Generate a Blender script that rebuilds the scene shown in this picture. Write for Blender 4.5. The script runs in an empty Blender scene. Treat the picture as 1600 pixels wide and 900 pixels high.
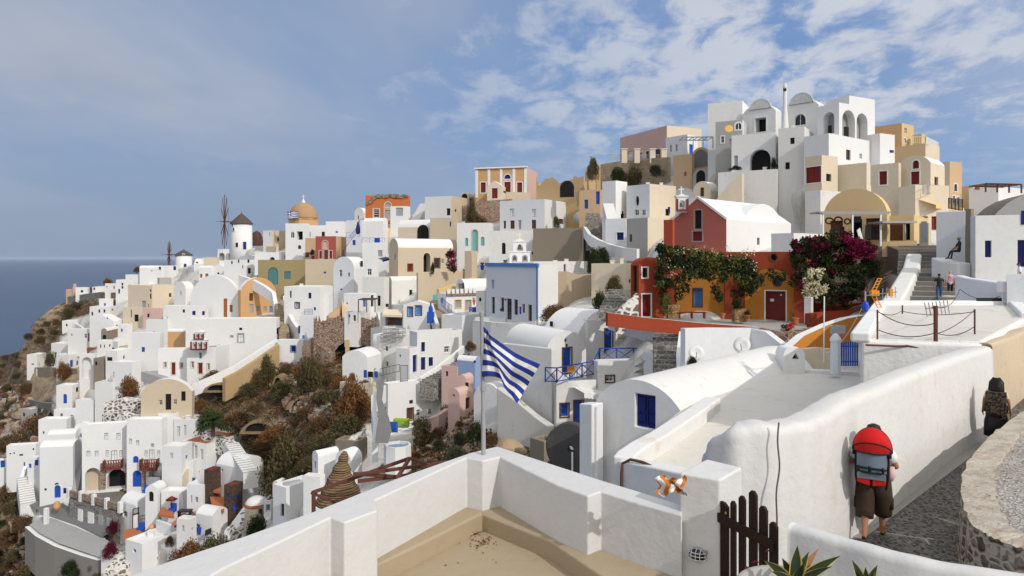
import bpy, bmesh, math, random
import numpy as np
from mathutils import Vector, Matrix
from mathutils.geometry import tessellate_polygon
R = math.radians
random.seed(7)
rng = np.random.default_rng(7)
SC = bpy.context.scene
COL = SC.collection

# ------------------------------------------------------------------ camera, sky, sun, exposure
F, CX, HY = 1100.0, 800.0, 403.0            # focal length, axis and horizon of the view, in photo pixels
cam = bpy.data.cameras.new('camera'); cam_ob = bpy.data.objects.new('camera', cam); COL.objects.link(cam_ob)
cam.sensor_width = 36; cam.lens = 36 * F / 1600; cam.shift_y = -47 / 1600
cam.clip_start = 0.1; cam.clip_end = 300000
cam_ob.location = (0, 0, 0); cam_ob.rotation_euler = (R(90), 0, 0)
SC.camera = cam_ob
SUN_AZ, SUN_EL = math.atan2(0.655, -0.755), R(33)
world = bpy.data.worlds.new('World'); SC.world = world; world.use_nodes = True
def build_world():
    nt = world.node_tree; N = nt.nodes; N.clear()
    def n(t, **k):
        x = N.new(t)
        for a, b in k.items(): setattr(x, a, b)
        return x
    def li(a, b): nt.links.new(a, b)
    out = n('ShaderNodeOutputWorld'); bg = n('ShaderNodeBackground'); bg.inputs[1].default_value = 0.105
    li(bg.outputs[0], out.inputs[0])
    sky = n('ShaderNodeTexSky'); sky.sky_type = 'NISHITA'; sky.sun_disc = False
    sky.sun_elevation = SUN_EL; sky.sun_rotation = SUN_AZ; sky.altitude = 100; sky.air_density = 1.0; sky.dust_density = 0.6; sky.ozone_density = 2.5
    tc = n('ShaderNodeTexCoord')
    sep = n('ShaderNodeSeparateXYZ'); li(tc.outputs['Generated'], sep.inputs[0])
    def math_(op, a, b=None, c=None, clamp=False):
        m = n('ShaderNodeMath', operation=op); m.use_clamp = clamp
        for i, q in enumerate((a, b, c)):
            if q is None: continue
            if isinstance(q, (int, float)): m.inputs[i].default_value = q
            else: li(q, m.inputs[i])
        return m.outputs[0]
    X, Y, Z = sep.outputs
    zc = math_('ADD', math_('MAXIMUM', Z, 0.0), 0.20)
    u = math_('DIVIDE', X, zc); v = math_('DIVIDE', Y, zc)
    cmb = n('ShaderNodeCombineXYZ'); li(u, cmb.inputs[0]); li(v, cmb.inputs[1])
    def noise(scale, detail, rough, dist=0.0, off=(0, 0, 0), stretch=(1, 1, 1)):
        mp = n('ShaderNodeMapping'); mp.inputs['Location'].default_value = off; mp.inputs['Scale'].default_value = stretch
        li(cmb.outputs[0], mp.inputs[0])
        t = n('ShaderNodeTexNoise'); t.inputs['Scale'].default_value = scale; t.inputs['Detail'].default_value = detail
        t.inputs['Roughness'].default_value = rough; t.inputs['Distortion'].default_value = dist
        li(mp.outputs[0], t.inputs['Vector']); return t.outputs['Fac']
    def ramp(fac, a, b):
        mr = n('ShaderNodeMapRange'); mr.interpolation_type = 'SMOOTHSTEP'
        mr.inputs[1].default_value = a; mr.inputs[2].default_value = b; li(fac, mr.inputs[0]); return mr.outputs[0]
    def mix(fac, a, b):
        m = n('ShaderNodeMix', data_type='RGBA')
        if isinstance(fac, (int, float)): m.inputs[0].default_value = fac
        else: li(fac, m.inputs[0])
        for i, q in ((6, a), (7, b)):
            if isinstance(q, tuple): m.inputs[i].default_value = q
            else: li(q, m.inputs[i])
        return m.outputs[2]
    puffs = noise(6.2, 9, 0.62, 0.3, (3.1, 1.7, 0), (1.1, 0.8, 1))            # broken altocumulus
    fields = noise(0.62, 3, 0.5, 0.0, (7.3, 2.2, 0))              # where the broken cloud lies
    veil = noise(0.75, 5, 0.55, 0.3, (1.3, 5.1, 0), (1, 0.6, 1))   # thin high veil
    right = ramp(X, -0.35, 0.3)
    dens = math_('ADD', math_('MULTIPLY', math_('SUBTRACT', fields, 0.5), 0.55), math_('MULTIPLY', math_('SUBTRACT', right, 0.5), 0.14))
    cl = ramp(math_('ADD', puffs, dens), 0.465, 0.70)
    cl = math_('MULTIPLY', cl, math_('MULTIPLY', ramp(Z, 0.05, 0.2), 0.80))
    cl = math_('MULTIPLY', cl, math_('ADD', math_('MULTIPLY', right, 0.85), 0.15))
    vl = math_('MULTIPLY', ramp(veil, 0.34, 0.7), math_('SUBTRACT', 0.92, math_('MULTIPLY', right, 0.6)))
    vl = math_('MULTIPLY', vl, ramp(Z, -0.04, 0.22))
    grey = ramp(noise(0.9, 4, 0.55, 0.2, (4.4, 9.1, 0)), 0.4, 0.72)
    tint = n('ShaderNodeMix', data_type='RGBA', blend_type='MULTIPLY'); tint.inputs[0].default_value = 1
    li(sky.outputs[0], tint.inputs[6]); tint.inputs[7].default_value = (0.80, 0.90, 1.12, 1)
    low = ramp(Z, 0.30, 0.0)                                        # sea air low down: dull blue
    blue = mix(right, (2.7, 3.75, 5.6, 1), (1.9, 3.4, 6.5, 1))
    b0 = mix(0.72, tint.outputs[2], blue)
    c0 = mix(math_('MULTIPLY', low, 0.75), b0, mix(right, (2.6, 3.3, 4.65, 1), (2.8, 4.25, 6.4, 1)))
    c1 = mix(vl, c0, mix(grey, (5.0, 5.25, 5.9, 1), (3.7, 4.2, 5.2, 1)))
    c2 = mix(cl, c1, mix(grey, (7.1, 7.3, 7.8, 1), (5.2, 5.7, 6.7, 1)))
    # bright haze added round the sun, behind the viewer and unseen, as fill light
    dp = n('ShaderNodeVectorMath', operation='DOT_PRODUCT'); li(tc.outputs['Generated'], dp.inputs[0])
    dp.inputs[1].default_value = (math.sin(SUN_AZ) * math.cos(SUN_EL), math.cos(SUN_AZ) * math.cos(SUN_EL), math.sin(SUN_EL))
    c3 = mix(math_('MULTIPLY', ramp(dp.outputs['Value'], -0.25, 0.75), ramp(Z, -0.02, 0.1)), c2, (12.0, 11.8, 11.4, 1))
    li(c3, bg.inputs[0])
build_world()
sun = bpy.data.lights.new('sun', 'SUN'); sun.energy = 2.5; sun.angle = R(0.8); sun.color = (1.0, 0.945, 0.87)
sun_ob = bpy.data.objects.new('sun', sun); COL.objects.link(sun_ob)
sd = Vector((math.sin(SUN_AZ) * math.cos(SUN_EL), math.cos(SUN_AZ) * math.cos(SUN_EL), math.sin(SUN_EL)))
sun_ob.rotation_euler = sd.to_track_quat('Z', 'Y').to_euler()
SC.view_settings.view_transform = 'Standard'; SC.view_settings.look = 'None'; SC.view_settings.gamma = 1
SC.view_settings.exposure = -0.15; SC.view_settings.use_curve_mapping = False
SC.render.engine = 'CYCLES'
SC.cycles.max_bounces = 5; SC.cycles.diffuse_bounces = 3; SC.cycles.glossy_bounces = 2; SC.cycles.volume_bounces = 0
SC.cycles.transparent_max_bounces = 8; SC.cycles.caustics_reflective = False; SC.cycles.caustics_refractive = False

# ------------------------------------------------------------------ geometry helpers
def P(px, py, d):                      # a point seen at photo pixel px, py, d metres ahead
    return Vector(((px - CX) / F * d, d, (HY - py) / F * d))
def G(px, py, z):                      # the point of the level z seen at a pixel below the horizon
    return P(px, py, -z * F / (py - HY))
def tag(o, label=None, cat=None, group=None, kind=None):
    if label: o['label'] = label
    if cat: o['category'] = cat
    if group: o['group'] = group
    if kind or cat: o['kind'] = kind or 'thing'
    return o
ORG = {}
def empty(name, loc, label=None, cat=None, group=None, kind=None, rz=0):
    o = bpy.data.objects.new(name, None); COL.objects.link(o); o.location = loc; o.empty_display_size = 0.3
    o.rotation_euler = (0, 0, rz)
    ORG[o.name] = Vector(loc); return tag(o, label, cat, group, kind)
def copy_tree(o, parent=None):
    c = o.copy(); COL.objects.link(c); c.parent = parent
    for ch in list(o.children): copy_tree(ch, c)
    return c
class MB:
    def __init__(s): s.v = []; s.f = []; s.m = []; s.uv = None
    def pts(s, ps):
        i = len(s.v); s.v.extend([tuple(p) for p in ps]); return list(range(i, i + len(ps)))
    def face(s, ps, m=0):
        s.f.append(s.pts(ps)); s.m.append(m)
    def idx(s, ii, m=0): s.f.append(list(ii)); s.m.append(m)
    def obox(s, c, ax, ay, az, m=0):    # centre and three half-axis vectors
        c = Vector(c); ax = Vector(ax); ay = Vector(ay); az = Vector(az)
        i = s.pts([c + ax * a + ay * b + az * e for e in (-1, 1) for b in (-1, 1) for a in (-1, 1)])
        for q in ((0, 1, 3, 2), (4, 6, 7, 5), (0, 4, 5, 1), (2, 3, 7, 6), (0, 2, 6, 4), (1, 5, 7, 3)): s.idx([i[k] for k in q], m)
        return s
    def box(s, lo, hi, m=0):
        lo = Vector(lo); hi = Vector(hi); h = (hi - lo) / 2
        return s.obox((lo + hi) / 2, (h.x, 0, 0), (0, h.y, 0), (0, 0, h.z), m)
    def bar(s, a, b, w, t=None, m=0, up=(0, 0, 1)):
        a = Vector(a); b = Vector(b); t = t or w; d = b - a
        if d.length < 1e-6: return s
        up = Vector(up)
        if abs(d.normalized().dot(up)) > 0.98: up = Vector((1, 0, 0))
        x = d.cross(up).normalized(); y = x.cross(d).normalized()
        return s.obox((a + b) / 2, d / 2, x * w / 2, y * t / 2, m)
    def tube(s, path, r, n=8, m=0, cap=True):
        path = [Vector(p) for p in path]; k = len(path)
        rs = r if isinstance(r, (list, tuple)) else [r] * k
        rings = []; ref = None
        for i, p in enumerate(path):
            t = (path[min(i + 1, k - 1)] - path[max(i - 1, 0)])
            t = t.normalized() if t.length > 1e-9 else Vector((0, 0, 1))
            if ref is None: ref = Vector((0, 0, 1)) if abs(t.z) < 0.9 else Vector((1, 0, 0))
            x = t.cross(ref).normalized(); y = x.cross(t).normalized(); ref = y
            rings.append(s.pts([p + (x * math.cos(2 * math.pi * j / n) + y * math.sin(2 * math.pi * j / n)) * rs[i] for j in range(n)]))
        for a, b in zip(rings, rings[1:]):
            for j in range(n): s.idx((a[j], a[(j + 1) % n], b[(j + 1) % n], b[j]), m)
        if cap: s.idx(rings[0][::-1], m); s.idx(rings[-1], m)
        return s
    def lathe(s, c, prof, n=24, m=0, sx=1, sy=1):
        c = Vector(c); rings = []
        for (r, z) in prof:
            rings.append(s.pts([c + Vector((math.cos(2 * math.pi * j / n) * r * sx, math.sin(2 * math.pi * j / n) * r * sy, z)) for j in range(n)]))
        for a, b in zip(rings, rings[1:]):
            for j in range(n): s.idx((a[j], a[(j + 1) % n], b[(j + 1) % n], b[j]), m)
        s.idx(rings[0][::-1], m); s.idx(rings[-1], m)
        return s
    def prism(s, plan, z0, z1, m=0, mtop=None):    # plan: XY points, ccw; z1 may be a list
        k = len(plan); z1s = z1 if isinstance(z1, (list, tuple)) else [z1] * k
        z0s = z0 if isinstance(z0, (list, tuple)) else [z0] * k
        a = s.pts([(p[0], p[1], z) for p, z in zip(plan, z0s)]); b = s.pts([(p[0], p[1], z) for p, z in zip(plan, z1s)])
        for i in range(k): s.idx((a[i], a[(i + 1) % k], b[(i + 1) % k], b[i]), m)
        s.idx(b, m if mtop is None else mtop); s.idx(a[::-1], m)
        return s
    def build(s, name, mats, parent=None, smooth=False, bevel=0, seg=2, weld=False, flat=False):
        me = bpy.data.meshes.new(name)
        org = Vector((0, 0, 0))
        if parent is not None: org = ORG.get(parent.name, Vector((0, 0, 0)))
        vs = s.v if org.length == 0 else [(x - org.x, y - org.y, z - org.z) for x, y, z in s.v]
        me.from_pydata(vs, [], s.f)
        mats = mats if isinstance(mats, (list, tuple)) else [mats]
        for q in mats: me.materials.append(q)
        if len(mats) > 1: me.polygons.foreach_set('material_index', s.m)
        if weld or bevel:
            bm = bmesh.new(); bm.from_mesh(me); bmesh.ops.remove_doubles(bm, verts=bm.verts, dist=0.0008)
            bmesh.ops.recalc_face_normals(bm, faces=bm.faces); bm.to_mesh(me); bm.free()
        if smooth: me.polygons.foreach_set('use_smooth', [True] * len(me.polygons))
        me.update()
        o = bpy.data.objects.new(name, me); COL.objects.link(o)
        if parent is not None:
            o.parent = parent; ORG[o.name] = org
        if bevel:
            b = o.modifiers.new('bevel', 'BEVEL'); b.width = bevel; b.segments = seg; b.limit_method = 'ANGLE'; b.angle_limit = R(35)
            if flat: return o
            me.polygons.foreach_set('use_smooth', [True] * len(me.polygons))
            try: b.harden_normals = True
            except Exception: pass
        return o

# ------------------------------------------------------------------ materials
MATS = {}
def node_mat(key, fn):
    if key in MATS: return MATS[key]
    m = bpy.data.materials.new(key); m.use_nodes = True; nt = m.node_tree; nt.nodes.clear()
    out = nt.nodes.new('ShaderNodeOutputMaterial'); b = nt.nodes.new('ShaderNodeBsdfPrincipled')
    nt.links.new(b.outputs[0], out.inputs[0])
    class T: pass
    t = T(); t.nt = nt; t.b = b
    def n(ty, **k):
        x = nt.nodes.new(ty)
        for a, c in k.items(): setattr(x, a, c)
        return x
    t.n = n; t.l = lambda a, c: nt.links.new(a, c)
    t.geo = n('ShaderNodeNewGeometry')
    def coord(scale=(1, 1, 1), loc=(0, 0, 0), kind='pos'):
        mp = n('ShaderNodeMapping'); mp.inputs['Scale'].default_value = scale; mp.inputs['Location'].default_value = loc
        if kind == 'pos': t.l(t.geo.outputs['Position'], mp.inputs[0])
        else:
            tc = n('ShaderNodeTexCoord'); t.l(tc.outputs[kind], mp.inputs[0])
        return mp.outputs[0]
    t.coord = coord
    def noise(scale, detail=4, rough=.55, vec=None, dist=0.):
        x = n('ShaderNodeTexNoise'); x.inputs['Scale'].default_value = scale; x.inputs['Detail'].default_value = detail
        x.inputs['Roughness'].default_value = rough; x.inputs['Distortion'].default_value = dist
        t.l(vec if vec is not None else coord(), x.inputs['Vector']); return x.outputs['Fac']
    t.noise = noise
    def voro(scale, feature='F1', vec=None, out='Distance', rand=1.):
        x = n('ShaderNodeTexVoronoi'); x.feature = feature; x.inputs['Scale'].default_value = scale; x.inputs['Randomness'].default_value = rand
        t.l(vec if vec is not None else coord(), x.inputs['Vector']); return x.outputs[out]
    t.voro = voro
    def ramp(fac, a, c, o0=0., o1=1.):
        x = n('ShaderNodeMapRange'); x.interpolation_type = 'SMOOTHSTEP'
        x.inputs[1].default_value = a; x.inputs[2].default_value = c; x.inputs[3].default_value = o0; x.inputs[4].default_value = o1
        t.l(fac, x.inputs[0]); return x.outputs[0]
    t.ramp = ramp
    def mix(fac, a, c, blend='MIX'):
        x = n('ShaderNodeMix', data_type='RGBA', blend_type=blend)
        if isinstance(fac, (int, float)): x.inputs[0].default_value = fac
        else: t.l(fac, x.inputs[0])
        for i, q in ((6, a), (7, c)):
            if isinstance(q, tuple): x.inputs[i].default_value = (*q[:3], 1)
            else: t.l(q, x.inputs[i])
        return x.outputs[2]
    t.mix = mix
    def mth(op, a, c=None):
        x = n('ShaderNodeMath', operation=op)
        for i, q in enumerate((a, c)):
            if q is None: continue
            if isinstance(q, (int, float)): x.inputs[i].default_value = q
            else: t.l(q, x.inputs[i])
        return x.outputs[0]
    t.mth = mth
    def color(c):
        if isinstance(c, tuple): b.inputs['Base Color'].default_value = (*c[:3], 1)
        else: t.l(c, b.inputs['Base Color'])
    t.color = color
    def bump(h, strength=.3, dist=.02):
        x = n('ShaderNodeBump'); x.inputs['Strength'].default_value = strength; x.inputs['Distance'].default_value = dist
        t.l(h, x.inputs['Height']); t.l(x.outputs[0], b.inputs['Normal'])
    t.bump = bump
    b.inputs['Roughness'].default_value = .85; b.inputs['Specular IOR Level'].default_value = .25
    fn(t); MATS[key] = m; return m
def dk(c, k): return tuple(x * k for x in c[:3])
def plaster(key, col, dirt=.5, dirtcol=None, bumpk=.25, scale=1.):
    def fn(t):
        big = t.noise(.22 * scale, 4, .6); mid = t.noise(1.6 * scale, 6, .65)
        streak = t.noise(1., 5, .6, t.coord((2.2 * scale, 2.2 * scale, .28 * scale)))
        dc = dirtcol or (col[0] * .72, col[1] * .66, col[2] * .56)
        c = t.mix(t.ramp(big, .35, .75), col, dk(col, .93))
        c = t.mix(t.mth('MULTIPLY', t.ramp(t.mth('ADD', t.mth('MULTIPLY', streak, .5), t.mth('MULTIPLY', mid, .5)), .54, .74), dirt), c, dc)
        c = t.mix(t.ramp(t.noise(3.3 * scale, 6, .7), .42, .72, 0, .5), c, dk(col, .86)); c = t.mix(t.ramp(t.noise(.6 * scale, 7, .75), .60, .66, 0, dirt * .55), c, dc)
        oi = t.n('ShaderNodeObjectInfo'); c = t.mix(t.ramp(oi.outputs['Random'], 0, 1, 0, .55), c, (col[0] * .86, col[1] * .86, col[2] * .87))
        t.color(c); t.bump(t.noise(5. * scale, 5, .6), bumpk, .03)
        t.b.inputs['Roughness'].default_value = .9; t.b.inputs['Specular IOR Level'].default_value = .15
    return node_mat(key, fn)
WHITE = (.77, .765, .75)
PC = {
 'W': ('whitewash', WHITE, .6, (.60, .56, .49)), 'V': ('bright_whitewash', (.80, .80, .795), .4, (.64, .61, .56)), 'Q': ('cool_whitewash', (.73, .745, .77), .5, (.56, .55, .53)),
 'S': ('stained_whitewash', (.74, .73, .70), .75, (.36, .34, .30)), 'C': ('cream_plaster', (.70, .60, .46), .4, None), 'E': ('beige_plaster', (.60, .50, .37), .5, None),
 'T': ('tan_plaster', (.60, .42, .26), .5, (.42, .30, .19)), 'O': ('orange_plaster', (.70, .30, .11), .35, None), 'N': ('burnt_orange_plaster', (.56, .17, .06), .4, None),
 'R': ('red_plaster', (.40, .075, .045), .4, (.25, .05, .03)), 'P': ('rose_plaster', (.40, .10, .085), .3, None), 'K': ('pink_plaster', (.64, .45, .40), .35, None),
 'Y': ('yellow_plaster', (.70, .52, .25), .35, None), 'M': ('ochre_plaster', (.55, .225, .04), .45, (.40, .17, .03)), 'L': ('olive_plaster', (.33, .27, .14), .6, (.20, .17, .10)),
 'G': ('grey_plaster', (.42, .41, .39), .5, None), 'B': ('pale_blue_plaster', (.72, .75, .80), .2, None), 'D': ('dark_grey_render', (.19, .19, .19), .5, None),
 'A': ('apricot_plaster', (.62, .37, .18), .55, (.62, .50, .36)), 'I': ('sea_blue_plaster', (.30, .40, .62), .3, None), 'F': ('rust_clay', (.45, .155, .07), .35, None),
 'RU': ('ruined_tan_wall', (.47, .33, .18), 1.0, (.20, .14, .09)), 'Z': ('golden_plaster', (.66, .49, .27), .4, None), 'U': ('cement_roof', (.36, .36, .36), .45, None), 'H': ('old_brown_wall', (.26, .22, .17), .7, (.14, .12, .10)),
}
def pm(k):
    a = PC[k]; return plaster(a[0], a[1], a[2], a[3])
def rubble(key, stone_a, stone_b, mortar, scale=2.6, gap=.07):
    def fn(t):
        vm = t.n('ShaderNodeVectorMath', operation='MULTIPLY_ADD'); nz = t.n('ShaderNodeTexNoise'); nz.inputs['Scale'].default_value = scale * .9; t.l(t.coord(), nz.inputs['Vector']); t.l(nz.outputs['Color'], vm.inputs[0]); vm.inputs[1].default_value = (.55 / scale * 2,) * 3; t.l(t.coord((1, 1, 1.5)), vm.inputs[2]); vc = vm.outputs[0]
        e = t.voro(scale, 'DISTANCE_TO_EDGE', vc); cid = t.voro(scale, 'F1', vc, 'Color')
        sp = t.n('ShaderNodeSeparateColor'); t.l(cid, sp.inputs[0])
        c = t.mix(sp.outputs[0], stone_a, stone_b)
        c = t.mix(t.ramp(t.noise(9, 4), .3, .8, 0, .5), c, dk(stone_a, .5))
        t.color(t.mix(t.ramp(e, gap * .5, gap), mortar, c)); t.bump(t.ramp(e, 0, gap * 2), .7, .06)
    return node_mat(key, fn)
def paint(key, col, rough=.5, wear=.25):
    def fn(t):
        t.color(t.mix(t.ramp(t.noise(3.5, 5), .45, .8, 0, wear), col, dk(col, .55) if max(col) > .1 else tuple(x + .05 for x in col)))
        t.b.inputs['Roughness'].default_value = rough
    return node_mat(key, fn)
M_STONE = rubble('red_rubble', (.17, .075, .05), (.33, .24, .17), (.42, .36, .29), 2.2)
M_GREYSTONE = rubble('grey_rubble', (.13, .125, .12), (.27, .25, .23), (.40, .38, .34), 2.0)
M_TANSTONE = rubble('tan_rubble', (.30, .23, .15), (.45, .36, .25), (.40, .33, .23), 1.6)
M_WHITESTONE = rubble('white_mortar_rubble', (.13, .10, .085), (.30, .23, .18), (.74, .72, .68), 1.3, .20)
M_BLUE = paint('blue_paint', (.022, .085, .42), .4); M_NAVY = paint('navy_paint', (.012, .02, .14), .4); M_LBLUE = paint('light_blue_paint', (.10, .24, .55), .5)
M_RED = paint('dark_red_paint', (.17, .018, .014), .45); M_WOOD = paint('orange_wood', (.36, .12, .035), .6, .5); M_BROWN = paint('brown_wood', (.12, .05, .03), .6, .5)
M_WHITEP = paint('white_paint', (.78, .78, .77), .5, .12); M_TEAL = paint('teal_paint', (.16, .42, .40), .55); M_GREYP = paint('grey_paint', (.35, .36, .38), .5)
M_YELLOWP = paint('yellow_paint', (.72, .46, .11), .55); M_BLACK = paint('black_iron', (.015, .015, .016), .5); M_RUST = paint('rusty_iron', (.13, .05, .035), .7, .6)
M_STEEL = paint('grey_steel', (.33, .33, .34), .4); M_DTEAL = paint('dark_teal_paint', (.07, .19, .20), .6)
M_TILE = plaster('terracotta_tiles', (.50, .19, .075), .4, (.30, .12, .06)); M_REDROOF = plaster('red_roof_paint', (.26, .035, .022), .4)
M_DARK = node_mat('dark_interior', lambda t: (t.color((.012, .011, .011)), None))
def _glass(t):
    t.color((.02, .024, .03)); t.b.inputs['Roughness'].default_value = .12; t.b.inputs['Specular IOR Level'].default_value = .5
M_GLASS = node_mat('window_glass', _glass)
PAINT = {'k': M_DARK, 'd': M_GLASS, 'b': M_BLUE, 'l': M_LBLUE, 'n': M_NAVY, 'r': M_RED, 'o': M_WOOD, 'h': M_BROWN, 'w': M_WHITEP, 't': M_TEAL, 'q': M_DTEAL, 'y': M_GREYP, 'e': pm('E'), 's': pm('D'), 'u': pm('U')}
SURR = {'w': M_WHITEP, 'y': M_YELLOWP, 'c': pm('C'), 'b': M_LBLUE, 'g': M_GREYP, 'r': M_RED, 'h': M_BROWN, 'k': pm('K')}

# ------------------------------------------------------------------ depth of the hillside seen through each point of the view
DPTS = [(0,560,330),(0,640,250),(0,750,165),(0,900,115),(-300,620,300),(-300,900,130),(45,480,240),(90,470,243),(60,545,225),(50,590,205),
(150,440,246),(250,415,238),(290,410,234),(330,405,217),(375,390,203),(380,430,185),(470,370,182),(470,440,163),(420,420,172),
(130,500,215),(130,560,186),(100,605,168),(200,470,207),(240,500,188),(300,470,170),(400,480,150),(320,520,140),(270,585,122),(180,560,150),(250,645,104),(200,632,112),(150,640,138),(90,650,148),
(60,700,130),(60,770,113),(120,780,109),(180,762,107),(190,800,100),(100,860,96),(260,700,102),(250,800,92),(330,700,98),(350,780,88),(410,800,82),(250,860,84),(200,890,82),
(330,600,116),(400,560,119),(450,545,120),(520,545,111),(530,500,120),(450,640,96),(500,610,93),(400,650,98),(450,720,84),(480,780,70),
(510,400,167),(600,340,172),(560,402,152),(540,452,137),(620,352,164),(660,452,122),(700,390,140),(640,490,112),(730,495,107),(740,398,140),
(790,310,152),(835,360,138),(886,312,148),(935,330,130),(1010,262,140),(1070,290,118),(1150,300,108),(1250,350,92),(1330,250,110),(1400,225,125),(1500,310,100),(1480,250,120),
(800,500,86),(900,460,90),(900,420,112),(950,460,84),(985,390,98),(640,585,86),(650,660,80),(570,590,92),(600,700,68),(710,648,74),(720,690,62),(540,740,66),(500,820,52),
(820,690,52),(880,670,50),(960,590,53),(1000,600,44),(1020,560,46),(1100,505,50),(1212,508,50),(1090,395,72),(1200,392,72),(1330,380,58),(1440,330,70),(1450,380,53),(1560,430,42),(1420,480,36),(1340,590,34),(1290,640,28),(1200,577,37),(1250,560,38),(1150,600,33),(1320,460,56),(1360,470,53),(1280,500,52),(1300,530,43),(1380,440,52),(1500,470,36),
(1060,770,25),(930,770,29),(880,725,35),(1200,700,23),(800,900,24),(1400,900,13),(1500,860,14),(1250,900,13),(1700,600,20),(1700,420,45),(700,760,46),(300,1000,60),(760,720,50)]
_dp = np.array([(x, y) for x, y, _ in DPTS], float) / 100.0; _dv = np.log(np.array([q for _, _, q in DPTS], float))
EXTRA = []
def fit():
    global _dp, _dv, _w, _n
    allp = DPTS + EXTRA
    _dp = np.array([(x, y) for x, y, _ in allp], float) / 100.0; _dv = np.log(np.array([q for _, _, q in allp], float)); _n = len(_dp)
    K = np.linalg.norm(_dp[:, None] - _dp[None], axis=2); A = np.zeros((_n + 3, _n + 3)); A[:_n, :_n] = K - 0.06 * np.eye(_n); A[:_n, _n] = 1; A[:_n, _n + 1:] = _dp; A[_n, :_n] = 1; A[_n + 1:, :_n] = _dp.T
    _w = np.linalg.solve(A, np.concatenate([_dv, np.zeros(3)]))
fit()
def DV(q):
    q = np.atleast_2d(np.asarray(q, float)) / 100.0
    k = np.linalg.norm(q[:, None] - _dp[None], axis=2)
    return np.exp(k @ _w[:_n] + _w[_n] + q @ _w[_n + 1:])
def D(px, py): return float(DV((px, py))[0])
def S(px, py, k=0.0): return P(px, py, D(px, py) + k)

# ------------------------------------------------------------------ the setting: sea, hillside
def sea():
    mb = MB(); n = 64; c = mb.pts([(0, 0, -112)])[0]; rings = []
    for r in (400, 3000, 20000, 60000): rings.append(mb.pts([(r * math.cos(2 * math.pi * j / n), r * math.sin(2 * math.pi * j / n), -112) for j in range(n)]))
    for j in range(n): mb.idx((c, rings[0][j], rings[0][(j + 1) % n]))
    for a, b in zip(rings, rings[1:]):
        for j in range(n): mb.idx((a[j], b[j], b[(j + 1) % n], a[(j + 1) % n]))
    def fn(t):
        w = t.noise(.02, 4, .5, t.coord((1, 1.4, 1))); band = t.noise(.0011, 3, .5, t.coord((.35, 1.6, 1)))
        t.color(t.mix(t.ramp(band, .35, .7), (.012, .032, .085), (.022, .05, .115)))
        t.b.inputs['Roughness'].default_value = .32; t.b.inputs['Specular IOR Level'].default_value = .35; t.bump(w, .5, 1.2)
    tag(mb.build('sea', node_mat('sea_water', fn)), 'calm blue grey sea reaching the horizon', kind='structure')
sea()
RIDGE = [(-600, 640), (-300, 585), (0, 556), (30, 551), (38, 541), (50, 506), (84, 478), (110, 470), (165, 454), (230, 430), (280, 420), (340, 402), (410, 384), (470, 372), (560, 350), (600, 341), (700, 330), (745, 306), (850, 296), (920, 292), (950, 272), (1050, 258), (1120, 235), (1250, 222), (1380, 236), (1440, 250), (1500, 305), (1700, 330), (2100, 380)]
def ridge(x): return float(np.interp(x, [p[0] for p in RIDGE], [p[1] for p in RIDGE]))
WILD = [[(-700, 540), (30, 540), (45, 590), (45, 640), (95, 650), (60, 690), (20, 700), (50, 780), (40, 830), (160, 880), (160, 1100), (-700, 1100)],
        [(28, 560), (45, 480), (95, 460), (160, 470), (140, 490), (112, 500), (90, 540), (60, 560), (40, 590)],
        [(55, 575), (125, 572), (128, 605), (85, 615), (70, 660), (30, 700), (30, 600)],
        [(300, 600), (345, 590), (420, 545), (470, 545), (590, 550), (560, 590), (590, 620), (575, 660), (520, 690), (480, 760), (430, 770), (410, 740), (370, 680), (310, 650)],
        [(640, 690), (700, 650), (750, 640), (800, 660), (870, 690), (900, 800), (700, 760), (600, 740)], [(830, 265), (945, 250), (945, 330), (830, 320)], [(722, 310), (800, 305), (800, 345), (722, 352)], [(955, 262), (1045, 258), (1045, 290), (955, 285)], [(1330, 384), (1432, 382), (1408, 440), (1380, 482), (1300, 500), (1262, 500), (1330, 470), (1362, 440)]]
BARE = [[(30, 560), (44, 490), (80, 470), (100, 480), (80, 510), (70, 540), (60, 575), (48, 600), (36, 590)], [(55, 575), (125, 572), (128, 605), (85, 615), (45, 640), (38, 610)], [(350, 640), (390, 628), (430, 640), (450, 660), (460, 700), (440, 690), (420, 670), (370, 672)], [(335, 598), (372, 590), (378, 606), (340, 612)], [(440, 590), (480, 610), (515, 625), (500, 650), (455, 640), (430, 610)], [(620, 700), (700, 690), (770, 680), (830, 690), (760, 705), (640, 725)], [(830, 265), (945, 250), (945, 330), (830, 320)]]
def inpoly(x, y, poly):
    c = False; j = len(poly) - 1
    for i in range(len(poly)):
        xi, yi = poly[i]; xj, yj = poly[j]
        if (yi > y) != (yj > y) and x < (xj - xi) * (y - yi) / (yj - yi) + xi: c = not c
        j = i
    return c
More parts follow.
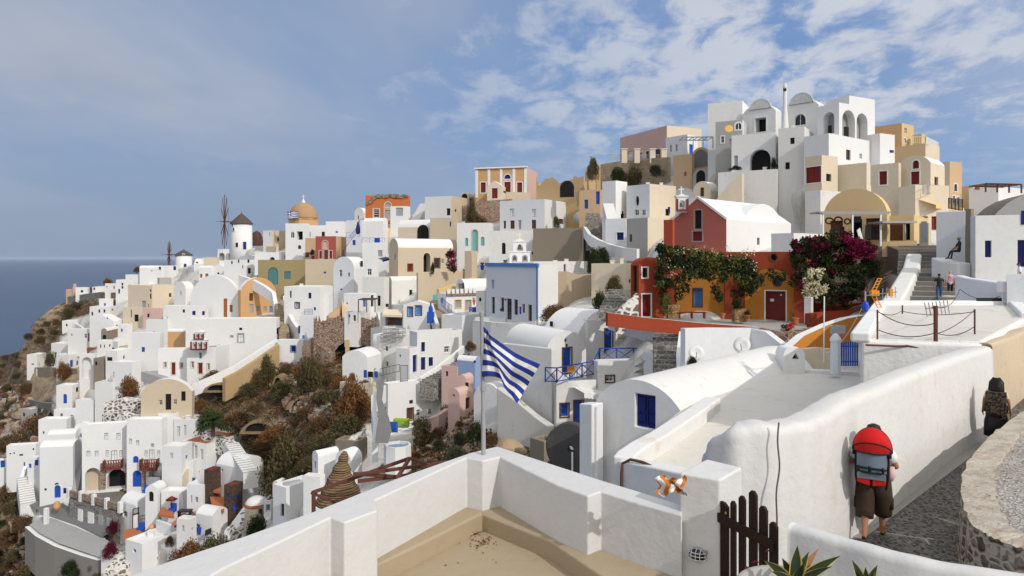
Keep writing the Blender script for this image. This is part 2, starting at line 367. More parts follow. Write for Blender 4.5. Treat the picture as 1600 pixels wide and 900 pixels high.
def terrain():
    xs = np.concatenate([np.arange(-600, -20, 60), np.arange(-20, 930, 9), np.arange(930, 2100, 20)])
    rows = 84; grid = np.zeros((len(xs), rows + 4, 3)); wild = np.zeros((len(xs), rows + 4)); bare = np.zeros((len(xs), rows + 4))
    hash_ = np.random.default_rng(3)
    for i, x in enumerate(xs):
        y0 = ridge(x); ys = y0 + (1020 - y0) * np.linspace(0, 1, rows) ** 1.15
        d = DV(np.stack([np.full(rows, x), ys], 1))
        for j in range(rows):
            dd = d[j] * 1.012 + 1.0
            p = P(x, ys[j], dd)
            wd = any(inpoly(x, ys[j], q) for q in WILD)
            wild[i, j + 4] = 1.0 if wd else 0.0; bare[i, j + 4] = 1.0 if any(inpoly(x, ys[j], q) for q in BARE) else 0.0
            n1 = math.sin(p.x * .33 + p.z * .5) * math.sin(p.y * .27 + 1.3) * .5 + math.sin(p.x * .9 + 2 * math.sin(p.z * .6)) * math.sin(p.z * .8 + p.y * .7) * .35
            n1 += hash_.normal() * (.14 if wd else 0.)
            amp = (1.3 if wd else .15) * min(1., dd / 120)
            p = p + Vector((0, 1, 0)) * (n1 * amp + (.4 if wd else 0))
            grid[i, j + 4] = p
        top = Vector(grid[i, 4])
        for q, (dy, dz) in enumerate(((3, -.3), (12, -3), (40, -25), (120, -115))):
            grid[i, 3 - q] = (top.x + dy * x / 4000, top.y + dy, max(top.z + dz, -114)); wild[i, 3 - q] = 1 if q else wild[i, 4]
    mb = MB(); H_, W_ = rows + 4, len(xs)
    mb.pts([tuple(grid[i, j]) for i in range(W_) for j in range(H_)])
    for i in range(W_ - 1):
        for j in range(H_ - 1): mb.idx((i * H_ + j, i * H_ + j + 1, (i + 1) * H_ + j + 1, (i + 1) * H_ + j))
    def fn(t):
        at = t.n('ShaderNodeAttribute'); at.attribute_name = 'wild'; ar = t.n('ShaderNodeAttribute'); ar.attribute_name = 'bare'
        big = t.noise(.09, 5, .6); mid = t.noise(.7, 6, .65); fine = t.noise(4.5, 5, .7)
        rock = t.mix(t.ramp(mid, .35, .7), (.40, .29, .17), (.20, .145, .09))
        rock = t.mix(t.ramp(t.noise(.5, 4, .6, t.coord((.6, .6, 2.4))), .5, .66), rock, (.46, .36, .24))
        scrub = t.mix(t.ramp(fine, .3, .7), (.13, .078, .037), (.07, .052, .026))
        c = t.mix(t.ramp(t.mth('ADD', t.mth('MULTIPLY', big, .6), t.mth('MULTIPLY', mid, .4)), .37, .48), rock, scrub)
        tan = t.mix(t.ramp(mid, .36, .66), (.50, .37, .23), (.30, .21, .12)); tan = t.mix(t.ramp(t.noise(.8, 5, .7, t.coord((1, 1, .3))), .55, .7), tan, (.16, .10, .055))
        c = t.mix(ar.outputs['Fac'], c, tan)
        st = t.voro(1.4, 'F1', None, 'Color'); sp = t.n('ShaderNodeSeparateColor'); t.l(st, sp.inputs[0])
        c = t.mix(t.ramp(sp.outputs[0], .80, .84, 0, .8), c, (.30, .25, .20))
        pav = t.mix(t.ramp(t.noise(.25, 4, .55), .42, .7), (.66, .645, .61), (.46, .43, .385))
        t.color(t.mix(at.outputs['Fac'], pav, c)); t.bump(t.mth('ADD', mid, t.mth('MULTIPLY', fine, .4)), .8, .35)
    o = mb.build('hillside_ground', node_mat('hillside_ground', fn), smooth=True)
    a = o.data.attributes.new('wild', 'FLOAT', 'POINT'); a.data.foreach_set('value', wild.reshape(-1))
    a = o.data.attributes.new('bare', 'FLOAT', 'POINT'); a.data.foreach_set('value', bare.reshape(-1))
    tag(o, 'steep hillside of tan rock and brown scrub under the town', kind='structure')

# ------------------------------------------------------------------ houses
def seg_profile(W, h, n=14, kind='arc'):
    if kind == 'tri': return [(0, 0), (W / 2, h), (W, 0)]
    if h > W * .46: return [(W / 2 - W / 2 * math.cos(math.pi * i / n), h * math.sin(math.pi * i / n)) for i in range(n + 1)]
    r = (W * W / 4 + h * h) / (2 * h); a = math.asin(min(1, W / 2 / r))
    return [(W / 2 + r * math.sin(-a + 2 * a * i / n), r * math.cos(-a + 2 * a * i / n) - (r - h)) for i in range(n + 1)]
def opening(u, z, w, h, shape):
    if shape == 'A':
        r = w / 2; zs = z + h / 2 - r; n = 8
        return [(u - r, z - h / 2), (u + r, z - h / 2)] + [(u + r * math.cos(math.pi * i / n), zs + r * math.sin(math.pi * i / n)) for i in range(n + 1)]
    if shape == 'O': return [(u + w / 2 * math.cos(2 * math.pi * i / 14), z + h / 2 * math.sin(2 * math.pi * i / 14)) for i in range(14)]
    return [(u - w / 2, z - h / 2), (u + w / 2, z - h / 2), (u + w / 2, z + h / 2), (u - w / 2, z + h / 2)]
def offs(poly, k):
    cx = (min(p[0] for p in poly) + max(p[0] for p in poly)) / 2; cz = (min(p[1] for p in poly) + max(p[1] for p in poly)) / 2
    wx = max(p[0] for p in poly) - min(p[0] for p in poly); wz = max(p[1] for p in poly) - min(p[1] for p in poly)
    return [(cx + (p[0] - cx) * (1 + 2 * k / wx), cz + (p[1] - cz) * (1 + 2 * k / wz)) for p in poly]
class Face:
    def __init__(s, O, U, N): s.O = Vector((O.x, O.y, 0)); s.U = U; s.N = N; s.holes = []
    def at(s, u, z, n=0.0):
        p = s.O + s.U * u + s.N * n; return Vector((p.x, p.y, z))
    def pix(s, px, py):
        qx, qy = (px - CX) / F, 1.0
        den = s.U.x * qy - s.U.y * qx
        t = -(s.O.x * qy - s.O.y * qx) / den
        Y = s.O.y + s.U.y * t
        return t, (HY - py) / F * Y, Y
    def wall(s, mb, outline, depth=.2, m=0):
        hs = [h for h, _ in s.holes]
        vs = [Vector((u, z, 0)) for u, z in outline]
        polys = [vs] + [[Vector((u, z, 0)) for u, z in h] for h in hs]
        flat = [p for q in polys for p in q]
        ids = mb.pts([s.at(p.x, p.y) for p in flat])
        for t in tessellate_polygon(polys): mb.idx([ids[k] for k in t], m)
        for h, dp in s.holes:
            a = [s.at(u, z) for u, z in h]; b = [s.at(u, z, -dp) for u, z in h]
            for i in range(len(h)): mb.face([a[i], a[(i + 1) % len(h)], b[(i + 1) % len(h)], b[i]], m)
def fill(mb, face, poly, n, m=0):
    ids = mb.pts([face.at(u, z, n) for u, z in poly])
    for t in tessellate_polygon([[Vector((u, z, 0)) for u, z in poly]]): mb.idx([ids[k] for k in t], m)
def ring(mb, face, inner, outer, n0, n1, m=0):
    k = len(inner)
    for i in range(k):
        j = (i + 1) % k
        a, b, c, d_ = inner[i], inner[j], outer[j], outer[i]
        mb.face([face.at(*a, n1), face.at(*b, n1), face.at(*c, n1), face.at(*d_, n1)], m)
        mb.face([face.at(*d_, n1), face.at(*c, n1), face.at(*c, n0), face.at(*d_, n0)], m)
        mb.face([face.at(*a, n0), face.at(*b, n0), face.at(*b, n1), face.at(*a, n1)], m)
def add_opening(face, root, px, py, w, h, code, bounds=None, near=False):
    shape = 'A' if 'A' in code else ('O' if 'O' in code else 'r')
    base = code.split('+')[0].replace('A', '').replace('O', '')
    u, z, Y = face.pix(px, py)
    u1, _, _ = face.pix(px + w / 2, py); u0, _, _ = face.pix(px - w / 2, py)
    W = abs(u1 - u0); Hh = h / F * Y; u = (u0 + u1) / 2
    W = max(W, .22); Hh = max(Hh, .25)
    if shape == 'A' and Hh < W * .55: Hh = W * .55
    poly = opening(u, z, W, Hh, shape)
    ok = True
    if bounds:
        lo, hi, zl, zh = bounds
        if min(p[0] for p in poly) < lo + .06 or max(p[0] for p in poly) > hi - .06 or min(p[1] for p in poly) < zl + .05: ok = False
        zt_ = zh(u - W / 2), zh(u + W / 2), zh(u)
        if max(p[1] for p in poly) > min(zt_) - .06: ok = False
    for hpoly, _ in face.holes:
        if not (max(p[0] for p in hpoly) < u - W / 2 - .03 or min(p[0] for p in hpoly) > u + W / 2 + .03 or max(p[1] for p in hpoly) < z - Hh / 2 - .03 or min(p[1] for p in hpoly) > z + Hh / 2 + .03): ok = False
    deep = .22
    if base == 'k' and W > 1.4: deep = 1.6
    if 'D' in code: deep = 1.2
    base = base.replace('D', '')
    if ok: face.holes.append((poly, deep)); n0 = -deep
    else: n0 = .02
    isdoor = Hh > 1.55 and Hh > W * 1.35
    pan = PAINT[base]
    mats = [pan, M_WHITEP if base in 'wd' else (pan if base not in 'k' else M_BROWN)]
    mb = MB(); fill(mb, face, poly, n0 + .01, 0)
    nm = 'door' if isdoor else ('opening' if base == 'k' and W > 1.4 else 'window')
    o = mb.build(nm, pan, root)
    if h >= 7 and base not in 'k' and shape == 'r' and n0 < 0:
        fr = MB(); b = min(.09, W * .12); nn = n0 + .05
        inner = offs(poly, -b); ring(fr, face, inner, poly, n0 + .012, nn)
        if not isdoor:
            fr.obox(face.at(u, z, n0 + .03), face.U * b * .3, face.N * .015, Vector((0, 0, Hh / 2 - b)))
            fr.obox(face.at(u, z + Hh * .1, n0 + .03), face.U * (W / 2 - b), face.N * .015, Vector((0, 0, b * .3)))
        else:
            for q in (-.16, .12, .36):
                fr.obox(face.at(u, z + Hh * q, n0 + .03), face.U * (W / 2 - b), face.N * .015, Vector((0, 0, b * .5)))
        fm = {'d': M_WHITEP if h < 14 else M_BROWN, 'w': M_GREYP}.get(base, pan)
        fr.build('frame', fm, o)
    elif base != 'k' and shape == 'A' and h >= 9:
        fr = MB(); b = min(.1, W * .12); ring(fr, face, offs(poly, -b), poly, n0 + .012, n0 + .05)
        fr.obox(face.at(u, z, n0 + .03), face.U * b * .4, face.N * .015, Vector((0, 0, Hh / 2 - b)))
        fr.build('frame', M_WHITEP if base == 'd' else pan, o)
    if '+' in code:
        sm = SURR[code.split('+')[1]]; k = max(.1, 1.3 / F * Y)
        sb = MB(); ring(sb, face, offs(poly, .005), offs(poly, k), -.02, .045); sb.build('surround', sm, o)
    return o
PAR = {}
def H(label, xs, ys, a, col='W', wins='', roof='flat', d=None, L=7., ax='R', rise=.35, ext=3.5, rc=None, name=None, cat='house', group=None, par=.35, jag=0., chim='', col2=None, kd=0., prof='arc', crop=None):
    x0, xc, x1 = xs; yt, yb = ys
    if d is None: d = D(xc, yb)
    elif d > 40: EXTRA.extend([(xc, yb, d * 1.004 + .4), ((x0 + xc) / 2, yb, d * 1.006 + .5)])
    d += kd
    C = P(xc, yb, d); phi = math.atan2(C.x, C.y); ar = R(a)
    v = Vector((math.sin(phi), math.cos(phi), 0)); r = Vector((math.cos(phi), -math.sin(phi), 0))
    uL = -r * math.cos(ar) + v * math.sin(ar); uR = r * math.sin(ar) + v * math.cos(ar)
    fL = Face(C, uL, -uR); fR = Face(C, uR, -uL)
    lL = fL.pix(x0, yb)[0] if x0 < xc - .5 else L
    lR = fR.pix(x1, yb)[0] if x1 > xc + .5 else L
    if lL <= 0 or lL > 45: lL = 45 if lL > 45 or lL <= 0 else lL
    if lR <= 0 or lR > 45: lR = 45 if (lR > 45 or lR <= 0) else lR
    for p_ in (C + uR * lR, C + uL * lL):
        if p_.y > 44: EXTRA.append((CX + p_.x / p_.y * F, HY - C.z / p_.y * F, p_.y * 1.004 + .4))
    zb = C.z - ext; zt = (HY - yt) / F * d
    if name is None: name = {'vault': 'vaulted_house', 'flat': 'flat_roofed_house', 'tri': 'gabled_house'}.get(roof, 'house')
    root = empty(name, (C.x, C.y, C.z), label, cat, group)
    wm = pm(col); wm2 = pm(col2) if col2 else wm
    mb = MB()
    if roof == 'flat':
        zs = zt; topL = lambda u: zt; topR = lambda u: zt
        oL = [(0, zb), (lL, zb), (lL, zt), (0, zt)]; oR = [(0, zb), (lR, zb), (lR, zt), (0, zt)]
        if jag:
            rj = random.Random(label)
            jg = lambda ln, n: [(ln * (1 - q / n), zt - jag * (.5 * rj.random() + .45 + .45 * math.sin(q * .45 + 1))) for q in range(1, n)]
            oL = [(0, zb), (lL, zb), (lL, zt)] + jg(lL, 26) + [(0, zt - jag * .3)]; oR = [(0, zb), (lR, zb), (lR, zt)] + jg(lR, 15) + [(0, zt - jag * .3)]
            topL = topR = lambda u: zt - jag * 1.3
    else:
        kind = 'tri' if roof == 'tri' else 'arc'
        Wd = lL if ax == 'R' else lR
        h = min(rise * Wd, (zt - C.z) * .85 if zt > C.z else rise * Wd); zs = zt - h
        pr = seg_profile(Wd, h, 14, kind)
        def prof_at(u):
            return zs + float(np.interp(u, [q[0] for q in pr], [q[1] for q in pr]))
        g = [(0, zb), (Wd, zb)] + [(x, zs + z) for x, z in reversed(pr)]
        if ax == 'R': oL = g; oR = [(0, zb), (lR, zb), (lR, zs), (0, zs)]; topL = prof_at; topR = lambda u: zs
        else: oR = g; oL = [(0, zb), (lL, zb), (lL, zs), (0, zs)]; topR = prof_at; topL = lambda u: zs
    for w in [q.split() for q in wins.split(';') if q.strip()]:
        fc = fL if w[0] == 'L' else fR
        bd = (0, lL, zb, topL) if w[0] == 'L' else (0, lR, zb, topR)
        add_opening(fc, root, float(w[1]), float(w[2]), float(w[3]), float(w[4]), w[5], bd)
    if col in 'WVQSCE' and 60 < d < 240:
        ra = random.Random(label)
        for fc, tg_, ln, tp in ((fL, 'L', lL, topL), (fR, 'R', lR, topR)):
            if (tg_ + ' ') in wins or ln < 2.6: continue
            for _ in range(1 + int(ln > 6)):
                if ra.random() < .25: continue
                u_ = ra.uniform(.2, .8) * ln; z_ = C.z + ra.uniform(.9, max(1.0, zs - C.z - .9)); q_ = fc.at(u_, z_); px_, py_ = CX + q_.x / q_.y * F, HY - q_.z / q_.y * F
                add_opening(fc, root, px_, py_, ra.choice([.35, .6, .7]) * F / d * .9, ra.choice([.4, .9, 1.0]) * F / d, ra.choice('kkkndb'), (0, ln, zb, tp))
    fL.wall(mb, oL, m=0); fR.wall(mb, oR, m=1)
    bk1 = Face(C + uR * lR, uL, uR); bk2 = Face(C + uL * lL, uR, uL)
    bk1.wall(mb, oL, m=0); bk2.wall(mb, oR, m=1)
    if roof == 'flat':
        th = min(.28, lL / 5, lR / 5)
        def q(a_, b_, z): p = C + uL * a_ + uR * b_; return Vector((p.x, p.y, z))
        oc = [(0, 0), (lL, 0), (lL, lR), (0, lR)]; ic = [(th, th), (lL - th, th), (lL - th, lR - th), (th, lR - th)]
        for i in range(4):
            j = (i + 1) % 4
            if jag: continue
            mb.face([q(*oc[i], zt), q(*oc[j], zt), q(*ic[j], zt), q(*ic[i], zt)], 0)
            mb.face([q(*ic[i], zt), q(*ic[j], zt), q(*ic[j], zt - par), q(*ic[i], zt - par)], 0)
        mb.build('wall', [wm, wm2], root, bevel=.05 if d < 60 and not jag else 0, flat=True)
        rb = MB(); rb.face([q(*c, zt - (par if not jag else jag * 1.6) + .01) for c in ic]); rb.build('roof', pm(rc) if isinstance(rc, str) else (rc or pm('W')), root)
    else:
        mb.build('wall', [wm, wm2], root, bevel=.04 if d < 60 else 0, flat=True)
        rb = MB(); D1, D2, ln = (uL, uR, lR) if ax == 'R' else (uR, uL, lL)
        A = []; B = []
        for x, z in pr:
            p0 = C + D1 * x; p1 = p0 + D2 * ln
            A.append((p0.x, p0.y, zs + z + .003)); B.append((p1.x, p1.y, zs + z + .003))
        ia = rb.pts(A); ib = rb.pts(B)
        for i in range(len(pr) - 1): rb.idx((ia[i], ia[i + 1], ib[i + 1], ib[i]))
        rb.build('roof', pm(rc) if isinstance(rc, str) else (rc or pm('W' if col in 'QSCETL' or col == 'W' else col)), root, smooth=(roof == 'vault'))
    for w in [q.split() for q in chim.split(';') if q.strip()]:
        px, py0, py1, wd = map(float, w[:4])
        dd = d + .35 * (lR if len(w) < 5 else float(w[4])); a_ = P(px, py1, dd); b_ = P(px, py0, dd); ww = wd / F * dd / 2
        cb = MB(); cb.box((a_.x - ww, dd - ww, a_.z - 1), (a_.x + ww, dd + ww, b_.z - .12)); cb.box((a_.x - ww * 1.3, dd - ww * 1.3, b_.z - .12), (a_.x + ww * 1.3, dd + ww * 1.3, b_.z))
        cb.build('chimney', wm, root)
    root_f[root.name] = (fL, fR, d, zt)
    if roof == 'flat' and not jag and col in 'WVQSC' and lL > 3 and lR > 3 and 55 < d < 150:
        rk = random.Random(label)
        for _ in range(rk.choice([0, 1, 1, 2])):
            p = C + uL * lL * rk.uniform(.2, .85) + uR * lR * rk.uniform(.25, .8); w_ = rk.uniform(.18, .32); h_ = rk.uniform(.35, .95)
            cb = MB(); cb.box((p.x - w_, p.y - w_, zt - par), (p.x + w_, p.y + w_, zt - par + h_)); cb.box((p.x - w_ * 1.25, p.y - w_ * 1.25, zt - par + h_), (p.x + w_ * 1.25, p.y + w_ * 1.25, zt - par + h_ + .08)); cb.build('chimney', wm, root)
    return root, fL, fR
root_f = {}
def strip(name, label, pts, hgt, th, mat, cat='wall', cop=None, parent=None, bevel=0, down=0., part=None):
    """a wall that follows points (px, py of its top edge, metres ahead or None)"""
    Q = [P(p[0], p[1], p[2] if len(p) > 2 and p[2] else D(p[0], p[1] + 4)) for p in pts]
    mat = pm(mat) if isinstance(mat, str) else mat
    mb = MB(); secs = []
    for i, p in enumerate(Q):
        t = (Q[min(i + 1, len(Q) - 1)] - Q[max(i - 1, 0)]); t.z = 0; t.normalize(); n = Vector((t.y, -t.x, 0)) * th / 2
        secs.append(mb.pts([(p.x + n.x, p.y + n.y, p.z - hgt), (p.x + n.x, p.y + n.y, p.z), (p.x - n.x, p.y - n.y, p.z), (p.x - n.x, p.y - n.y, p.z - hgt)]))
    for a, b in zip(secs, secs[1:]):
        for k in range(4): mb.idx((a[k], a[(k + 1) % 4], b[(k + 1) % 4], b[k]), 1 if (cop and k == 1) else 0)
    mb.idx(secs[0]); mb.idx(secs[-1][::-1])
    o = mb.build(name, [mat, pm(cop) if isinstance(cop, str) else cop] if cop else mat, parent, bevel=bevel)
    if parent is None: tag(o, label, cat)
    return o
def stairs(label, a, b, w, n, mat='G', nose=None, name='stairs', th=2.0, cat='stairs'):
    A = P(*a); B = P(*b); mb = MB(); t = B - A; t.z = 0; ln = t.length; t.normalize(); s_ = Vector((t.y, -t.x, 0)) * w / 2
    for i in range(n):
        z1 = A.z + (B.z - A.z) * (i + 1) / n; p0 = A + t * (ln * i / n); p1 = A + t * (ln * (i + 1) / n + .05)
        lo = min(A.z, B.z) - th
        mb.prism([(p0 - s_).to_2d(), (p0 + s_).to_2d(), (p1 + s_).to_2d(), (p1 - s_).to_2d()], max(lo, z1 - th - .5), z1, 0, 0)
        if nose:
            c = p0 + t * .09; mb.obox((c.x, c.y, z1 + .004), s_ * .99, t * .1, (0, 0, .012), 1)
    return tag(mb.build(name, [pm(mat) if isinstance(mat, str) else mat] + ([pm(nose)] if nose else [])), label, cat)
def slab(name, label, pix, mat, z=None, d=None, th=.3, cat='terrace', kind=None):
    Q = [G(x, y, z) if z is not None else P(x, y, D(x, y)) for x, y in pix]
    zz = sum(p.z for p in Q) / len(Q) if z is None else z
    Q = [G(x, y, zz) for x, y in pix] if zz < -1 else Q
    mb = MB(); mb.prism([(p.x, p.y) for p in Q], zz - th, zz)
    return tag(mb.build(name, pm(mat) if isinstance(mat, str) else mat), label, cat if kind is None else None, kind=kind)

# ------------------------------------------------------------------ far headland and its small houses
def lathe_at(name, px, py, d, prof, mat, parent=None, n=28, smooth=True):
    c = P(px, py, d); mb = MB(); mb.lathe(c, prof, n); return mb.build(name, mat, parent, smooth=smooth)
M_THATCH = plaster('dark_thatch', (.10, .08, .07), .5, (.05, .04, .035))
H('tiny tan hut at the very tip of the headland', (103, 117, 124), (452, 464), 35, 'T')
H('low white house beside the pink chimney on the headland tip', (118, 137, 140), (449, 459), 15, 'W', 'L 128 455 4 4 kA')
c = P(117, 463, D(117, 463) - 1); mb = MB(); mb.box((c.x - .45, c.y - .45, c.z - 1), (c.x + .45, c.y + .45, c.z + 3.4)); mb.box((c.x - .3, c.y - .3, c.z + 3.4), (c.x + .3, c.y + .3, c.z + 4.3))
tag(mb.build('slim_chimney', pm('K')), 'slim pink chimney standing on the headland tip', 'chimney')
strip('retaining_wall', 'long grey stone retaining wall at the headland edge', [(104, 464), (130, 460), (160, 456)], 4.6, .8, M_GREYSTONE)
strip('retaining_wall', 'dark red stone wall joining the end of the grey headland wall', [(160, 457), (181, 457)], 2.4, .7, M_STONE)
H('tiny white hut with an arched opening among the headland bushes', (144, 150, 164), (448, 456), 30, 'W', 'L 147 451 3 4 kA')
H('white house at the headland bushes, plain front beside the grey wall', (164, 180, 184), (443, 459), 30, 'W', 'L 167 448 2 2 k;L 178 449 2 5 k')
H('white two door house in the row below the long curved roof', (181, 199, 208), (437, 462), 30, 'W', 'L 186 455 3 7 n;L 191 444 3 4 k;L 191 449 3 4 k;R 203 446 3 3 b')
H('white flat house with one arched vent under the long curved roof', (196, 217, 222), (429, 447), 28, 'W', 'L 205 437 3 2 kA')
H('long low white vaulted house with a sloping roof by the small windmill', (218, 252, 257), (415, 437), 30, 'V', 'L 250 419 3 5 k;L 237 423 2 2 h', 'vault', ax='L', rise=.4)
H('small white cube house between the curved roof and the small windmill', (256, 275, 279), (415, 424), 25, 'W', 'L 273 419 4 6 n')
H('roofless grey tan hut on the slope below the small windmill', (246, 249, 268), (434, 449), 65, 'G')
H('white flat house under the red stone wall of the headland', (155, 172, 177), (467, 482), 30, 'V')
H('white house with three dark openings under the headland wall', (140, 172, 182), (479, 498), 30, 'W', 'L 144 490 3 6 kA;L 155 486 3 5 k;L 163 486 3 5 k;R 176 484 3 3 k')
H('large beige house with a grey shutter on the left slope', (200, 238, 273), (446, 488), 50, 'C', 'R 266 461 4 6 d;L 235 454 3 4 k;L 235 463 3 8 k;L 224.6 476 7 12 y;L 232 478 2 5 k', kd=-2)
H('beige lower house with a dark doorway under the large beige one', (192, 223, 228), (481, 508), 40, 'C', 'L 205 490 2 12 k;L 213 497 7 11 k')
H('small pink house with one dark window below the beige houses', (223, 250, 256), (482, 505), 38, 'K', 'L 231.6 493 4 6 d')
H('white vaulted house behind the large beige house', (272, 290, 303), (440, 470), 50, 'W', '', 'vault', rise=.45)
H('white house with blue balcony doors on the left slope', (255, 281, 294), (478, 506), 35, 'W', 'R 288 494 6 8 n;L 262 496 3 3 k')
H('white house with sloping yellow edged terrace roof', (140, 178, 192), (492, 522), 40, 'V', 'L 168 497 2 2 k', 'tri', ax='R', rise=.22, rc='V')
strip('garden_wall', 'curved yellow wall edging a white sloping roof', [(158, 493), (178, 492), (184, 503), (180, 512)], 1.6, .8, 'Y')
strip('garden_wall', 'jagged white wall around a terrace at the cliff top', [(114, 502), (130, 512), (146, 516), (160, 514)], 2.2, .6, 'V')
H('white house with dark red door between two windows on the cliff', (106, 148, 154), (514, 536), 30, 'W', 'L 133.5 525 4 7 d;L 140 527 5 13 r;L 146 525 3 7 d;L 112 523 2 3 k', kd=-1)
slab('terrace', 'cream terrace in front of the dark red door house', [(92, 534), (140, 541), (152, 543), (140, 534), (106, 530)], 'C')
strip('terrace_wall', 'sloping red brown terrace wall under the dark red door house', [(88, 532), (107, 536), (126, 541)], 3.4, .6, 'F')
strip('terrace_wall', 'short red brown terrace wall beside the white roofs', [(124, 543), (152, 543)], 3.0, .6, 'F')
H('small ruined vault with a stone arched end and white roof', (158, 167, 191), (513, 536), 25, 'H', 'L 163 529 6 12 kA', 'vault', rise=.5, rc='W')
H('white vaulted house with wide beige door panel', (176, 184, 206), (530, 552), 60, 'W', 'R 193 544 14 8 e;L 177 545 3 4 r', 'vault', ax='L', rise=.18)
H('white house with one blue window at the cliff edge', (80, 106, 126), (537, 562), 45, 'W', 'L 87 555 3 9 n;R 119.6 551 4 5 b;', kd=0)
H('white house over a beige base, last one above the brown slope', (42, 58, 74), (554, 576), 35, 'W', 'L 51 569 4 2 k')
strip('retaining_wall', 'beige base wall under the last white house', [(42, 575), (59, 576)], 3.4, .7, 'C')
H('white house with a bright blue door above the tan stone wall', (88, 108, 128), (554, 576), 40, 'V', 'R 112 568 5 11 b;R 121 567 3 7 n;L 98.5 571 4 3 b', kd=-1)
strip('retaining_wall', 'tan rubble retaining wall with a round bush below white houses', [(57, 574), (90, 574), (124, 576)], 8.0, .9, M_TANSTONE)
H('tall white house with a big grey arched recess', (124, 148, 152), (553, 600), 30, 'W', 'L 135.5 575 16 34 uAD', kd=-2)
H('ruined grey stone house between white ones on the left slope', (146, 163, 178), (560, 594), 40, 'H', 'L 150 568 4 6 k;R 170 575 5 7 k')
H('white house with dark veranda under a flat roof', (165, 183, 208), (548, 575), 40, 'W', 'L 171 561 9 6 k;R 194 558 3 5 k')
H('big plain white house with a stepped side by the rust bush', (176, 206, 220), (566, 606), 40, 'V', 'L 177.5 586 2 10 k')
H('white house with a blue arched door above a brick terrace', (88, 113, 126), (602, 640), 30, 'V', 'L 101.6 623 6 15 bA')
slab('terrace', 'sloping brick red terrace beside the blue arched door', [(112, 640), (138, 640), (148, 603), (126, 600), (122, 618)], 'F')
H('plain white house with a small grey box on its wall', (148, 176, 196), (598, 640), 35, 'W', 'L 183 606 5 4 y')
H('grey ruined stone hut on the brown slope', (33, 47, 83), (640, 658), 55, 'G', 'L 37 648 4 6 k;R 55 648 4 5 k', kd=3)
strip('retaining_wall', 'low grey dry stone wall on the brown slope', [(46, 624), (66, 628), (84, 630)], 1.6, .8, M_GREYSTONE)
# ------------------------------------------------------------------ windmills and the ridge
def windmill(label, px0, px1, yb, yt, ya, hub, d, blades, flat, wins, thatch):
    cx = (px0 + px1) / 2; c = P(cx, yb, d); r = (px1 - px0) / 2 / F * d; h = (yb - yt) / F * d
    root = empty('windmill', c, label, 'windmill', 'windmills on the ridge')
    mb = MB(); mb.lathe(c - Vector((0, 0, 2)), [(r * 1.08, 0), (r * 1.03, 2 + h * .3), (r, h + 2)], 32); mb.build('tower', pm('V'), root, smooth=True)
    mb = MB(); hr = (yt - ya) / F * d
    prof = [(r * 1.12, -.25), (r * 1.1, .0), (r * .78, hr * .33), (r * .42, hr * .66), (r * .1, hr * .93), (.06, hr)]
    mb.lathe(c + Vector((0, 0, h)), prof, 28); mb.lathe(c + Vector((0, 0, h + hr * .9)), [(.1, 0), (.07, hr * .25)], 8); mb.build('thatched_roof', M_THATCH, root)
    hb = P(hub[0], hub[1], d); hb.y = c.y + abs(hb.x - c.x) * (c.x / c.y) - .8; ax = (hb - Vector((c.x, c.y, hb.z))); ax.z = 0; axn = ax.normalized()
    mb = MB(); mb.tube([Vector((c.x, c.y, hb.z)) + axn * r * .5, hb + axn * .5], .16, 8); mb.lathe(hb, [(.3, -.3), (.34, .0), (.3, .3)], 10); mb.build('axle', M_RUST, root)
    # sail poles in the plane across the axle
    w = Vector((0, 0, 1)); s = axn.cross(w).normalized(); s = s.normalized()
    Rr = blades / F * d
    for k in range(12):
        a = 2 * math.pi * k / 12 + .05
        dvec = s * math.cos(a) + w * math.sin(a)
        b = MB(); b.tube([hb, hb + dvec * Rr], [.14, .09], 5); b.build('sail_pole', M_RUST, root)
    wires = MB()
    for k in range(12):
        a, b2 = 2 * math.pi * k / 12 + .05, 2 * math.pi * (k + 1) / 12 + .05
        wires.tube([hb + (s * math.cos(a) + w * math.sin(a)) * Rr * .97, hb + (s * math.cos(b2) + w * math.sin(b2)) * Rr * .97], .03, 4)
    wires.tube([hb + axn * 2.2, hb], .06, 5); wires.build('rigging', M_RUST, root)
    for (wx, wy, ww, wh, m) in wins:
        q = P(wx, wy, d); off = q.x - c.x; yy = c.y - math.sqrt(max(.05, r * r * 1.06 - off * off)); nrm = Vector((off, yy - c.y, 0)).normalized(); tg = Vector((-nrm.y, nrm.x, 0))
        fc = Face(Vector((q.x, yy, 0)), tg, nrm); wd = ww / F * d; hh = wh / F * d
        b = MB(); poly = opening(0, q.z, wd, hh, 'A' if 'A' in m else 'r'); ring(b, fc, poly, offs(poly, .15), -.1, .10); b2 = MB(); fill(b2, fc, poly, .06)
        o = b2.build('door' if wh > 7 else 'window', PAINT[m[0]], root); b.build('surround', pm('V'), o)
    return root
strip('retaining_wall', 'curved rubble base wall under the small windmill', [(268, 422, 231), (285, 421, 229), (304, 418, 229)], 3.0, 1.0, M_GREYSTONE)
windmill('small white windmill with bare sail poles, farther out on the ridge', 275, 299, 422, 398, 390, (270, 398), 234, 21, 1, [(292, 398, 2, 2, 'k'), (294, 415, 4, 7, 'nA')], 1)
stairs('twin pale stairs below the small windmill, steeper flight', (300, 440, 212), (306, 417, 219), 4.0, 12, 'U')
stairs('pale stairs beside the first flight below the small windmill', (288, 440, 213), (296, 420, 220), 3.2, 10, 'U')
H('white rounded house at the top of the pale stairs', (311, 331, 337), (415, 443), 30, 'V', 'L 314 431 4 6 o;L 323 433 5 11 o', 'vault', ax='L', rise=.3)
H('low white vaulted house on the ridge between the two windmills', (303, 322, 331), (404, 416), 20, 'W', 'L 308 410 3 2 k', 'vault', ax='L', rise=.35)
H('cream low wall house between the two windmills', (318, 340, 344), (402, 420), 30, 'C')
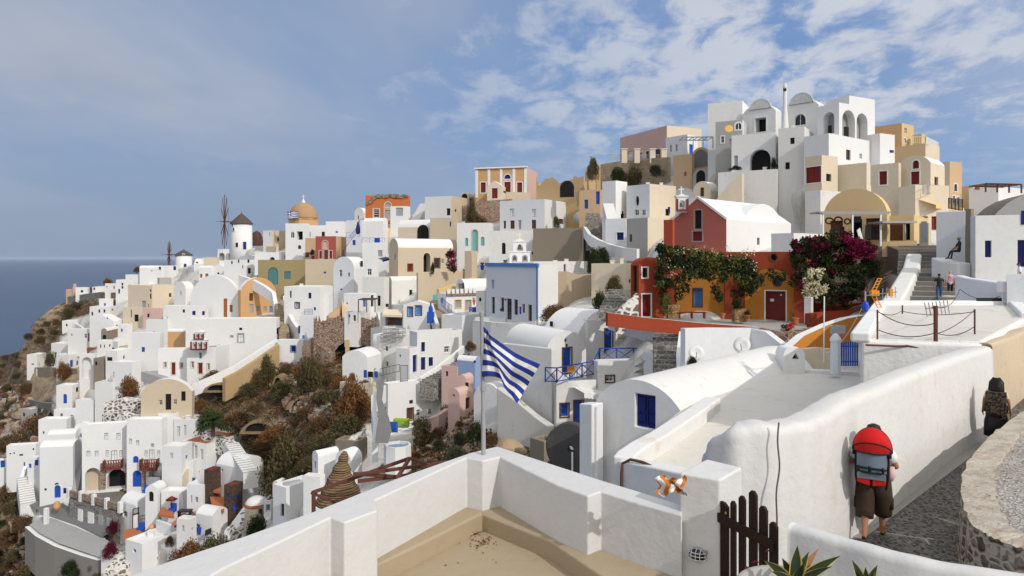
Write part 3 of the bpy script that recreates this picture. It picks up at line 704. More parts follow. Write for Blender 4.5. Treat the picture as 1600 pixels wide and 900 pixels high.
H('white arcade with two grey arches beside the big windmill', (340, 361, 372), (389, 412), 15, 'V', 'L 346.5 401 9 12 uAD;L 357 401 9 11 uAD', L=6, kd=4)
windmill('tall white windmill with dark conical thatch on the ridge', 362, 393, 402, 349, 333, (356, 347), 203, 42, 1, [(369, 352, 3, 4, 'k'), (371, 359, 3, 4, 'k'), (376.5, 383, 4, 7, 'k'), (387, 384, 5, 12, 'n')], 1)
c = P(401, 384, 216); mb = MB(); mb.lathe(c, [(2.0, 0), (2.0, 1.0), (1.8, 2.6), (1.2, 4.0), (.1, 4.6)], 20, sx=.95)
tag(mb.build('thatched_cone', plaster('brown_thatch', (.09, .05, .04), .4)), 'brown rounded thatched roof peeping out behind the tall windmill', 'roof')
H('stepped white houses right under the tall windmill', (350, 383, 404), (406, 436), 35, 'V', 'L 362 410 3 5 kA;L 373 408 2 5 k;L 379 417 2 5 k;R 390 423 5 9 k;R 388 408 3 5 k;R 400 408 3 5 k')
H('white domed roof house below the tall windmill', (331, 352, 359), (413, 436), 30, 'V', 'L 341 427 4 3 kA', 'vault', rise=.5)
H('white flat house with small black slit window below the white dome', (328, 366, 374), (430, 462), 30, 'V', 'L 345 443 8 3 k')
H('white stepped roof house with a beige flank beside the domed church', (411, 426, 446), (360, 386), 45, 'W', 'L 421 366 2 6 y', col2='E')
strip('balcony_wall', 'cream balcony wall with panels below the stepped roof house', [(400, 385), (412, 385), (433, 385)], 3.0, .5, 'C')
H('white house with an arched lintel over the olive wall', (398, 440, 447), (394, 408), 20, 'V', 'L 425 404 9 4 kA')
strip('white_terrace_wall', 'white wall joining the windmill houses and the olive wall', [(375, 402), (390, 398), (403, 400)], 6, .8, 'V')
def domed_church():
    d = 188; c = P(474, 362, d)
    root = empty('domed_church', c, 'church with a large tan dome and white walls on the ridge', 'church')
    mb = MB(); r = 22.5 / F * d
    mb.lathe(P(474, 352, d), [(r * 1.02, -2), (r * 1.02, 1.4), (r * 1.06, 1.45), (r * 1.06, 1.7)], 8); mb.build('drum', pm('A'), root)
    mb = MB(); hh = 26 / F * d; mb.lathe(P(474, 342.5, d), [(r * math.cos(a), hh * math.sin(a)) for a in [i * math.pi / 2 / 12 for i in range(13)]], 32); mb.build('dome', plaster('dome_plaster', (.42, .265, .14), .5, (.40, .27, .16)), root, smooth=True)
    mb = MB(); t = P(474, 317, d); mb.lathe(t, [(.5, -.2), (.45, .5), (.2, .7), (.1, 1.2)], 8); mb.box(t + Vector((-.06, -.06, 1)), t + Vector((.06, .06, 2.2))); mb.box(t + Vector((-.4, -.05, 1.6)), t + Vector((.4, .05, 1.72))); mb.build('finial', pm('V'), root)
domed_church()
H('white front house with arched window and black door below the dome', (446, 478, 484), (349, 405), 18, 'V', 'L 457 367 6 10 dA;L 468.5 368 9 13 k;L 468 386 5 6 dA', L=7, kd=2)
H('low white flat house right of the tan dome', (478, 508, 512), (352, 372), 15, 'V', 'L 482 366 6 8 k;L 505 366 5 8 k', kd=2)
H('white cube house near the tan dome with tall plain front', (509, 538, 542), (346, 372), 15, 'V', kd=1)
H('olive old house with pointed arch and teal shutters', (403, 478, 482), (406, 452), 12, 'L', 'L 426.5 431 16 27 qA;L 449 430 10 12 q', kd=0, L=8)
H('long beige terrace wall house below the rose house', (477, 522, 540), (405, 448), 20, 'E', '', kd=0)
H('rose red house with three doorways and an arched niche', (493, 525, 542), (369, 409), 22, 'P', 'L 501 398 4 12 h+k;L 509.6 398 6 15 h+k;L 517 398 4 12 h+k;L 508 382 8 12 eA+k', col2='T', kd=-1)
H('tan house flank beside the rose house', (477, 493, 496), (372, 409), 20, 'T', kd=0)
H('small pink cube porch beside the rose house', (474, 485, 492), (395, 411), 25, 'K', 'L 480 398 6 8 h;L 489 403 4 6 r', kd=-3)
def church_flag():
    d = 183; root = empty('flag', P(449, 350, d), 'small blue and white flag on a pole beside the tan dome', 'flag')
    mb = MB(); mb.tube([P(449, 352, d), P(449, 329, d)], .07, 6); mb.build('pole', M_STEEL, root)
    o = flag_mesh([[P(449 + 17 * u, 330 + 12 * v + .6 * math.sin(u * 7), d - .3 * math.sin(u * 6)) for u in np.linspace(0, 1, 12)] for v in np.linspace(0, 1, 8)], root, True)
def flag_mesh(grid, root, canton):
    mb = MB(); nr, nc = len(grid), len(grid[0]); mb.pts([p for row in grid for p in row])
    for i in range(nr - 1):
        for j in range(nc - 1): mb.idx((i * nc + j, i * nc + j + 1, (i + 1) * nc + j + 1, (i + 1) * nc + j))
    def fn(t):
        uv = t.n('ShaderNodeUVMap'); sp = t.n('ShaderNodeSeparateXYZ'); t.l(uv.outputs[0], sp.inputs[0]); U, V = sp.outputs[0], sp.outputs[1]
        st = t.mth('MODULO', t.mth('FLOOR', t.mth('MULTIPLY', V, 8.999)), 2.0)
        isblue = t.mth('SUBTRACT', 1.0, st)
        if canton:
            inc = t.mth('MULTIPLY', t.mth('LESS_THAN', U, .37), t.mth('GREATER_THAN', V, 4 / 9))
            cr = t.mth('MAXIMUM', t.mth('LESS_THAN', t.mth('ABSOLUTE', t.mth('SUBTRACT', U, .185)), .037), t.mth('LESS_THAN', t.mth('ABSOLUTE', t.mth('SUBTRACT', V, 6.5 / 9)), .055))
            isblue = t.mth('ADD', t.mth('MULTIPLY', isblue, t.mth('SUBTRACT', 1.0, inc)), t.mth('MULTIPLY', inc, t.mth('SUBTRACT', 1.0, cr)))
        w = t.mix(t.ramp(t.noise(6, 4), .3, .8), (.72, .71, .68), (.58, .57, .55))
        t.color(t.mix(isblue, w, (.018, .035, .23)))
        t.b.inputs['Roughness'].default_value = .8
        tr = t.n('ShaderNodeBsdfTranslucent'); tr.inputs[0].default_value = (.3, .3, .4, 1)
    o = mb.build('cloth', node_mat('flag_cloth_canton' if canton else 'flag_cloth', fn), root, smooth=True)
    uvl = o.data.uv_layers.new(name='UVMap')
    for lp in o.data.loops:
        k = lp.vertex_index; uvl.data[lp.index].uv = ((k % nc) / (nc - 1), 1 - (k // nc) / (nr - 1))
    return o
church_flag()
# ------------------------------------------------------------------ upper middle of the town
H('white house with a rounded gable end behind the orange ruin', (554, 568, 574), (324, 346), 40, 'W', '', 'vault', rise=.5, col2='C')
r_, fL_, fR_ = H('orange ruined house with broken red coping and arched fanlight', (571, 637, 641), (305, 347), 12, 'N', 'L 588 333 9 13 d+c;L 606 320 10 8 yA+c;L 606 335 10 15 y+c', L=8, kd=3)
mb = MB(); u0, u1 = .2, fL_.pix(573, 310)[0]
for i in range(26):
    u = u1 * i / 26; z = root_f[r_.name][3] + random.uniform(-.1, .35) - max(0, (i - 19)) * .34
    mb.obox(fL_.at(u + .2, z - .3, .06), fL_.U * .3, fL_.N * .22, Vector((0, 0, random.uniform(.25, .5))))
mb.build('broken_coping', M_STONE, r_)
H('white block with a tall grey window against the orange ruin', (610, 636, 641), (322, 350), 20, 'V', 'L 624 331 11 13 y', kd=-2)
strip('stair_wall', 'bright yellow curved stair wall under the orange ruin', [(604, 372), (606, 358), (620, 348), (644, 337)], 5, .8, 'Y')
H('beige house with a white front and a black window, high on the hill', (664, 705, 731), (306, 352), 30, 'W', 'L 700.6 331 6 11 k;R 712 329 3 4 k', col2='E', rc='E')
stairs('white outer stairs climbing beside the beige house', (648, 345, 162), (664, 318, 166), 2.4, 10, 'W')
H('cream cave house with a dark arched mouth', (622, 677, 690), (342, 385), 25, 'C', 'L 661 362 18 22 kA', 'vault', ax='L', rise=.4, kd=1)
H('tall beige wall house right of the cave house', (672, 712, 716), (340, 395), 18, 'E', '', kd=3)
H('long beige vaulted house with arched door and a white roof', (608, 622, 708), (372, 456), 62, 'E', 'R 667 410 11 30 kA+c;R 641 418 7 10 r+h;R 683 411 8 14 d+h;R 692 408 4 7 d;L 618 402 3 9 w', 'vault', ax='R', rise=.5, rc='V', chim='', kd=3)
strip('terrace_wall', 'beige terrace wall before the long beige vaulted house', [(652, 426, 116), (690, 425, 119), (700, 425, 120), (730, 424, 124)], 5.2, .5, 'E')
H('beige pillar block beside the magenta bush', (726, 737, 746), (392, 440), 35, 'E')
strip('yellow_stair_wall', 'sloping yellow wall below the beige terrace', [(684, 452, 113), (712, 443, 116), (742, 432, 119)], 2.6, .6, 'Y')
H('cream house with three teal arched shutters', (714, 765, 771), (348, 402), 12, 'W', 'L 742 376 9 34 tA+k;L 729 378 5 13 tA;L 754 377 6 14 tA', L=8, kd=2)
H('grey white terrace house with a small arched door', (764, 832, 838), (360, 404), 10, 'S', 'L 787 388 6 18 kA', L=6, kd=-2)
H('two storey white house with brown shutters and a rounded corner', (781, 851, 917), (311, 364), 28, 'Q', 'L 800 332 7 12 w;L 834 333 7 12 w;L 788.5 351 4 12 h;L 800.5 351 7 13 h;L 812 351 5 14 y;L 834 350.5 7 14 h;R 877 346 7 8 h', kd=-2, col2='W')
strip('rubble_wall', 'sloping rubble wall with brown weeds under the apricot house', [(722, 322, 150), (760, 314, 151), (800, 311, 152)], 6.5, 1.0, M_STONE, cop='W')
r_, fL_, fR_ = H('apricot house with white pilasters and dark red doors on the hilltop', (743, 823, 840), (261, 312), 14, 'A', 'L 755 293 8 16 r+w;L 793 276 10 7 nA+w;L 793 293 10 18 r+w;L 812 293 8 16 r+w', kd=3, col2='K')
mb = MB()
for px in (745, 764, 783, 803, 821):
    u, z, Y = fL_.pix(px, 280); mb.obox(fL_.at(u, (root_f[r_.name][3] + z - 4.0) / 2 - .2, .05), fL_.U * .30, fL_.N * .06, Vector((0, 0, (root_f[r_.name][3] - z + 4.0) / 2)))
mb.build('pilaster', M_WHITEP, r_)
mb = MB(); zt_ = root_f[r_.name][3]; u1 = fL_.pix(743, 262)[0]; mb.obox(fL_.at(u1 / 2, zt_ + .05, .1), fL_.U * (u1 / 2 + .2), fL_.N * .3, Vector((0, 0, .14))); mb.build('cornice', M_WHITEP, r_)
H('cream porch with a pointed pediment before the apricot house', (761, 784, 790), (282, 314), 14, 'C', 'L 773 302 9 16 r', 'tri', ax='R', rise=.35, kd=-1)
strip('terrace_wall', 'cream terrace wall with iron railing before the apricot house', [(742, 302), (760, 302)], 3.4, .5, 'C')
strip('terrace_wall', 'cream terrace wall right of the pediment porch', [(790, 300), (828, 301)], 3.4, .5, 'C')
H('small white arched gate house left of the apricot house', (718, 732, 744), (299, 318), 25, 'W', 'L 726 307 9 9 kA', 'vault', rise=.5)
r_, fL_, fR_ = H('roofless tan ruin with a big dark arch on the hilltop', (838, 912, 942), (271, 330), 18, 'RU', 'L 886 295 22 26 kAD', kd=3, col2='T', rc='T', jag=1.6)
H('broken tan tower of the ruin overgrown with ivy', (914, 932, 943), (254, 300), 30, 'RU', '', kd=4, jag=1.8)
H('square tan doorway block with a dark red door in the ruin', (860, 884, 890), (294, 318), 18, 'T', 'L 871 306 9 18 r', kd=-3)
H('tan hut with two blue doors beside the ruin steps', (905, 938, 943), (296, 336), 15, 'T', 'L 934 309 6 20 b;L 916 319 6 14 b', kd=1)
stairs('grey stone stairs rising to the tan ruin', (928, 372, 112), (926, 334, 127), 2.6, 14, M_GREYSTONE)
H('big brown grey retaining block with crumbling plaster', (833, 908, 922), (356, 412), 12, 'H', '', ext=5, rc='H', kd=-1)
def belfry(label, x0, x1, ys, tiers, d, trim=None, name='bell_tower'):
    root = empty(name, P((x0 + x1) / 2, ys[-1], d), label, 'bell tower'); cx = (x0 + x1) / 2; k = 0
    for (w, ya, yb_, n) in tiers:
        c = P(cx, yb_, d); W = w / F * d; z0 = c.z; z1 = P(cx, ya, d).z; f = Face(Vector((c.x - W / 2, d - .5, 0)), Vector((1, 0, 0)), Vector((0, -1, 0)))
        for i in range(n):
            ww = W / n * .55; hh = (z1 - z0) * .66; f.holes.append((opening(W * (i + .5) / n, z0 + (z1 - z0) * .12 + hh / 2, ww, hh, 'A'), .8))
        ol = [(0, z0), (W, z0), (W, z1)] + ([] if k < len(tiers) - 1 else [(W * .75, z1 + W * .18), (W * .5, z1 + W * .3), (W * .25, z1 + W * .18)]) + [(0, z1)]
        mb = MB(); f.wall(mb, ol, .8); f2 = Face(Vector((c.x - W / 2, d + .3, 0)), Vector((1, 0, 0)), Vector((0, 1, 0))); f2.holes = [(h, 0) for h, _ in f.holes]; f2.wall(mb, ol)
        for a_, b_ in zip(ol, ol[1:] + ol[:1]): mb.face([f.at(*a_), f.at(*b_), f2.at(*b_), f2.at(*a_)])
        mb.obox((c.x, d - .1, z1 + .06), (W / 2 + .12, 0, 0), (0, .5, 0), (0, 0, .07))
        mb.build('tier', pm('V'), root); k += 1
        if trim:
            tb = MB(); tb.obox((c.x, d - .62, z0 + .2), (W / 2 + .1, 0, 0), (0, .06, 0), (0, 0, .1)); tb.build('trim', trim, root)
            for i in range(n + 1):
                tb = MB(); tb.obox((c.x - W / 2 + W * i / n, d - .6, (z0 + z1) / 2), (.12, 0, 0), (0, .05, 0), (0, 0, (z1 - z0) * .35)); tb.build('stripe', trim, root)
        for i in range(n):
            bb = MB(); bc = Vector((c.x - W / 2 + W * (i + .5) / n, d - .1, z0 + (z1 - z0) * .5)); s = W / n * .2; bb.lathe(bc, [(s, -s), (s * .7, -s * .3), (s * .55, s * .6), (s * .1, s)], 10); bb.build('bell', paint('bronze', (.12, .09, .05), .4), root)
    mb = MB(); t = P(cx, tiers[-1][1], d); t.z += W * .3; mb.box((t.x - .06, d - .16, t.z), (t.x + .06, d - .04, t.z + .8)); mb.box((t.x - .28, d - .15, t.z + .45), (t.x + .28, d - .05, t.z + .56)); mb.build('cross', pm('V'), root)
    return root
belfry('white stepped bell tower behind the pale blue chapel', 798, 826, (412,), [(32, 394, 413, 2), (20, 378, 394, 1)], 95)
H('white chapel nave with a low terrace roof behind the bell tower', (800, 834, 918), (409, 432), 30, 'W', '', kd=-6, d=98)
r_, fL_, fR_ = H('pale blue chapel facade with tall dark doors and blue trim', (760, 841, 872), (413, 504), 56, 'B', 'L 770.6 477 5 26 d;L 785 476 5 22 d;L 795.5 483 8 33 d;L 806 480 6 24 d;L 812.6 485 4 12 b;L 818 482 4 14 d;L 828 489 6 26 d;L 770 444 4 14 y;L 790 468 3 3 b', col2='S', rc='W', d=84, ext=4)
zt_ = root_f[r_.name][3]; lL = fL_.pix(760, 450)[0]
mb = MB(); mb.obox(fL_.at(lL / 2, zt_ - .1, .06), fL_.U * (lL / 2 + .15), fL_.N * .12, Vector((0, 0, .22))); mb.build('cornice', M_LBLUE, r_)
mb = MB(); mb.obox(fL_.at(.15, zt_ - 3.4, .05), fL_.U * .14, fL_.N * .06, Vector((0, 0, 3.2))); mb.build('corner_trim', M_LBLUE, r_)
# ------------------------------------------------------------------ upper right: hilltop mansions
H('rose pink long house with white balustrade on the hilltop', (969, 1042, 1096), (196, 258), 52, 'K', 'L 985 241 7 10 w;L 1001 244 6 12 d+w;L 1012 243 6 14 d+w;L 1028 242 8 18 d+w', col2='C', kd=6, rc='K')
strip('terrace_wall', 'white edged rubble terrace wall below the rose pink house', [(940, 257, 138), (990, 249, 134), (1046, 246, 128)], 5.0, .8, M_TANSTONE, cop='W')
def railing(label, pts, h, mat=M_BLUE, cross=True, name='railing', post=.05, step=1.6, thick=.045):
    Q = [P(*p) for p in pts]; mb = MB()
    for a, b in zip(Q, Q[1:]):
        n = max(1, int(round((b - a).length / step)))
        for i in range(n + 1):
            p = a.lerp(b, i / n); mb.bar(p, p + Vector((0, 0, h)), post)
            if i < n:
                q = a.lerp(b, (i + 1) / n); H_ = Vector((0, 0, h))
                if cross: mb.bar(p + H_ * .08, q + H_ * .92, thick * .7); mb.bar(p + H_ * .92, q + H_ * .08, thick * .7)
                else:
                    for k in range(1, 6): s = p.lerp(q, k / 6); mb.bar(s, s + H_, thick * .5)
        mb.bar(a + Vector((0, 0, h)), b + Vector((0, 0, h)), thick * 1.2); mb.bar(a + Vector((0, 0, h * .08)), b + Vector((0, 0, h * .08)), thick)
    return tag(mb.build(name, mat), label, 'railing')
def balustrade():
    root = empty('balustrade', P(1000, 250, 131), 'cream terrace balustrade with square posts before the rose pink house', 'balustrade')
    for px in (975, 995, 1019, 1037):
        c = P(px, 251, 131); mb = MB(); mb.box((c.x - .5, 130.5, c.z - .5), (c.x + .5, 131.5, c.z + 2.0)); mb.box((c.x - .62, 130.4, c.z + 2.0), (c.x + .62, 131.6, c.z + 2.2)); mb.build('post', pm('C'), root)
    mb = MB(); a, b = P(950, 251, 131), P(1041, 251, 131)
    for i in range(46):
        p = a.lerp(b, i / 45); mb.bar(p, p + Vector((0, 0, 1.1)), .06)
    mb.bar(a + Vector((0, 0, 1.1)), b + Vector((0, 0, 1.1)), .09); mb.build('rail', M_STEEL, root)
balustrade()
H('white blue house with three small windows beside the pink house', (1040, 1074, 1090), (210, 268), 35, 'Q', 'L 1048 232 3 11 d;L 1057 231 3 11 d;R 1080 233 6 15 b', kd=2)
def pergola(label, c0, c1, h, posts, mat, slats=7, name='pergola'):
    A, B, C2 = P(*c0), P(*c1), None
    root = empty(name, A, label, 'pergola'); up = Vector((0, 0, h)); dp = Vector((0, 3.0, 0))
    for k in range(posts):
        p = A.lerp(B, k / (posts - 1)); mb = MB(); mb.bar(p, p + up, .14); mb.build('post', mat, root)
    mb = MB(); mb.bar(A + up, B + up, .16); mb.bar(A + up + dp, B + up + dp, .16)
    for k in range(slats): p = A.lerp(B, k / (slats - 1)); mb.bar(p + up, p + up + dp, .09)
    mb.build('beam', mat, root)
pergola('grey slatted pergola roof beside the white blue house', (1068, 232, 112), (1114, 232, 110), 1.8, 4, M_STEEL)
H('tan house with a wide arched porch below the pergola', (1081, 1108, 1142), (228, 276), 35, 'T', 'L 1095 247 22 27 sAD', 'vault', ax='R', rise=.3, kd=-1, col2='T')
H('tan flank wall house left of the arched porch', (1052, 1081, 1085), (240, 284), 25, 'T', kd=0)
H('small cream barrel roof store with dark doorway', (1083, 1110, 1122), (282, 318), 30, 'C', 'L 1097 300 6 14 h', 'vault', rise=.5, kd=-4, d=108)
H('larger cream barrel roof store behind the small one', (1107, 1134, 1146), (269, 310), 30, 'C', 'L 1119 283 4 6 d;L 1119 292 4 6 d', 'vault', rise=.5, d=112)
H('grey stone barrel arch beside the cream stores', (1082, 1107, 1114), (262, 292), 30, 'G', 'L 1095 277 14 22 kAD', 'vault', rise=.5, d=116)
H('tall plain white house at the very top of the hill', (1106, 1160, 1178), (157, 262), 10, 'W', '', d=112, col2='V')
H('grey house with a blue cornice band, a yellow oval sign and a wheel window', (1118, 1160, 1166), (187, 262), 10, 'G', 'L 1154 197 11 12 dA+w;L 1129 218 5 10 d+w;L 1143 222 6 10 y', d=107, col2='W')
def sign_oval():
    c = P(1139, 201, 105.6); mb = MB(); mb.lathe((0, 0, 0), [(.01, -.04), (.62, -.04), (.62, .04), (.01, .04)], 24, sy=.85)
    o = mb.build('oval_sign', M_YELLOWP); o.matrix_world = Matrix.Translation(c) @ Matrix.Rotation(R(90), 4, 'X'); tag(o, 'small yellow oval sign on the grey house', 'sign')
def latticed(label, xs, ys, a, d, lat, wins, L=9):
    r_, fL_, fR_ = H(label, xs, ys, a, 'W', wins, 'vault', d=d, rise=.26, L=L, rc='V')
    x, y, w, h = lat; u, z, Y = fL_.pix(x, y + h / 2); W = w / F * Y / .96; hh = h / F * Y; pr = seg_profile(W, hh, 16)
    mb = MB(); poly = [(u - W / 2 + q, z + zz) for q, zz in pr]; fill(mb, fL_, poly, .03); mb.build('lunette', plaster('grey_lattice_back', (.52, .49, .46), .2), r_)
    mb = MB()
    for i in range(1, 20):
        q = W * i / 20; t = float(np.interp(q, [p[0] for p in pr], [p[1] for p in pr])); mb.obox(fL_.at(u - W / 2 + q, z + t / 2, .07), fL_.U * .05, fL_.N * .03, Vector((0, 0, t / 2)))
    for j in range(1, 8):
        zz = hh * j / 8; qs = [q for q, t in pr if t >= zz]
        if qs: mb.obox(fL_.at(u - W / 2 + (qs[0] + qs[-1]) / 2, z + zz, .075), fL_.U * ((qs[-1] - qs[0]) / 2), fL_.N * .03, Vector((0, 0, .04)))
    ring(mb, fL_, poly, [(u + (q[0] - u) * 1.06, z + (q[1] - z) * 1.1) for q in poly], .0, .12)
    mb.build('lattice', pm('W'), r_)
latticed('white vaulted mansion wing with lattice lunette and wide black window', (1160, 1212, 1221), (158, 262), 22, 108, (1188, 163, 33, 15), 'L 1188.5 195 17 22 k+w')
latticed('white vaulted mansion wing with lattice lunette beside the slim chimney', (1225, 1279, 1290), (149, 262), 22, 106, (1252, 154, 36, 16), 'L 1250 187 18 18 dA+w')
sign_oval()
def tall_chimney():
    d = 104; root = empty('tall_chimney', P(1226, 205, d), 'tall slim white chimney flaring at its base between the lattice vaults', 'chimney')
    mb = MB(); c = P(1226.5, 205, d); s = 1 / F * d
    mb.lathe(c, [(8 * s, -2), (5.2 * s, 1.0), (3.8 * s, 2.4), (3.1 * s, 4), (3.0 * s, 6.4), (3.5 * s, 6.5), (3.5 * s, 6.7), (2.7 * s, 6.75), (2.5 * s, 7.0)], 16); mb.build('shaft', pm('V'), root, smooth=False)
    mb = MB()
    for dx in (-1.2, 1.2): q = P(1226.5 + dx, 140, d - 3.0 * s); mb.box((q.x - .1, q.y - .04, q.z - .2), (q.x + .1, q.y + .1, q.z + .2))
    mb.build('vent', M_DARK, root)
tall_chimney()
H('white house with a big black arch below the lattice vaults', (1143, 1212, 1218), (206, 276), 10, 'W', 'L 1188 250 32 34 kAD;L 1150 252 6 18 y', d=101)
H('tall white tower wall with two small black windows', (1216, 1257, 1272), (197, 362), 10, 'S', 'L 1238 220 7 10 k;L 1230.5 259 7 11 k', d=97, ext=8, kd=0)
H('high sloping white wall mass under the black arch', (1122, 1214, 1222), (264, 362), 10, 'S', '', d=98, ext=8)
strip('sloping_wall', 'cream sloping buttress wall beside the white wall mass', [(1122, 312, 100), (1140, 290, 99), (1161, 271, 98)], 9, 1.2, 'C')
def arcade():
    r_, fL_, fR_ = H('white loggia with tall open arches at the mansion corner', (1277, 1311, 1362), (160, 262), 36, 'V', 'L 1295 192 17 34 uAD;R 1326 195 20 46 uAD;R 1347 200 17 46 uAD;L 1297 203 6 14 k;R 1322 207 8 18 k', d=97)
    H('white upper block behind the loggia', (1290, 1327, 1367), (149, 250), 36, 'V', '', d=103)
arcade()
H('white house with three small windows under the loggia', (1256, 1295, 1393), (208, 275), 30, 'V', 'R 1325.5 242 7 16 d;R 1345 244 4 8 d', d=93, ext=6)
H('white stepped house with small vaults right of the loggia', (1355, 1375, 1398), (208, 262), 35, 'V', '', d=98)
H('beige house with wide dark red shutters', (1258, 1284, 1309), (242, 302), 35, 'C', 'L 1271 273 24 25 r+w', d=86, ext=1)
H('plain beige block with white edges beside the red shutters', (1308, 1354, 1360), (254, 312), 20, 'C', '', d=86)
H('white washed rock base under the red shutter house', (1258, 1282, 1320), (297, 360), 35, 'S', '', d=85)
r_, fL_, fR_ = H('yellow vault fronted house with red arched fanlight and balcony', (1404, 1454, 1476), (240, 330), 18, 'C', 'L 1431 257 10 13 rA+w;L 1430 278 13 20 r+w;R 1463 285 6 17 r', 'vault', d=74, rise=.3, rc='V')
H('yellow wing with one dark red window beside the vault front', (1361, 1404, 1408), (254, 336), 18, 'C', 'L 1380 278 12 21 r+w', d=75)
H('yellow lower balcony block under the red fanlight', (1404, 1430, 1483), (289, 345), 50, 'C', 'R 1446 348 8 20 r;R 1460 350 9 24 r;R 1474 350 5 16 w', d=71, ext=4)
railing('white patterned iron balcony railing on the yellow house', [(1442, 303, 69.5), (1470, 303, 74)], .9, M_STEEL, False)
def awning(label, px, depth, drop, mat, mat2=None, name='awning', scal=True):
    A, B = P(*px[0]), P(*px[1]); f = Vector((B.y - A.y, -(B.x - A.x), 0)).normalized()
    if f.y > 0: f = -f
    mb = MB(); n = 14
    for i in range(n):
        a = A.lerp(B, i / n); b = A.lerp(B, (i + 1) / n); o = f * depth - Vector((0, 0, drop))
        mb.face([a, b, b + o, a + o], i % 2 if mat2 else 0); mb.face([a + o, b + o, b + o - Vector((0, 0, .3)), (a + b) / 2 + o - Vector((0, 0, .38)), a + o - Vector((0, 0, .3))], i % 2 if mat2 else 0)
    return tag(mb.build(name, [mat, mat2] if mat2 else mat), label, 'awning')
awning('scalloped yellow awning under the balcony of the yellow house', ((1436, 312, 71), (1482, 318, 80)), 1.5, .6, paint('yellow_canvas', (.75, .52, .2), .8))
H('tan flat topped house highest on the right shoulder', (1367, 1409, 1428), (192, 262), 25, 'A', 'L 1393 217 6 9 d+w;R 1415 204 4 8 d;R 1414 220 3 8 d+w;R 1421 221 3 8 d', d=112, col2='Z')
H('small yellow block stepping down from the tan flat topped house', (1426, 1440, 1446), (209, 262), 25, 'Y', '', d=111)
H('tan terrace house with balustrade below the yellow block', (1385, 1446, 1468), (224, 275), 22, 'T', '', d=104, col2='C')
railing('pale balustrade along the tan terrace house', [(1427, 224, 103), (1446, 224, 102), (1466, 232, 112)], 1.0, M_WHITEP, False)
H('tall tan house with a small arched window on the right shoulder', (1449, 1484, 1503), (252, 340), 35, 'E', 'R 1493 293 5 12 kA+w;R 1490 312 4 12 d+w;R 1497 314 4 12 d+w', d=86, col2='T')
H('low tan house at the end of the ridge by the sky', (1500, 1520, 1545), (290, 330), 30, 'T', '', d=92)
H('low white house with a rusty roof terrace at the end of the ridge', (1514, 1560, 1600), (291, 330), 25, 'W', 'L 1527 294 8 5 o', d=88)
pergola('dark flat pergola at the far end of the ridge', (1540, 300, 84), (1596, 302, 80), 1.0, 4, M_BROWN)
# stepped white house and grey block in the centre right
H('white house with an oval window and outer stairs', (979, 1015, 1056), (287, 345), 40, 'Q', 'L 996 314 6 17 kO+w;L 995 332 7 9 d+w;L 1006 332 6 9 d+w;L 972 335 4 10 k', d=104, col2='C')
H('white stair tower house left of the oval window', (941, 962, 980), (282, 345), 35, 'V', 'L 944 338 4 14 k;R 973 340 6 12 k', d=107)
stairs('narrow white stairs on the front of the white house', (957, 345, 103), (950, 318, 106), 1.6, 9, 'V', name='white_stairs')
H('white wall house with a bright blue shutter below the stair tower', (946, 978, 982), (341, 392), 20, 'Q', 'L 969 369 11 12 n+w', d=100)
H('grey beige block with one small brown window', (979, 1012, 1044), (340, 398), 38, 'G', 'L 985.5 372 4 12 h', d=92, col2='C', ext=5)
H('beige house wall with climbing weeds by the curved white rail', (924, 978, 998), (412, 468), 25, 'C', '', d=84, col2='C', ext=5)
strip('curved_rail_wall', 'curving white parapet sweeping down beside the stairs', [(914, 354, 108), (922, 366, 104), (935, 374, 100), (955, 382, 96), (975, 387, 92), (997, 389, 90)], 1.6, .5, 'W')
strip('rock_face', 'pale rock face with crumbling plaster beside the blue chapel', [(864, 428, 90), (880, 424, 90), (900, 430, 91), (924, 428, 92)], 9, 2.5, plaster('rock_plaster', (.45, .36, .26), 1., (.20, .18, .16), .8))

# ------------------------------------------------------------------ middle of the town
H('big white vaulted house with tall orange shutters', (297, 374, 378), (430, 492), 30, 'V', 'L 352 481 6 29 o;L 361 482 5 11 o;L 302 489 3 7 n', 'vault', ax='R', rise=.42, L=12, kd=2)
H('weathered orange house with a curved white coping', (372, 376, 431), (434, 493), 62, 'A', 'R 392.6 464 6 12 h;R 393 482 6 14 y;R 403 482 5 8 y;R 414 483 5 8 y;R 424 483 6 10 l', 'vault', ax='L', rise=.32, L=7, kd=-1, rc='V')
strip('curved_white_coping', 'white sloping coping wall curving down past the orange house', [(375, 430, 152), (395, 436, 149), (415, 447, 146), (428, 457, 144), (431, 475, 142)], 2.2, .8, 'V')
H('huge blank white wall house above the red door chapel', (290, 432, 437), (497, 545), 12, 'W', 'L 376 528 9 13 w+g;L 362 526 6 4 y;L 376 514 5 4 k;L 302 489 3 6 n;L 318 490 3 5 n', L=6, kd=2)
railing('dark iron balcony rail on the huge white wall', [(364, 541, 128), (392, 541, 128)], 1.0, M_BLACK)
H('white upper house with small windows left of the orange shutters', (262, 320, 326), (478, 505), 25, 'W', 'L 304 489 3 7 n;L 318 489 4 6 n;L 287 486 4 5 k')
def chapel():
    d = 118
    H('white chapel wing with a dark red door between two small windows', (247, 293, 297), (544, 590), 18, 'V', 'L 258 570 4 8 d+c;L 271 576 6 19 r+c;L 283.6 571 4 8 d+c', d=d + 2, rc='U', L=6)
    H('white chapel front with a dark red door and a black window above it', (292, 337, 372), (543, 590), 24, 'V', 'L 300.7 570 4 10 d+c;L 313 556 4 10 d;L 313 575.5 7 17 r+c;L 325.6 573 4 10 d+c', d=d - 1, rc='U')
chapel()
belfry('white three tiered belfry with dark red trim on the red door chapel', 301, 325, (547,), [(24, 531, 547, 3), (14, 519, 531, 2)], 116, M_RED)
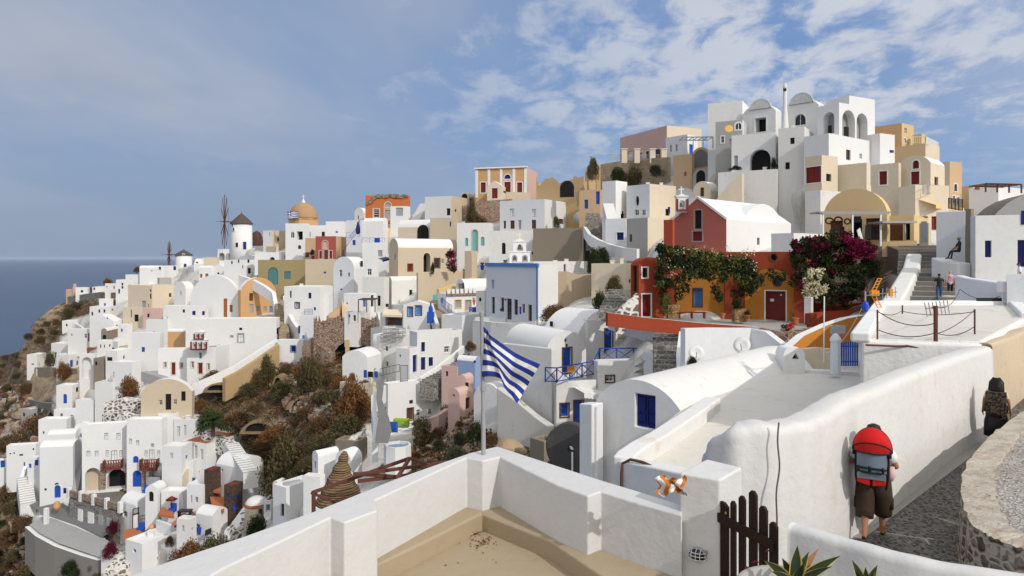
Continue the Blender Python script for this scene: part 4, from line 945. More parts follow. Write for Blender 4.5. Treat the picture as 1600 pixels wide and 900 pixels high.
H('tan vault roof mound behind the red trimmed belfry', (262, 304, 308), (514, 545), 25, 'A', '', 'vault', ax='L', rise=.5, d=127, rc='W')
H('second tan vault mound right of the red trimmed belfry', (320, 364, 367), (519, 548), 25, 'A', '', 'vault', ax='L', rise=.5, d=125, rc='W')
H('plain white house with a low roof left of the red door chapel', (206, 250, 256), (520, 590), 30, 'V', '', kd=4)
H('tall narrow white house behind the plain one', (228, 262, 268), (500, 545), 35, 'W', 'L 240 520 3 4 k', kd=4)
H('beige cave house with arched front and a tall black door', (220, 300, 304), (591, 648), 14, 'E', 'L 263 628 9 25 k;L 251 629 5 8 d;L 273.6 628 5 8 d;L 286.5 619 7 15 k', 'vault', ax='R', rise=.28, d=107, rc='W')
strip('grey_roof_wall', 'grey terrace edge above the beige cave house', [(225, 580, 112), (260, 590, 111), (283, 594, 110)], 1.5, 1.2, 'U')
strip('sloping_white_wall', 'long white wall sweeping up under the chapel', [(300, 600, 111), (330, 588, 112), (365, 572, 114), (400, 550, 117), (432, 530, 120)], 2.0, .8, 'V')
strip('curved_tan_wall', 'curved orange tan retaining wall beneath the sweeping white wall', [(350, 591, 110), (372, 580, 112), (400, 562, 114), (434, 538, 118)], 3.6, .8, 'RU')
H('white box house with a light blue framed window at the ruins', (434, 474, 478), (531, 562), 20, 'V', 'L 458 545 7 9 n+b', d=118)
H('slim white house with a small blue shutter at the ruins', (468, 491, 495), (494, 545), 15, 'Q', 'L 474 529 4 10 l;L 467.5 515 3 12 n', d=120, rc='U')
H('white house with dark window and balcony boxes above the slim house', (444, 500, 522), (448, 500), 25, 'V', 'L 484 462 5 9 n;L 454 460 3 11 k;L 464.6 477 6 8 y+h;L 491.7 482.6 4 5 b;R 515 466 3 12 k', kd=1)
railing('blue iron gate of the white house with balcony boxes', [(476, 495, 128), (488, 495, 128)], 1.4, M_NAVY, False, name='gate')
H('low white box roof beside the balcony box house', (492, 514, 520), (459, 490), 25, 'V', '', d=130)
strip('curved_white_wall', 'white curved wall running down left of the ruins', [(445, 462, 140), (448, 482, 132), (458, 500, 127), (466, 512, 124)], 3.0, .7, 'W')
stairs('narrow brown stone stairs between white walls', (444, 520, 124), (436, 468, 146), 1.8, 16, M_TANSTONE)
H('tall white vaulted house with a rounded gable and two dark windows', (521, 553, 572), (401, 462), 35, 'Q', 'L 532 427 5 11 d;L 545 429 3 6 d;R 565 412 4 9 d;L 533 452 4 2 k', 'vault', rise=.5, kd=1, col2='V', rc='V')
H('white house with a dark window beside the rounded gable', (568, 586, 592), (405, 470), 22, 'V', 'L 577 425 7 10 d', kd=2)
H('white block with a grey window under the blue railings', (566, 602, 606), (379, 440), 18, 'V', 'L 594 396 7 10 y', d=138)
H('white rounded chapel roof with blue railings below the orange ruin', (568, 599, 606), (340, 388), 25, 'V', 'L 589 376 9 8 b', 'vault', ax='L', rise=.35, d=148)
railing('bright blue terrace railing below the white rounded roof', [(566, 381, 140), (601, 381, 140)], 1.2, M_BLUE)
railing('blue stair railing climbing past the white rounded roof', [(541, 386, 150), (556, 366, 152), (562, 352, 153)], 1.2, M_BLUE)
railing('blue railing with pickets behind the rose house', [(541, 372, 154), (562, 370, 154)], 1.2, M_BLUE)
c = P(559.5, 366, 151); mb = MB(); mb.lathe(c, [(.25, 0), (.5, .4), (.42, 1.6), (.15, 2.6), (.05, 2.8)], 10); tag(mb.build('folded_parasol', M_NAVY), 'folded dark blue parasol on the railing terrace', 'parasol')
H('white terrace house behind the blue railings', (541, 566, 574), (344, 390), 25, 'Q', 'L 553 379 5 8 b', d=158)
awning('small blue hanging awning by the white block', ((590, 404, 133), (603, 401, 135)), 1.2, .3, M_NAVY)
H('white house with a half blue door and dark pergola', (537, 578, 588), (459, 502), 28, 'V', 'L 569 474 5 11 l;L 542 474 3 2 k;R 582 470 5 18 k', kd=2)
pergola('dark wooden pergola on the half blue door house', (560, 488, 110), (586, 488, 110), 2.0, 3, M_BROWN)
H('tall stained white gable wall above the blue door houses', (604, 612, 674), (432, 482), 62, 'S', '', 'vault', ax='R', rise=.4, d=124, L=8, rc='S')
H('white upper cylinder wall house left of the stained gable', (566, 600, 608), (433, 480), 25, 'S', 'L 592 470 5 16 k', kd=3)
H('white house with two light blue doors and a peaked roof', (630, 672, 677), (470, 500), 15, 'V', 'L 641 487 7 14 l+h;L 654 485 9 14 l+h', d=106, roof='tri', rise=.14, ax='R')
H('open white shelter with a red door and a beige roof', (594, 630, 636), (486, 515), 20, 'V', 'L 615 501 26 16 sD;L 612 501 5 12 r;L 605 477 5 5 d', d=108, rc='C')
awning('beige cloth awning over the open white shelter', ((600, 483, 108), (631, 484, 108)), 1.5, .7, pm('C'))
strip('terrace_wall', 'curved grey white terrace wall with wire crates above it', [(582, 512, 102), (600, 510, 100), (625, 513, 99), (645, 516, 99)], 5.0, .6, 'S')
for k, (px, py) in enumerate([(606, 534), (617, 532), (611, 526), (622, 525)]):
    c = P(px, py, 94); mb = MB()
    for z in (0, .5, 1.0): mb.tube([c + Vector((1.0 * math.cos(a), .7 * math.sin(a), z)) for a in np.linspace(0, 2 * math.pi, 17)], .05, 5, cap=False)
    for a in np.linspace(0, 2 * math.pi, 9)[:-1]: mb.bar(c + Vector((math.cos(a), .7 * math.sin(a), 0)), c + Vector((math.cos(a), .7 * math.sin(a), 1)), .05)
    tag(mb.build('wire_crate', M_STEEL), 'oval grey wire crate lying on the white terrace wall', 'crate', 'wire crates on the white terrace')
r_, fL_, fR_ = H('white house with yellow framed windows and a dark stone parapet', (684, 697, 744), (459, 505), 64, 'V', 'R 715.6 475 9 12 y+y;R 731.6 477 9 16 y+y;L 690 470 5 8 y', d=107, ext=4)
mb = MB(); lR = fR_.pix(744, 480)[0]; zt_ = root_f[r_.name][3]
mb.obox(fR_.at(lR / 2, zt_ - .05, .06), fR_.U * lR / 2, fR_.N * .12, Vector((0, 0, .35))); mb.build('stone_parapet', M_STONE, r_)
mb = MB()
for i in range(7): mb.obox(fR_.at(lR * (i + .5) / 7, zt_ + .35, .06), fR_.U * .25, fR_.N * .14, Vector((0, 0, .35)))
mb.build('white_merlon', pm('V'), r_)
mb = MB(); A_ = P(733, 497, 104); mb.box((A_.x, 103.9, A_.z), (A_.x + 1.1, 104.1, A_.z + 1.6))
for z in (.35, .8, 1.25): mb.tube([(A_.x + .3 + .18 * math.cos(a), 103.87, A_.z + z + .18 * math.sin(a)) for a in np.linspace(0, 6.28, 13)], .045, 5, 1)
tag(mb.build('gate', [M_BLUE, M_WHITEP]), 'bright blue gate with white rings below the yellow framed windows', 'gate')
H('white vaulted store with a grey door behind the dark stone parapet', (712, 726, 766), (436, 475), 60, 'V', 'L 719 450 7 14 y;L 724 449 3 14 h', 'vault', rise=.5, d=112)
stairs('stone steps between white walls below the blue water tank', (693, 498, 104), (682, 472, 114), 2.2, 12, M_TANSTONE)
c = P(681, 465, 113); mb = MB(); mb.box(c - Vector((.45, .3, .5)), c + Vector((.45, .3, .5))); tag(mb.build('water_tank', M_TEAL, bevel=.1), 'small turquoise tank on a white wall', 'tank')
strip('stair_wall', 'white wall along the stone steps near the blue fence', [(674, 474, 108), (680, 496, 102), (684, 507, 99)], 2.2, .5, 'W')
railing('bright blue fence beside the stone steps', [(690, 478, 104), (700, 488, 101), (706, 492, 100)], 1.3, M_BLUE, False)
c = P(673, 494, 102); mb = MB(); mb.box(c + Vector((-.5, -.4, -1)), c + Vector((.5, .4, .6))); mb.lathe(c + Vector((0, 0, .6)), [(.35, 0), (.3, .7), (.12, 1.0), (.1, 1.4)], 10); tag(mb.build('blue_chimney', M_BLUE), 'bright blue capped chimney between white houses', 'chimney')
H('white upper house with curved parapet near the flagpole', (690, 722, 762), (493, 545), 40, 'V', 'R 745 508 4 8 d', d=95)
H('pair of low white stores right of the yellow framed house', (742, 790, 800), (498, 530), 22, 'V', 'L 783 484 3 4 k', d=90)
strip('garden_wall', 'grey white curved wall below the pale blue chapel', [(742, 500, 88), (770, 503, 84), (800, 505, 82), (838, 502, 80)], 4.5, .6, 'S')
r_, fL_, fR_ = H('white house with navy doors and a brownish roof terrace', (640, 652, 722), (519, 592), 66, 'Q', 'R 661 542 6 15 n+w;R 698 546 8 10 d+w;R 661 568 7 20 n+w;R 673 565 7 14 n+w', d=88, rc='F', col2='W')
H('small white house with a navy door and a terracotta roof', (619, 640, 656), (545, 592), 38, 'V', 'R 648 568 7 27 n+w;L 625 556 3 4 k', d=86, rc='F')
H('white flank house with one small window above a curved terrace', (583, 628, 640), (524, 590), 25, 'S', 'L 604 545 5 8 d;L 605 569 4 8 d', d=94)
H('white rounded house with open blue shutters at the scrub edge', (535, 574, 596), (548, 600), 28, 'V', 'L 571 584 5 12 b;L 588 585 5 10 b;L 579 585 8 9 k', d=90, roof='vault', rise=.25, ax='R')
strip('terrace_wall', 'yellowish terrace wall with plants under the blue shutters', [(534, 596, 89), (560, 600, 87), (585, 597, 86)], 2.2, .6, 'C')
strip('stair_wall', 'white stepped wall climbing right of the navy door house', [(656, 590, 80), (680, 575, 82), (705, 556, 85), (724, 540, 88)], 1.6, .4, 'V')
stairs('grey stone stairs climbing behind the white stepped wall', (668, 598, 79), (722, 552, 88), 2.0, 16, M_GREYSTONE)
railing('black iron gate at the foot of the grey stairs', [(626, 597, 80), (637, 597, 80)], 1.9, M_BLACK, False, name='gate')
railing('thin dark pipe railing before the navy door house', [(594, 588, 84), (624, 581, 84)], .9, M_BLACK, False)
r_, fL_, fR_ = H('long white house with a dark brown door and a row of small windows', (598, 606, 702), (600, 674), 66, 'V', 'R 642.5 628 6 6 d;R 641 647 9 18 h+h;R 654 645 6 10 d;R 672 643 6 9 d;R 686 634 5 8 d;L 601 640 4 8 k', d=78, col2='V')
c = P(627, 660, 74); mb = MB(); mb.prism([(c.x - .8, 73.6), (c.x + .8, 73.6), (c.x + .8, 74.6), (c.x - .8, 74.6)], c.z - .5, [c.z + .45, c.z + .5, c.z + .3, c.z + .35]); tag(mb.build('covered_furniture', plaster('lime_cover', (.33, .52, .02), .3), bevel=.1), 'lime green covered bench before the long white house', 'bench')
c = P(614, 668, 73); mb = MB(); mb.box((c.x - .5, 72.9, c.z - .5), (c.x + .5, 73.05, c.z + .6)); tag(mb.build('garden_gate', M_BLUE), 'bright blue solid gate before the long white house', 'gate')
railing('light blue terrace rail before the long white house', [(620, 674, 72), (650, 674, 72)], .8, M_LBLUE)
H('pink flat house beside the blue domed chapel', (690, 714, 722), (573, 625), 30, 'K', 'L 698 584 4 8 k', d=78)
H('small pink house with a rounded gable', (714, 728, 740), (586, 622), 30, 'K', 'L 730 602 5 9 k', 'vault', rise=.4, d=73, rc='K')
H('blue walled chapel with a white rounded dome roof', (714, 742, 752), (558, 605), 35, 'I', 'L 742 565 3 2 k', 'vault', ax='L', rise=.4, d=77, rc='V')
H('low pink vaulted house with a dark door at the scrub', (700, 718, 740), (608, 655), 36, 'K', 'L 709 618 3 3 k;R 731 630 7 18 h', 'vault', rise=.5, d=71, rc='K')
strip('garden_wall', 'rounded pink garden wall beside the long white house', [(668, 655, 74), (684, 648, 74), (699, 638, 75)], 2.6, .6, 'K')
# grey path and little houses by the bottom scrub
def path_strip(name, label, left, right, mat, lift=.25, kind='structure'):
    A = [P(*p) for p in left]; B = [P(*p) for p in right]; mb = MB(); ia = mb.pts([p + Vector((0, 0, lift)) for p in A]); ib = mb.pts([p + Vector((0, 0, lift)) for p in B])
    for i in range(len(A) - 1): mb.idx((ia[i], ib[i], ib[i + 1], ia[i + 1]))
    return tag(mb.build(name, mat), label, kind=kind)
path_strip('path', 'grey stepped path winding down between white walls', [(590, 612, 76), (588, 640, 71), (592, 668, 65), (588, 690, 60), (586, 712, 56)], [(601, 606, 77), (597, 640, 71), (608, 670, 65), (612, 692, 60), (606, 712, 56)], plaster('grey_path', (.20, .195, .19), .8, (.10, .10, .095)), 1.0)
strip('path_wall', 'white wall following the left edge of the grey path', [(600, 602, 77), (584, 618, 74), (584, 640, 70), (588, 662, 66), (586, 690, 60)], 1.8, .5, 'V')
def tub():
    c = P(621, 694, 58); mb = MB(); mb.lathe(c - Vector((0, 0, 2.2)), [(1.15, 0), (1.12, 2.2), (.98, 2.2), (.98, 1.9), (0.02, 1.9)], 8, m=0)
    o = mb.build('plunge_pool', [pm('V')]); tag(o, 'octagonal white plunge pool beside the grey path', 'pool')
    mb = MB(); mb.lathe(c - Vector((0, 0, .24)), [(.97, 0), (.97, .02)], 8); w = mb.build('pool_water', paint('pool_water', (.10, .22, .36), .1)); w.parent = o
tub()
H('ruined stone terrace with a white rim in the scrub', (524, 560, 574), (690, 708), 30, 'H', '', d=66, rc='T')
strip('rubble_wall', 'white streaked rubble wall in the brown scrub', [(530, 693, 68), (545, 683, 68), (570, 672, 68)], 2.2, .8, M_WHITESTONE)
H('white vaulted house with a small blue window at the bottom scrub', (488, 497, 530), (706, 768), 60, 'V', 'L 492.5 727 3 12 n', 'vault', ax='R', rise=.5, d=62, rc='V')
H('white arched house with a blue door behind the straw cone', (524, 548, 566), (706, 760), 40, 'V', 'L 541 733 6 14 bA', 'vault', rise=.5, d=60, rc='V')
H('plain white block left of the straw cone', (474, 500, 508), (745, 800), 30, 'V', '', d=60)
H('white house with one black window above the long parapet', (427, 447, 492), (762, 835), 52, 'V', 'L 441 797 6 20 d', d=66, rc='W')
H('cream round topped chimney house beside the black window house', (426, 434, 446), (752, 800), 40, 'C', 'L 429 764 3 8 k', 'vault', rise=.5, d=72)
# the big ruined wall and its cave
r_, fL_, fR_ = H('big ruined rubble wall with a black cave arch and a pillar', (490, 583, 588), (494, 565), 8, 'H', 'L 550 549 62 24 kAD', d=113, L=5, rc='T', jag=.9)
for o in r_.children:
    if o.name.startswith('wall'):
        o.data.materials[0] = M_STONE; o.data.materials[1] = M_STONE
mb = MB(); c = P(543, 562, 112.3); mb.box((c.x - .3, 112.0, c.z - 2), (c.x + .3, 112.5, c.z + 3.2)); mb.build('pillar', pm('T'), r_)
strip('ruined_wall', 'broken rubble wall tumbling down left of the cave arch', [(474, 540, 114), (490, 528, 114), (500, 536, 113), (520, 552, 112)], 4, 1.4, M_STONE)
strip('earth_bank', 'triangular brown earth bank above the ruined wall', [(512, 494, 116), (528, 482, 117), (537, 470, 118), (540, 496, 116)], 4, 1.0, 'T')
def cave(label, px, py, w, h, d, name='cave_arch'):
    d *= .982
    c = P(px, py, d); W = w / F * d; Hh = h / F * d; f = Face(Vector((c.x - W, c.y, 0)), Vector((1, 0, 0)), Vector((0, -1, 0)))
    ar = [(W + W * .5 * math.cos(a), c.z - Hh / 2 + Hh * math.sin(a)) for a in np.linspace(0, math.pi, 11)]
    f.holes = [(ar, 2.5)]
    ol = [(W * .3, c.z - Hh / 2 - .3), (W * 1.7, c.z - Hh / 2 - .3)] + [(W + W * .62 * math.cos(a) * (1 + .06 * math.sin(7 * a)), c.z - Hh / 2 + Hh * 1.22 * math.sin(a)) for a in np.linspace(.1, math.pi - .1, 11)]
    root = empty(name, c, label, 'cave'); mb = MB(); f.wall(mb, ol)
    f2 = Face(Vector((c.x - W, c.y + 2.6, 0)), Vector((1, 0, 0)), Vector((0, -1, 0))); 
    for a_, b_ in zip(ol, ol[1:] + ol[:1]): mb.face([f.at(*a_), f.at(*b_), f2.at(*b_), f2.at(*a_)])
    mb.build('rock_rim', plaster('cave_rock', (.27, .19, .11), 1., (.13, .09, .055), .8), root); mb = MB(); fill(mb, f, ar, -.45); mb.build('cave_shade', M_DARK, root)  # near-black sheet just inside the mouth stands for the shade in the cave
cave('wide shallow black cave arch in the scrub with a pale rim', 482, 629, 52, 16, 97)
cave('low black cave mouth under tan rock near the palm', 404, 668, 44, 14, 99)
cave('dark cave arch with tan rim below the curved tan wall', 340, 606, 34, 9, 113)
cave('small black cave opening high in the scrub', 434, 597, 14, 14, 110)
# ------------------------------------------------------------------ the hotel and houses of the lower left
r_, fL_, fR_ = H('white hotel block with carved balcony and dark arched cave entrance', (128, 199, 203), (660, 772), 12, 'V', 'L 166 682 6 11 w;L 185 682 6 11 w;L 138 709 6 9 w;L 151 709 6 9 w;L 167.5 709 5 11 w;L 178 712 10 16 w;L 189 709 5 11 w;L 182.5 748 30 30 kAD;L 145 750 24 38 eAD', d=106, L=9)
for px, w in ((161.5, 7), (201, 8)):
    u, z, Y = fL_.pix(px, 740); mb = MB(); mb.obox(fL_.at(u, z - .3, .1), fL_.U * w / F * Y / 2, fL_.N * .18, Vector((0, 0, 1.9))); mb.build('stone_pilaster', M_STONE, r_)
def balcony(fc, root, px, py, w, h):
    u, z, Y = fc.pix(px, py); W = w / F * Y / 2; Hh = h / F * Y
    mb = MB(); mb.obox(fc.at(u, z - Hh * .5, .55), fc.U * W, fc.N * .55, Vector((0, 0, .08)))
    for k in range(8): mb.obox(fc.at(u - W + 2 * W * k / 7, z, 1.05), fc.U * .05, fc.N * .05, Vector((0, 0, Hh * .5)))
    for zz in (-.35, .45): mb.obox(fc.at(u, z + Hh * zz, 1.05), fc.U * W, fc.N * .05, Vector((0, 0, .06)))
    for k in range(7):
        a = fc.at(u - W + 2 * W * k / 7, z - Hh * .3, 1.05); b = fc.at(u - W + 2 * W * (k + 1) / 7, z + Hh * .4, 1.05); mb.bar(a, b, .07); 
    for sx in (-1, 1): mb.obox(fc.at(u + sx * W, z, .55), fc.U * .05, fc.N * .55, Vector((0, 0, Hh * .45)))
    mb.build('balcony', paint('red_brown_wood', (.20, .05, .03), .6, .5), root)
balcony(fL_, r_, 178, 723, 25, 14)
r_, fL_, fR_ = H('white hotel block with blue arched window above a blue arched door', (198, 253, 262), (655, 776), 22, 'V', 'L 212 718 9 11 bA;L 214 748 14 26 bA;L 228 709 5 10 w;L 237 710 9 15 w;L 248 709 5 10 w;L 204 690 5 9 w;L 215 692 5 8 w;L 238 696 5 6 y;L 242 744 20 26 eAD', d=104, L=9)
balcony(fL_, r_, 236, 723, 25, 17)
u, z, Y = fL_.pix(225, 746); mb = MB(); mb.obox(fL_.at(u, z, .1), fL_.U * .22, fL_.N * .18, Vector((0, 0, 1.7))); mb.build('stone_pilaster', M_STONE, r_)
slab('terrace', 'dark grey stone paved hotel terrace before the cave arch', [(118, 782), (145, 769), (200, 766), (222, 768), (216, 778), (190, 794)], plaster('striped_stone_paving', (.19, .175, .155), .8, (.34, .31, .27), .8, 1.6), th=.5)
def hotel_front():
    root = empty('hotel_terrace', P(147, 818, 100), 'stone front of the hotel terrace with white doors and red rubble panels', 'terrace')
    A, B = P(108, 779, 103), P(188, 794, 97); d_ = (B - A); d_.z = 0; fl = Face(Vector((A.x, A.y, 0)), d_.normalized(), Vector((d_.y, -d_.x, 0)).normalized()); Ln = d_.length
    zt, zb = -34.6, -39.5; zt = (A.z + B.z) / 2
    mb = MB(); fl.wall(mb, [(0, zt - 4.6), (Ln, zt - 4.6), (Ln, zt), (0, zt)]); mb.obox(fl.at(Ln / 2, zt - .15, -.35), fl.U * Ln / 2, fl.N * .35, Vector((0, 0, .15))); mb.build('stone_wall', M_GREYSTONE, root)
    for u0, w in ((.24, .6), (.45, .75), (.64, .55), (.80, .6)):
        mb = MB(); mb.obox(fl.at(Ln * u0, zt - 2.6, .06), fl.U * w * .9, fl.N * .08, Vector((0, 0, 1.2))); mb.build('door', M_WHITEP if u0 < .6 else M_GREYP, root)
    for k in range(5):
        mb = MB(); mb.obox(fl.at(Ln * k / 4, zt + .5, .0), fl.U * .26, fl.N * .26, Vector((0, 0, .75))); mb.build('white_post', pm('V'), root)
    for k in range(4):
        mb = MB(); mb.obox(fl.at(Ln * (k + .5) / 4, zt + .45, .0), fl.U * (Ln / 8 - .3), fl.N * .14, Vector((0, 0, .45))); mb.build('rubble_panel', M_STONE, root)
hotel_front()
def pool_rim():
    pts = [(128, 770, 108), (140, 775, 106), (160, 779, 104), (176, 772, 105), (180, 764, 107)]
    strip('pool_rim', 'curved white pool rim on the hotel terrace', pts, 1.0, .6, 'V')
pool_rim()
H('white stepped vault house with a blue arched door at the cliff path', (62, 114, 128), (690, 786), 22, 'V', 'L 90 768 10 20 bA+w;L 71 765 4 4 d;L 101 767 5 9 n;L 89 756 7 3 kA', 'vault', ax='L', rise=.22, d=108, rc='V')
H('white upper vault with ventilation holes above the blue arched door', (74, 118, 128), (672, 740), 20, 'W', 'L 96 708 2 2 k;L 104 712 2 2 k;L 112 706 2 2 k;L 88 704 2 2 k;L 100 700 2 2 k;L 110 699 2 2 k;L 92 697 2 2 k', 'vault', ax='L', rise=.22, d=114, rc='W')
H('white house with three blue shutters and a small brown terrace', (44, 68, 74), (714, 760), 25, 'V', 'L 57 723 6 9 b;L 47 728 4 7 b;L 66 733 4 6 b;L 71 732 4 6 k', d=112)
slab('terrace', 'tan paved patio before the blue shutters', [(38, 748), (62, 752), (62, 734), (38, 733)], 'E')
H('white low roof house running out over the brown slope', (10, 56, 62), (694, 735), 20, 'V', 'L 16 709 3 2 k;L 22 708 3 2 k;L 33 711 6 3 k;L 52 702 3 3 k;L 38 728 2 12 k', d=122)
H('white house cut by the picture edge with a blue window', (-20, 10, 14), (718, 770), 20, 'V', 'L 4 725 7 11 b', d=124)
H('white cluster house with a small arch and dome oven', (60, 104, 116), (655, 696), 28, 'V', 'L 105 673 4 3 rA;L 68 676 3 4 k', d=126)
H('grey roofed white house above the oven house', (84, 120, 128), (640, 690), 30, 'V', 'L 112 651 4 5 l;L 96 650 4 8 s', d=132, rc='U')
H('white house with a sloping grey roof panel beside brick steps', (118, 146, 156), (625, 680), 35, 'V', 'L 150 629 3 4 k;R 152 630 3 5 k', d=124, rc='U')
H('white dome topped house right of the oven house', (116, 140, 146), (660, 694), 30, 'V', 'L 126 680 3 6 b', 'vault', rise=.4, d=116)
strip('terraced_stone_wall', 'terraced white mortared stone bank under the rust bush', [(168, 628, 112), (190, 622, 112), (220, 626, 111)], 3, 2.5, M_WHITESTONE)
strip('stone_bank', 'lower step of the mortared stone bank', [(166, 646, 110), (190, 644, 109), (218, 650, 108)], 3, 1.5, M_WHITESTONE)
H('white house with two pale door outlines above the hotel', (226, 276, 292), (646, 708), 28, 'V', 'L 233 674 5 15 w;L 245 677 6 12 w;R 284 676 7 16 w', d=106, rc='W')
H('low white house with terracotta porch roof above the hotel', (199, 226, 230), (650, 690), 25, 'V', 'L 214 664 14 12 eD', d=112, rc='F')
r_, fL_, fR_ = H('white house with a flat terracotta roof below the palm', (283, 322, 378), (694, 752), 48, 'V', 'L 306 706 5 20 w;L 315 710 5 16 w;R 356 704 9 16 w', d=98, rc='F', par=.1)
H('white house with two door outlines beside the palm', (272, 305, 326), (656, 710), 35, 'V', 'L 279 674 5 16 w;L 289 672 4 16 w;R 311 672 7 16 w', d=105, rc='W')
H('white vaulted house with one grey window below the terracotta roof', (338, 375, 412), (718, 785), 50, 'V', 'R 391 757 7 7 y;L 347 735 3 5 k', 'vault', ax='L', rise=.3, d=91, rc='V')
def tower(label, px0, px1, yb, yt, d, wins):
    W = (px1 - px0) / F * d
    r_, fL_, fR_ = H(label, (px0, px0 + (px1 - px0) * .45, px1), (yt, yb), 40, 'R', wins, d=d, rc='R', par=.05)
    for o in r_.children:
        if o.name.startswith('wall'): o.data.materials[0] = M_STONE_DARK; o.data.materials[1] = M_STONE_DARK
        if o.name.startswith('roof'): o.data.materials[0] = M_REDROOF
M_STONE_DARK = rubble('dark_brown_stone', (.06, .035, .028), (.13, .07, .05), (.10, .07, .055), 2.2)
tower('small dark stone tower with a red flat top by the terracotta patio', 319, 345, 764, 735, 90, '')
tower('dark stone tower with blue windows and a red flat top', 350, 379, 797, 759, 86, 'L 356 775 5 8 b;R 371 776 6 8 b;R 366 793 6 9 b')
slab('patio', 'terracotta patio around the dark stone towers', [(302, 762), (345, 768), (346, 758), (318, 756)], 'F')
slab('patio', 'terracotta patio in front of the taller dark tower', [(328, 776), (352, 776), (350, 798), (332, 792)], 'F')
H('white house with a small grey window beside the patio', (292, 318, 334), (758, 805), 35, 'V', 'L 307 781 5 9 y;L 299 780 3 12 w', d=90)
H('tall blank white house with a blue shutter behind the patio', (262, 302, 318), (720, 775), 30, 'V', 'L 303 750 5 8 b', d=97)
H('cream rounded vault house in the middle of the hotel rooms', (258, 286, 302), (736, 790), 40, 'C', '', 'vault', ax='L', rise=.35, d=96, rc='C')
H('white room house with a pale door behind an orange patio', (252, 284, 296), (768, 810), 30, 'V', 'L 282 784 8 20 w', d=93)
slab('patio', 'small orange patio with a blue chair before the pale door', [(248, 803), (272, 807), (270, 798), (254, 792)], 'F')
slab('patio', 'orange patio with a dark table lower in the hotel', [(268, 818), (294, 812), (302, 804), (286, 802)], 'F')
H('white curvy gabled house with an orange patio', (188, 212, 247), (780, 845), 62, 'V', 'R 212 814 8 22 w+h;R 212 799 7 8 y+h;R 237 824 8 14 w+h', 'vault', ax='L', rise=.3, d=96, L=5)
slab('patio', 'orange patio before the curvy gabled house', [(193, 842), (226, 838), (216, 824), (194, 828)], 'F')
stairs('grey and white striped steps beside the curvy gabled house', (246, 836, 92), (228, 782, 101), 2.4, 12, 'U', nose='V')
H('white vaulted house with a dark grey window at the scrub', (306, 332, 356), (798, 846), 45, 'V', 'R 325 831 10 9 d;L 309 830 3 4 b', 'vault', ax='L', rise=.28, d=84, rc='V')
H('white patio house with blue chairs at its corner', (226, 250, 262), (775, 812), 45, 'V', '', d=97)
strip('patio_wall', 'stepped white wall between the orange patios', [(246, 812, 91), (268, 820, 89), (288, 806, 90), (304, 792, 91)], 2.0, .4, 'V')
strip('patio_wall', 'second white wall under the orange patios', [(268, 832, 88), (290, 826, 87), (306, 816, 87)], 2.0, .4, 'V')
def round_chapel():
    d = 80; root = empty('round_house', P(402, 815, d), 'small round white chapel house with a pink rim and arched windows', 'house')
    mb = MB(); c = P(401, 824, d); s = 1 / F * d; mb.lathe(c, [(19 * s, -1), (17.5 * s, 30 * s), (17.5 * s, 36 * s)], 24); mb.build('wall', pm('C'), root, smooth=True)
    mb = MB(); mb.lathe(P(401, 789, d), [(18.4 * s, 0), (18.6 * s, .15), (18 * s, .3)], 24); mb.build('pink_rim', pm('F'), root)
    mb = MB(); mb.lathe(P(401, 787, d), [(17 * s * math.cos(a), 12 * s * math.sin(a)) for a in np.linspace(0, 1.55, 9)], 24); mb.build('dome', pm('W'), root, smooth=True)
    for px, off in ((392, .25), (408, .0)):
        b = MB(); q = P(px, 798, d - 17.6 * s + off); f = Face(Vector((q.x, q.y, 0)), Vector((1, 0, 0)), Vector((0, -1, 0))); po = opening(0, q.z, 5 * s, 8 * s, 'A'); fill(b, f, po, .05); o = b.build('window', M_GLASS, root); b = MB(); ring(b, f, po, offs(po, .12), 0, .12); b.build('surround', M_STONE, o)
round_chapel()
H('small annex with a light blue window beside the round chapel', (412, 424, 434), (782, 812), 20, 'W', 'L 419 793 6 10 l+c', d=78, rc='F')
strip('stone_path_wall', 'white mortared stone wall curving below the dark towers', [(352, 835, 82), (372, 815, 83), (388, 795, 85), (412, 776, 88)], 2.2, 1.6, M_WHITESTONE)
strip('stone_path_wall', 'white mortared stone wall curving down from the palm', [(320, 674, 101), (345, 682, 100), (362, 692, 98)], 2.2, 1.4, M_WHITESTONE)
stairs('pale stairs going down along the scrub below the palm', (392, 738, 88), (362, 692, 98), 1.8, 14, 'W', nose='U')
strip('terrace_wall', 'big curved grey retaining wall of the lower road', [(44, 822, 101), (60, 836, 98), (90, 852, 95), (130, 866, 92), (158, 874, 90)], 5.5, .8, plaster('grey_cast_wall', (.30, .28, .25), .7), cop='V')
path_strip('road', 'grey paved lower road behind the curved retaining wall', [(46, 821, 101), (62, 834, 98), (92, 850, 95), (132, 864, 92), (158, 873, 90)], [(66, 808, 104), (86, 812, 103), (120, 826, 100), (160, 842, 96), (180, 850, 94)], pm('U'), .1)
strip('path_wall', 'low white wall stepping along the upper side of the lower road', [(60, 806, 105), (76, 808, 104), (120, 822, 101), (162, 842, 97)], 1.2, .5, 'V')
path_strip('courtyard', 'dark grey courtyard under the hotel terrace', [(46, 790, 108), (80, 808, 104), (120, 822, 101), (160, 840, 97)], [(50, 778, 110), (100, 788, 107), (140, 812, 101), (190, 822, 97)], pm('D'), .05)
strip('stair_wall', 'curved white stair wall at the cliff edge of the hotel', [(40, 728, 116), (34, 745, 114), (34, 770, 111), (46, 792, 108)], 1.4, .5, 'V')
stairs('pale curved steps at the cliff edge of the hotel', (44, 788, 108), (38, 745, 113), 2.0, 12, 'W', nose='U')
H('white post gate at the bend of the lower road', (68, 73, 77), (795, 815), 40, 'V', '', d=101, name='gate_post', cat='gate post')
H('white house block at the lowest left with a small blue shutter', (196, 222, 292), (850, 905), 55, 'V', 'L 210 861 5 6 b', d=86, rc='V')
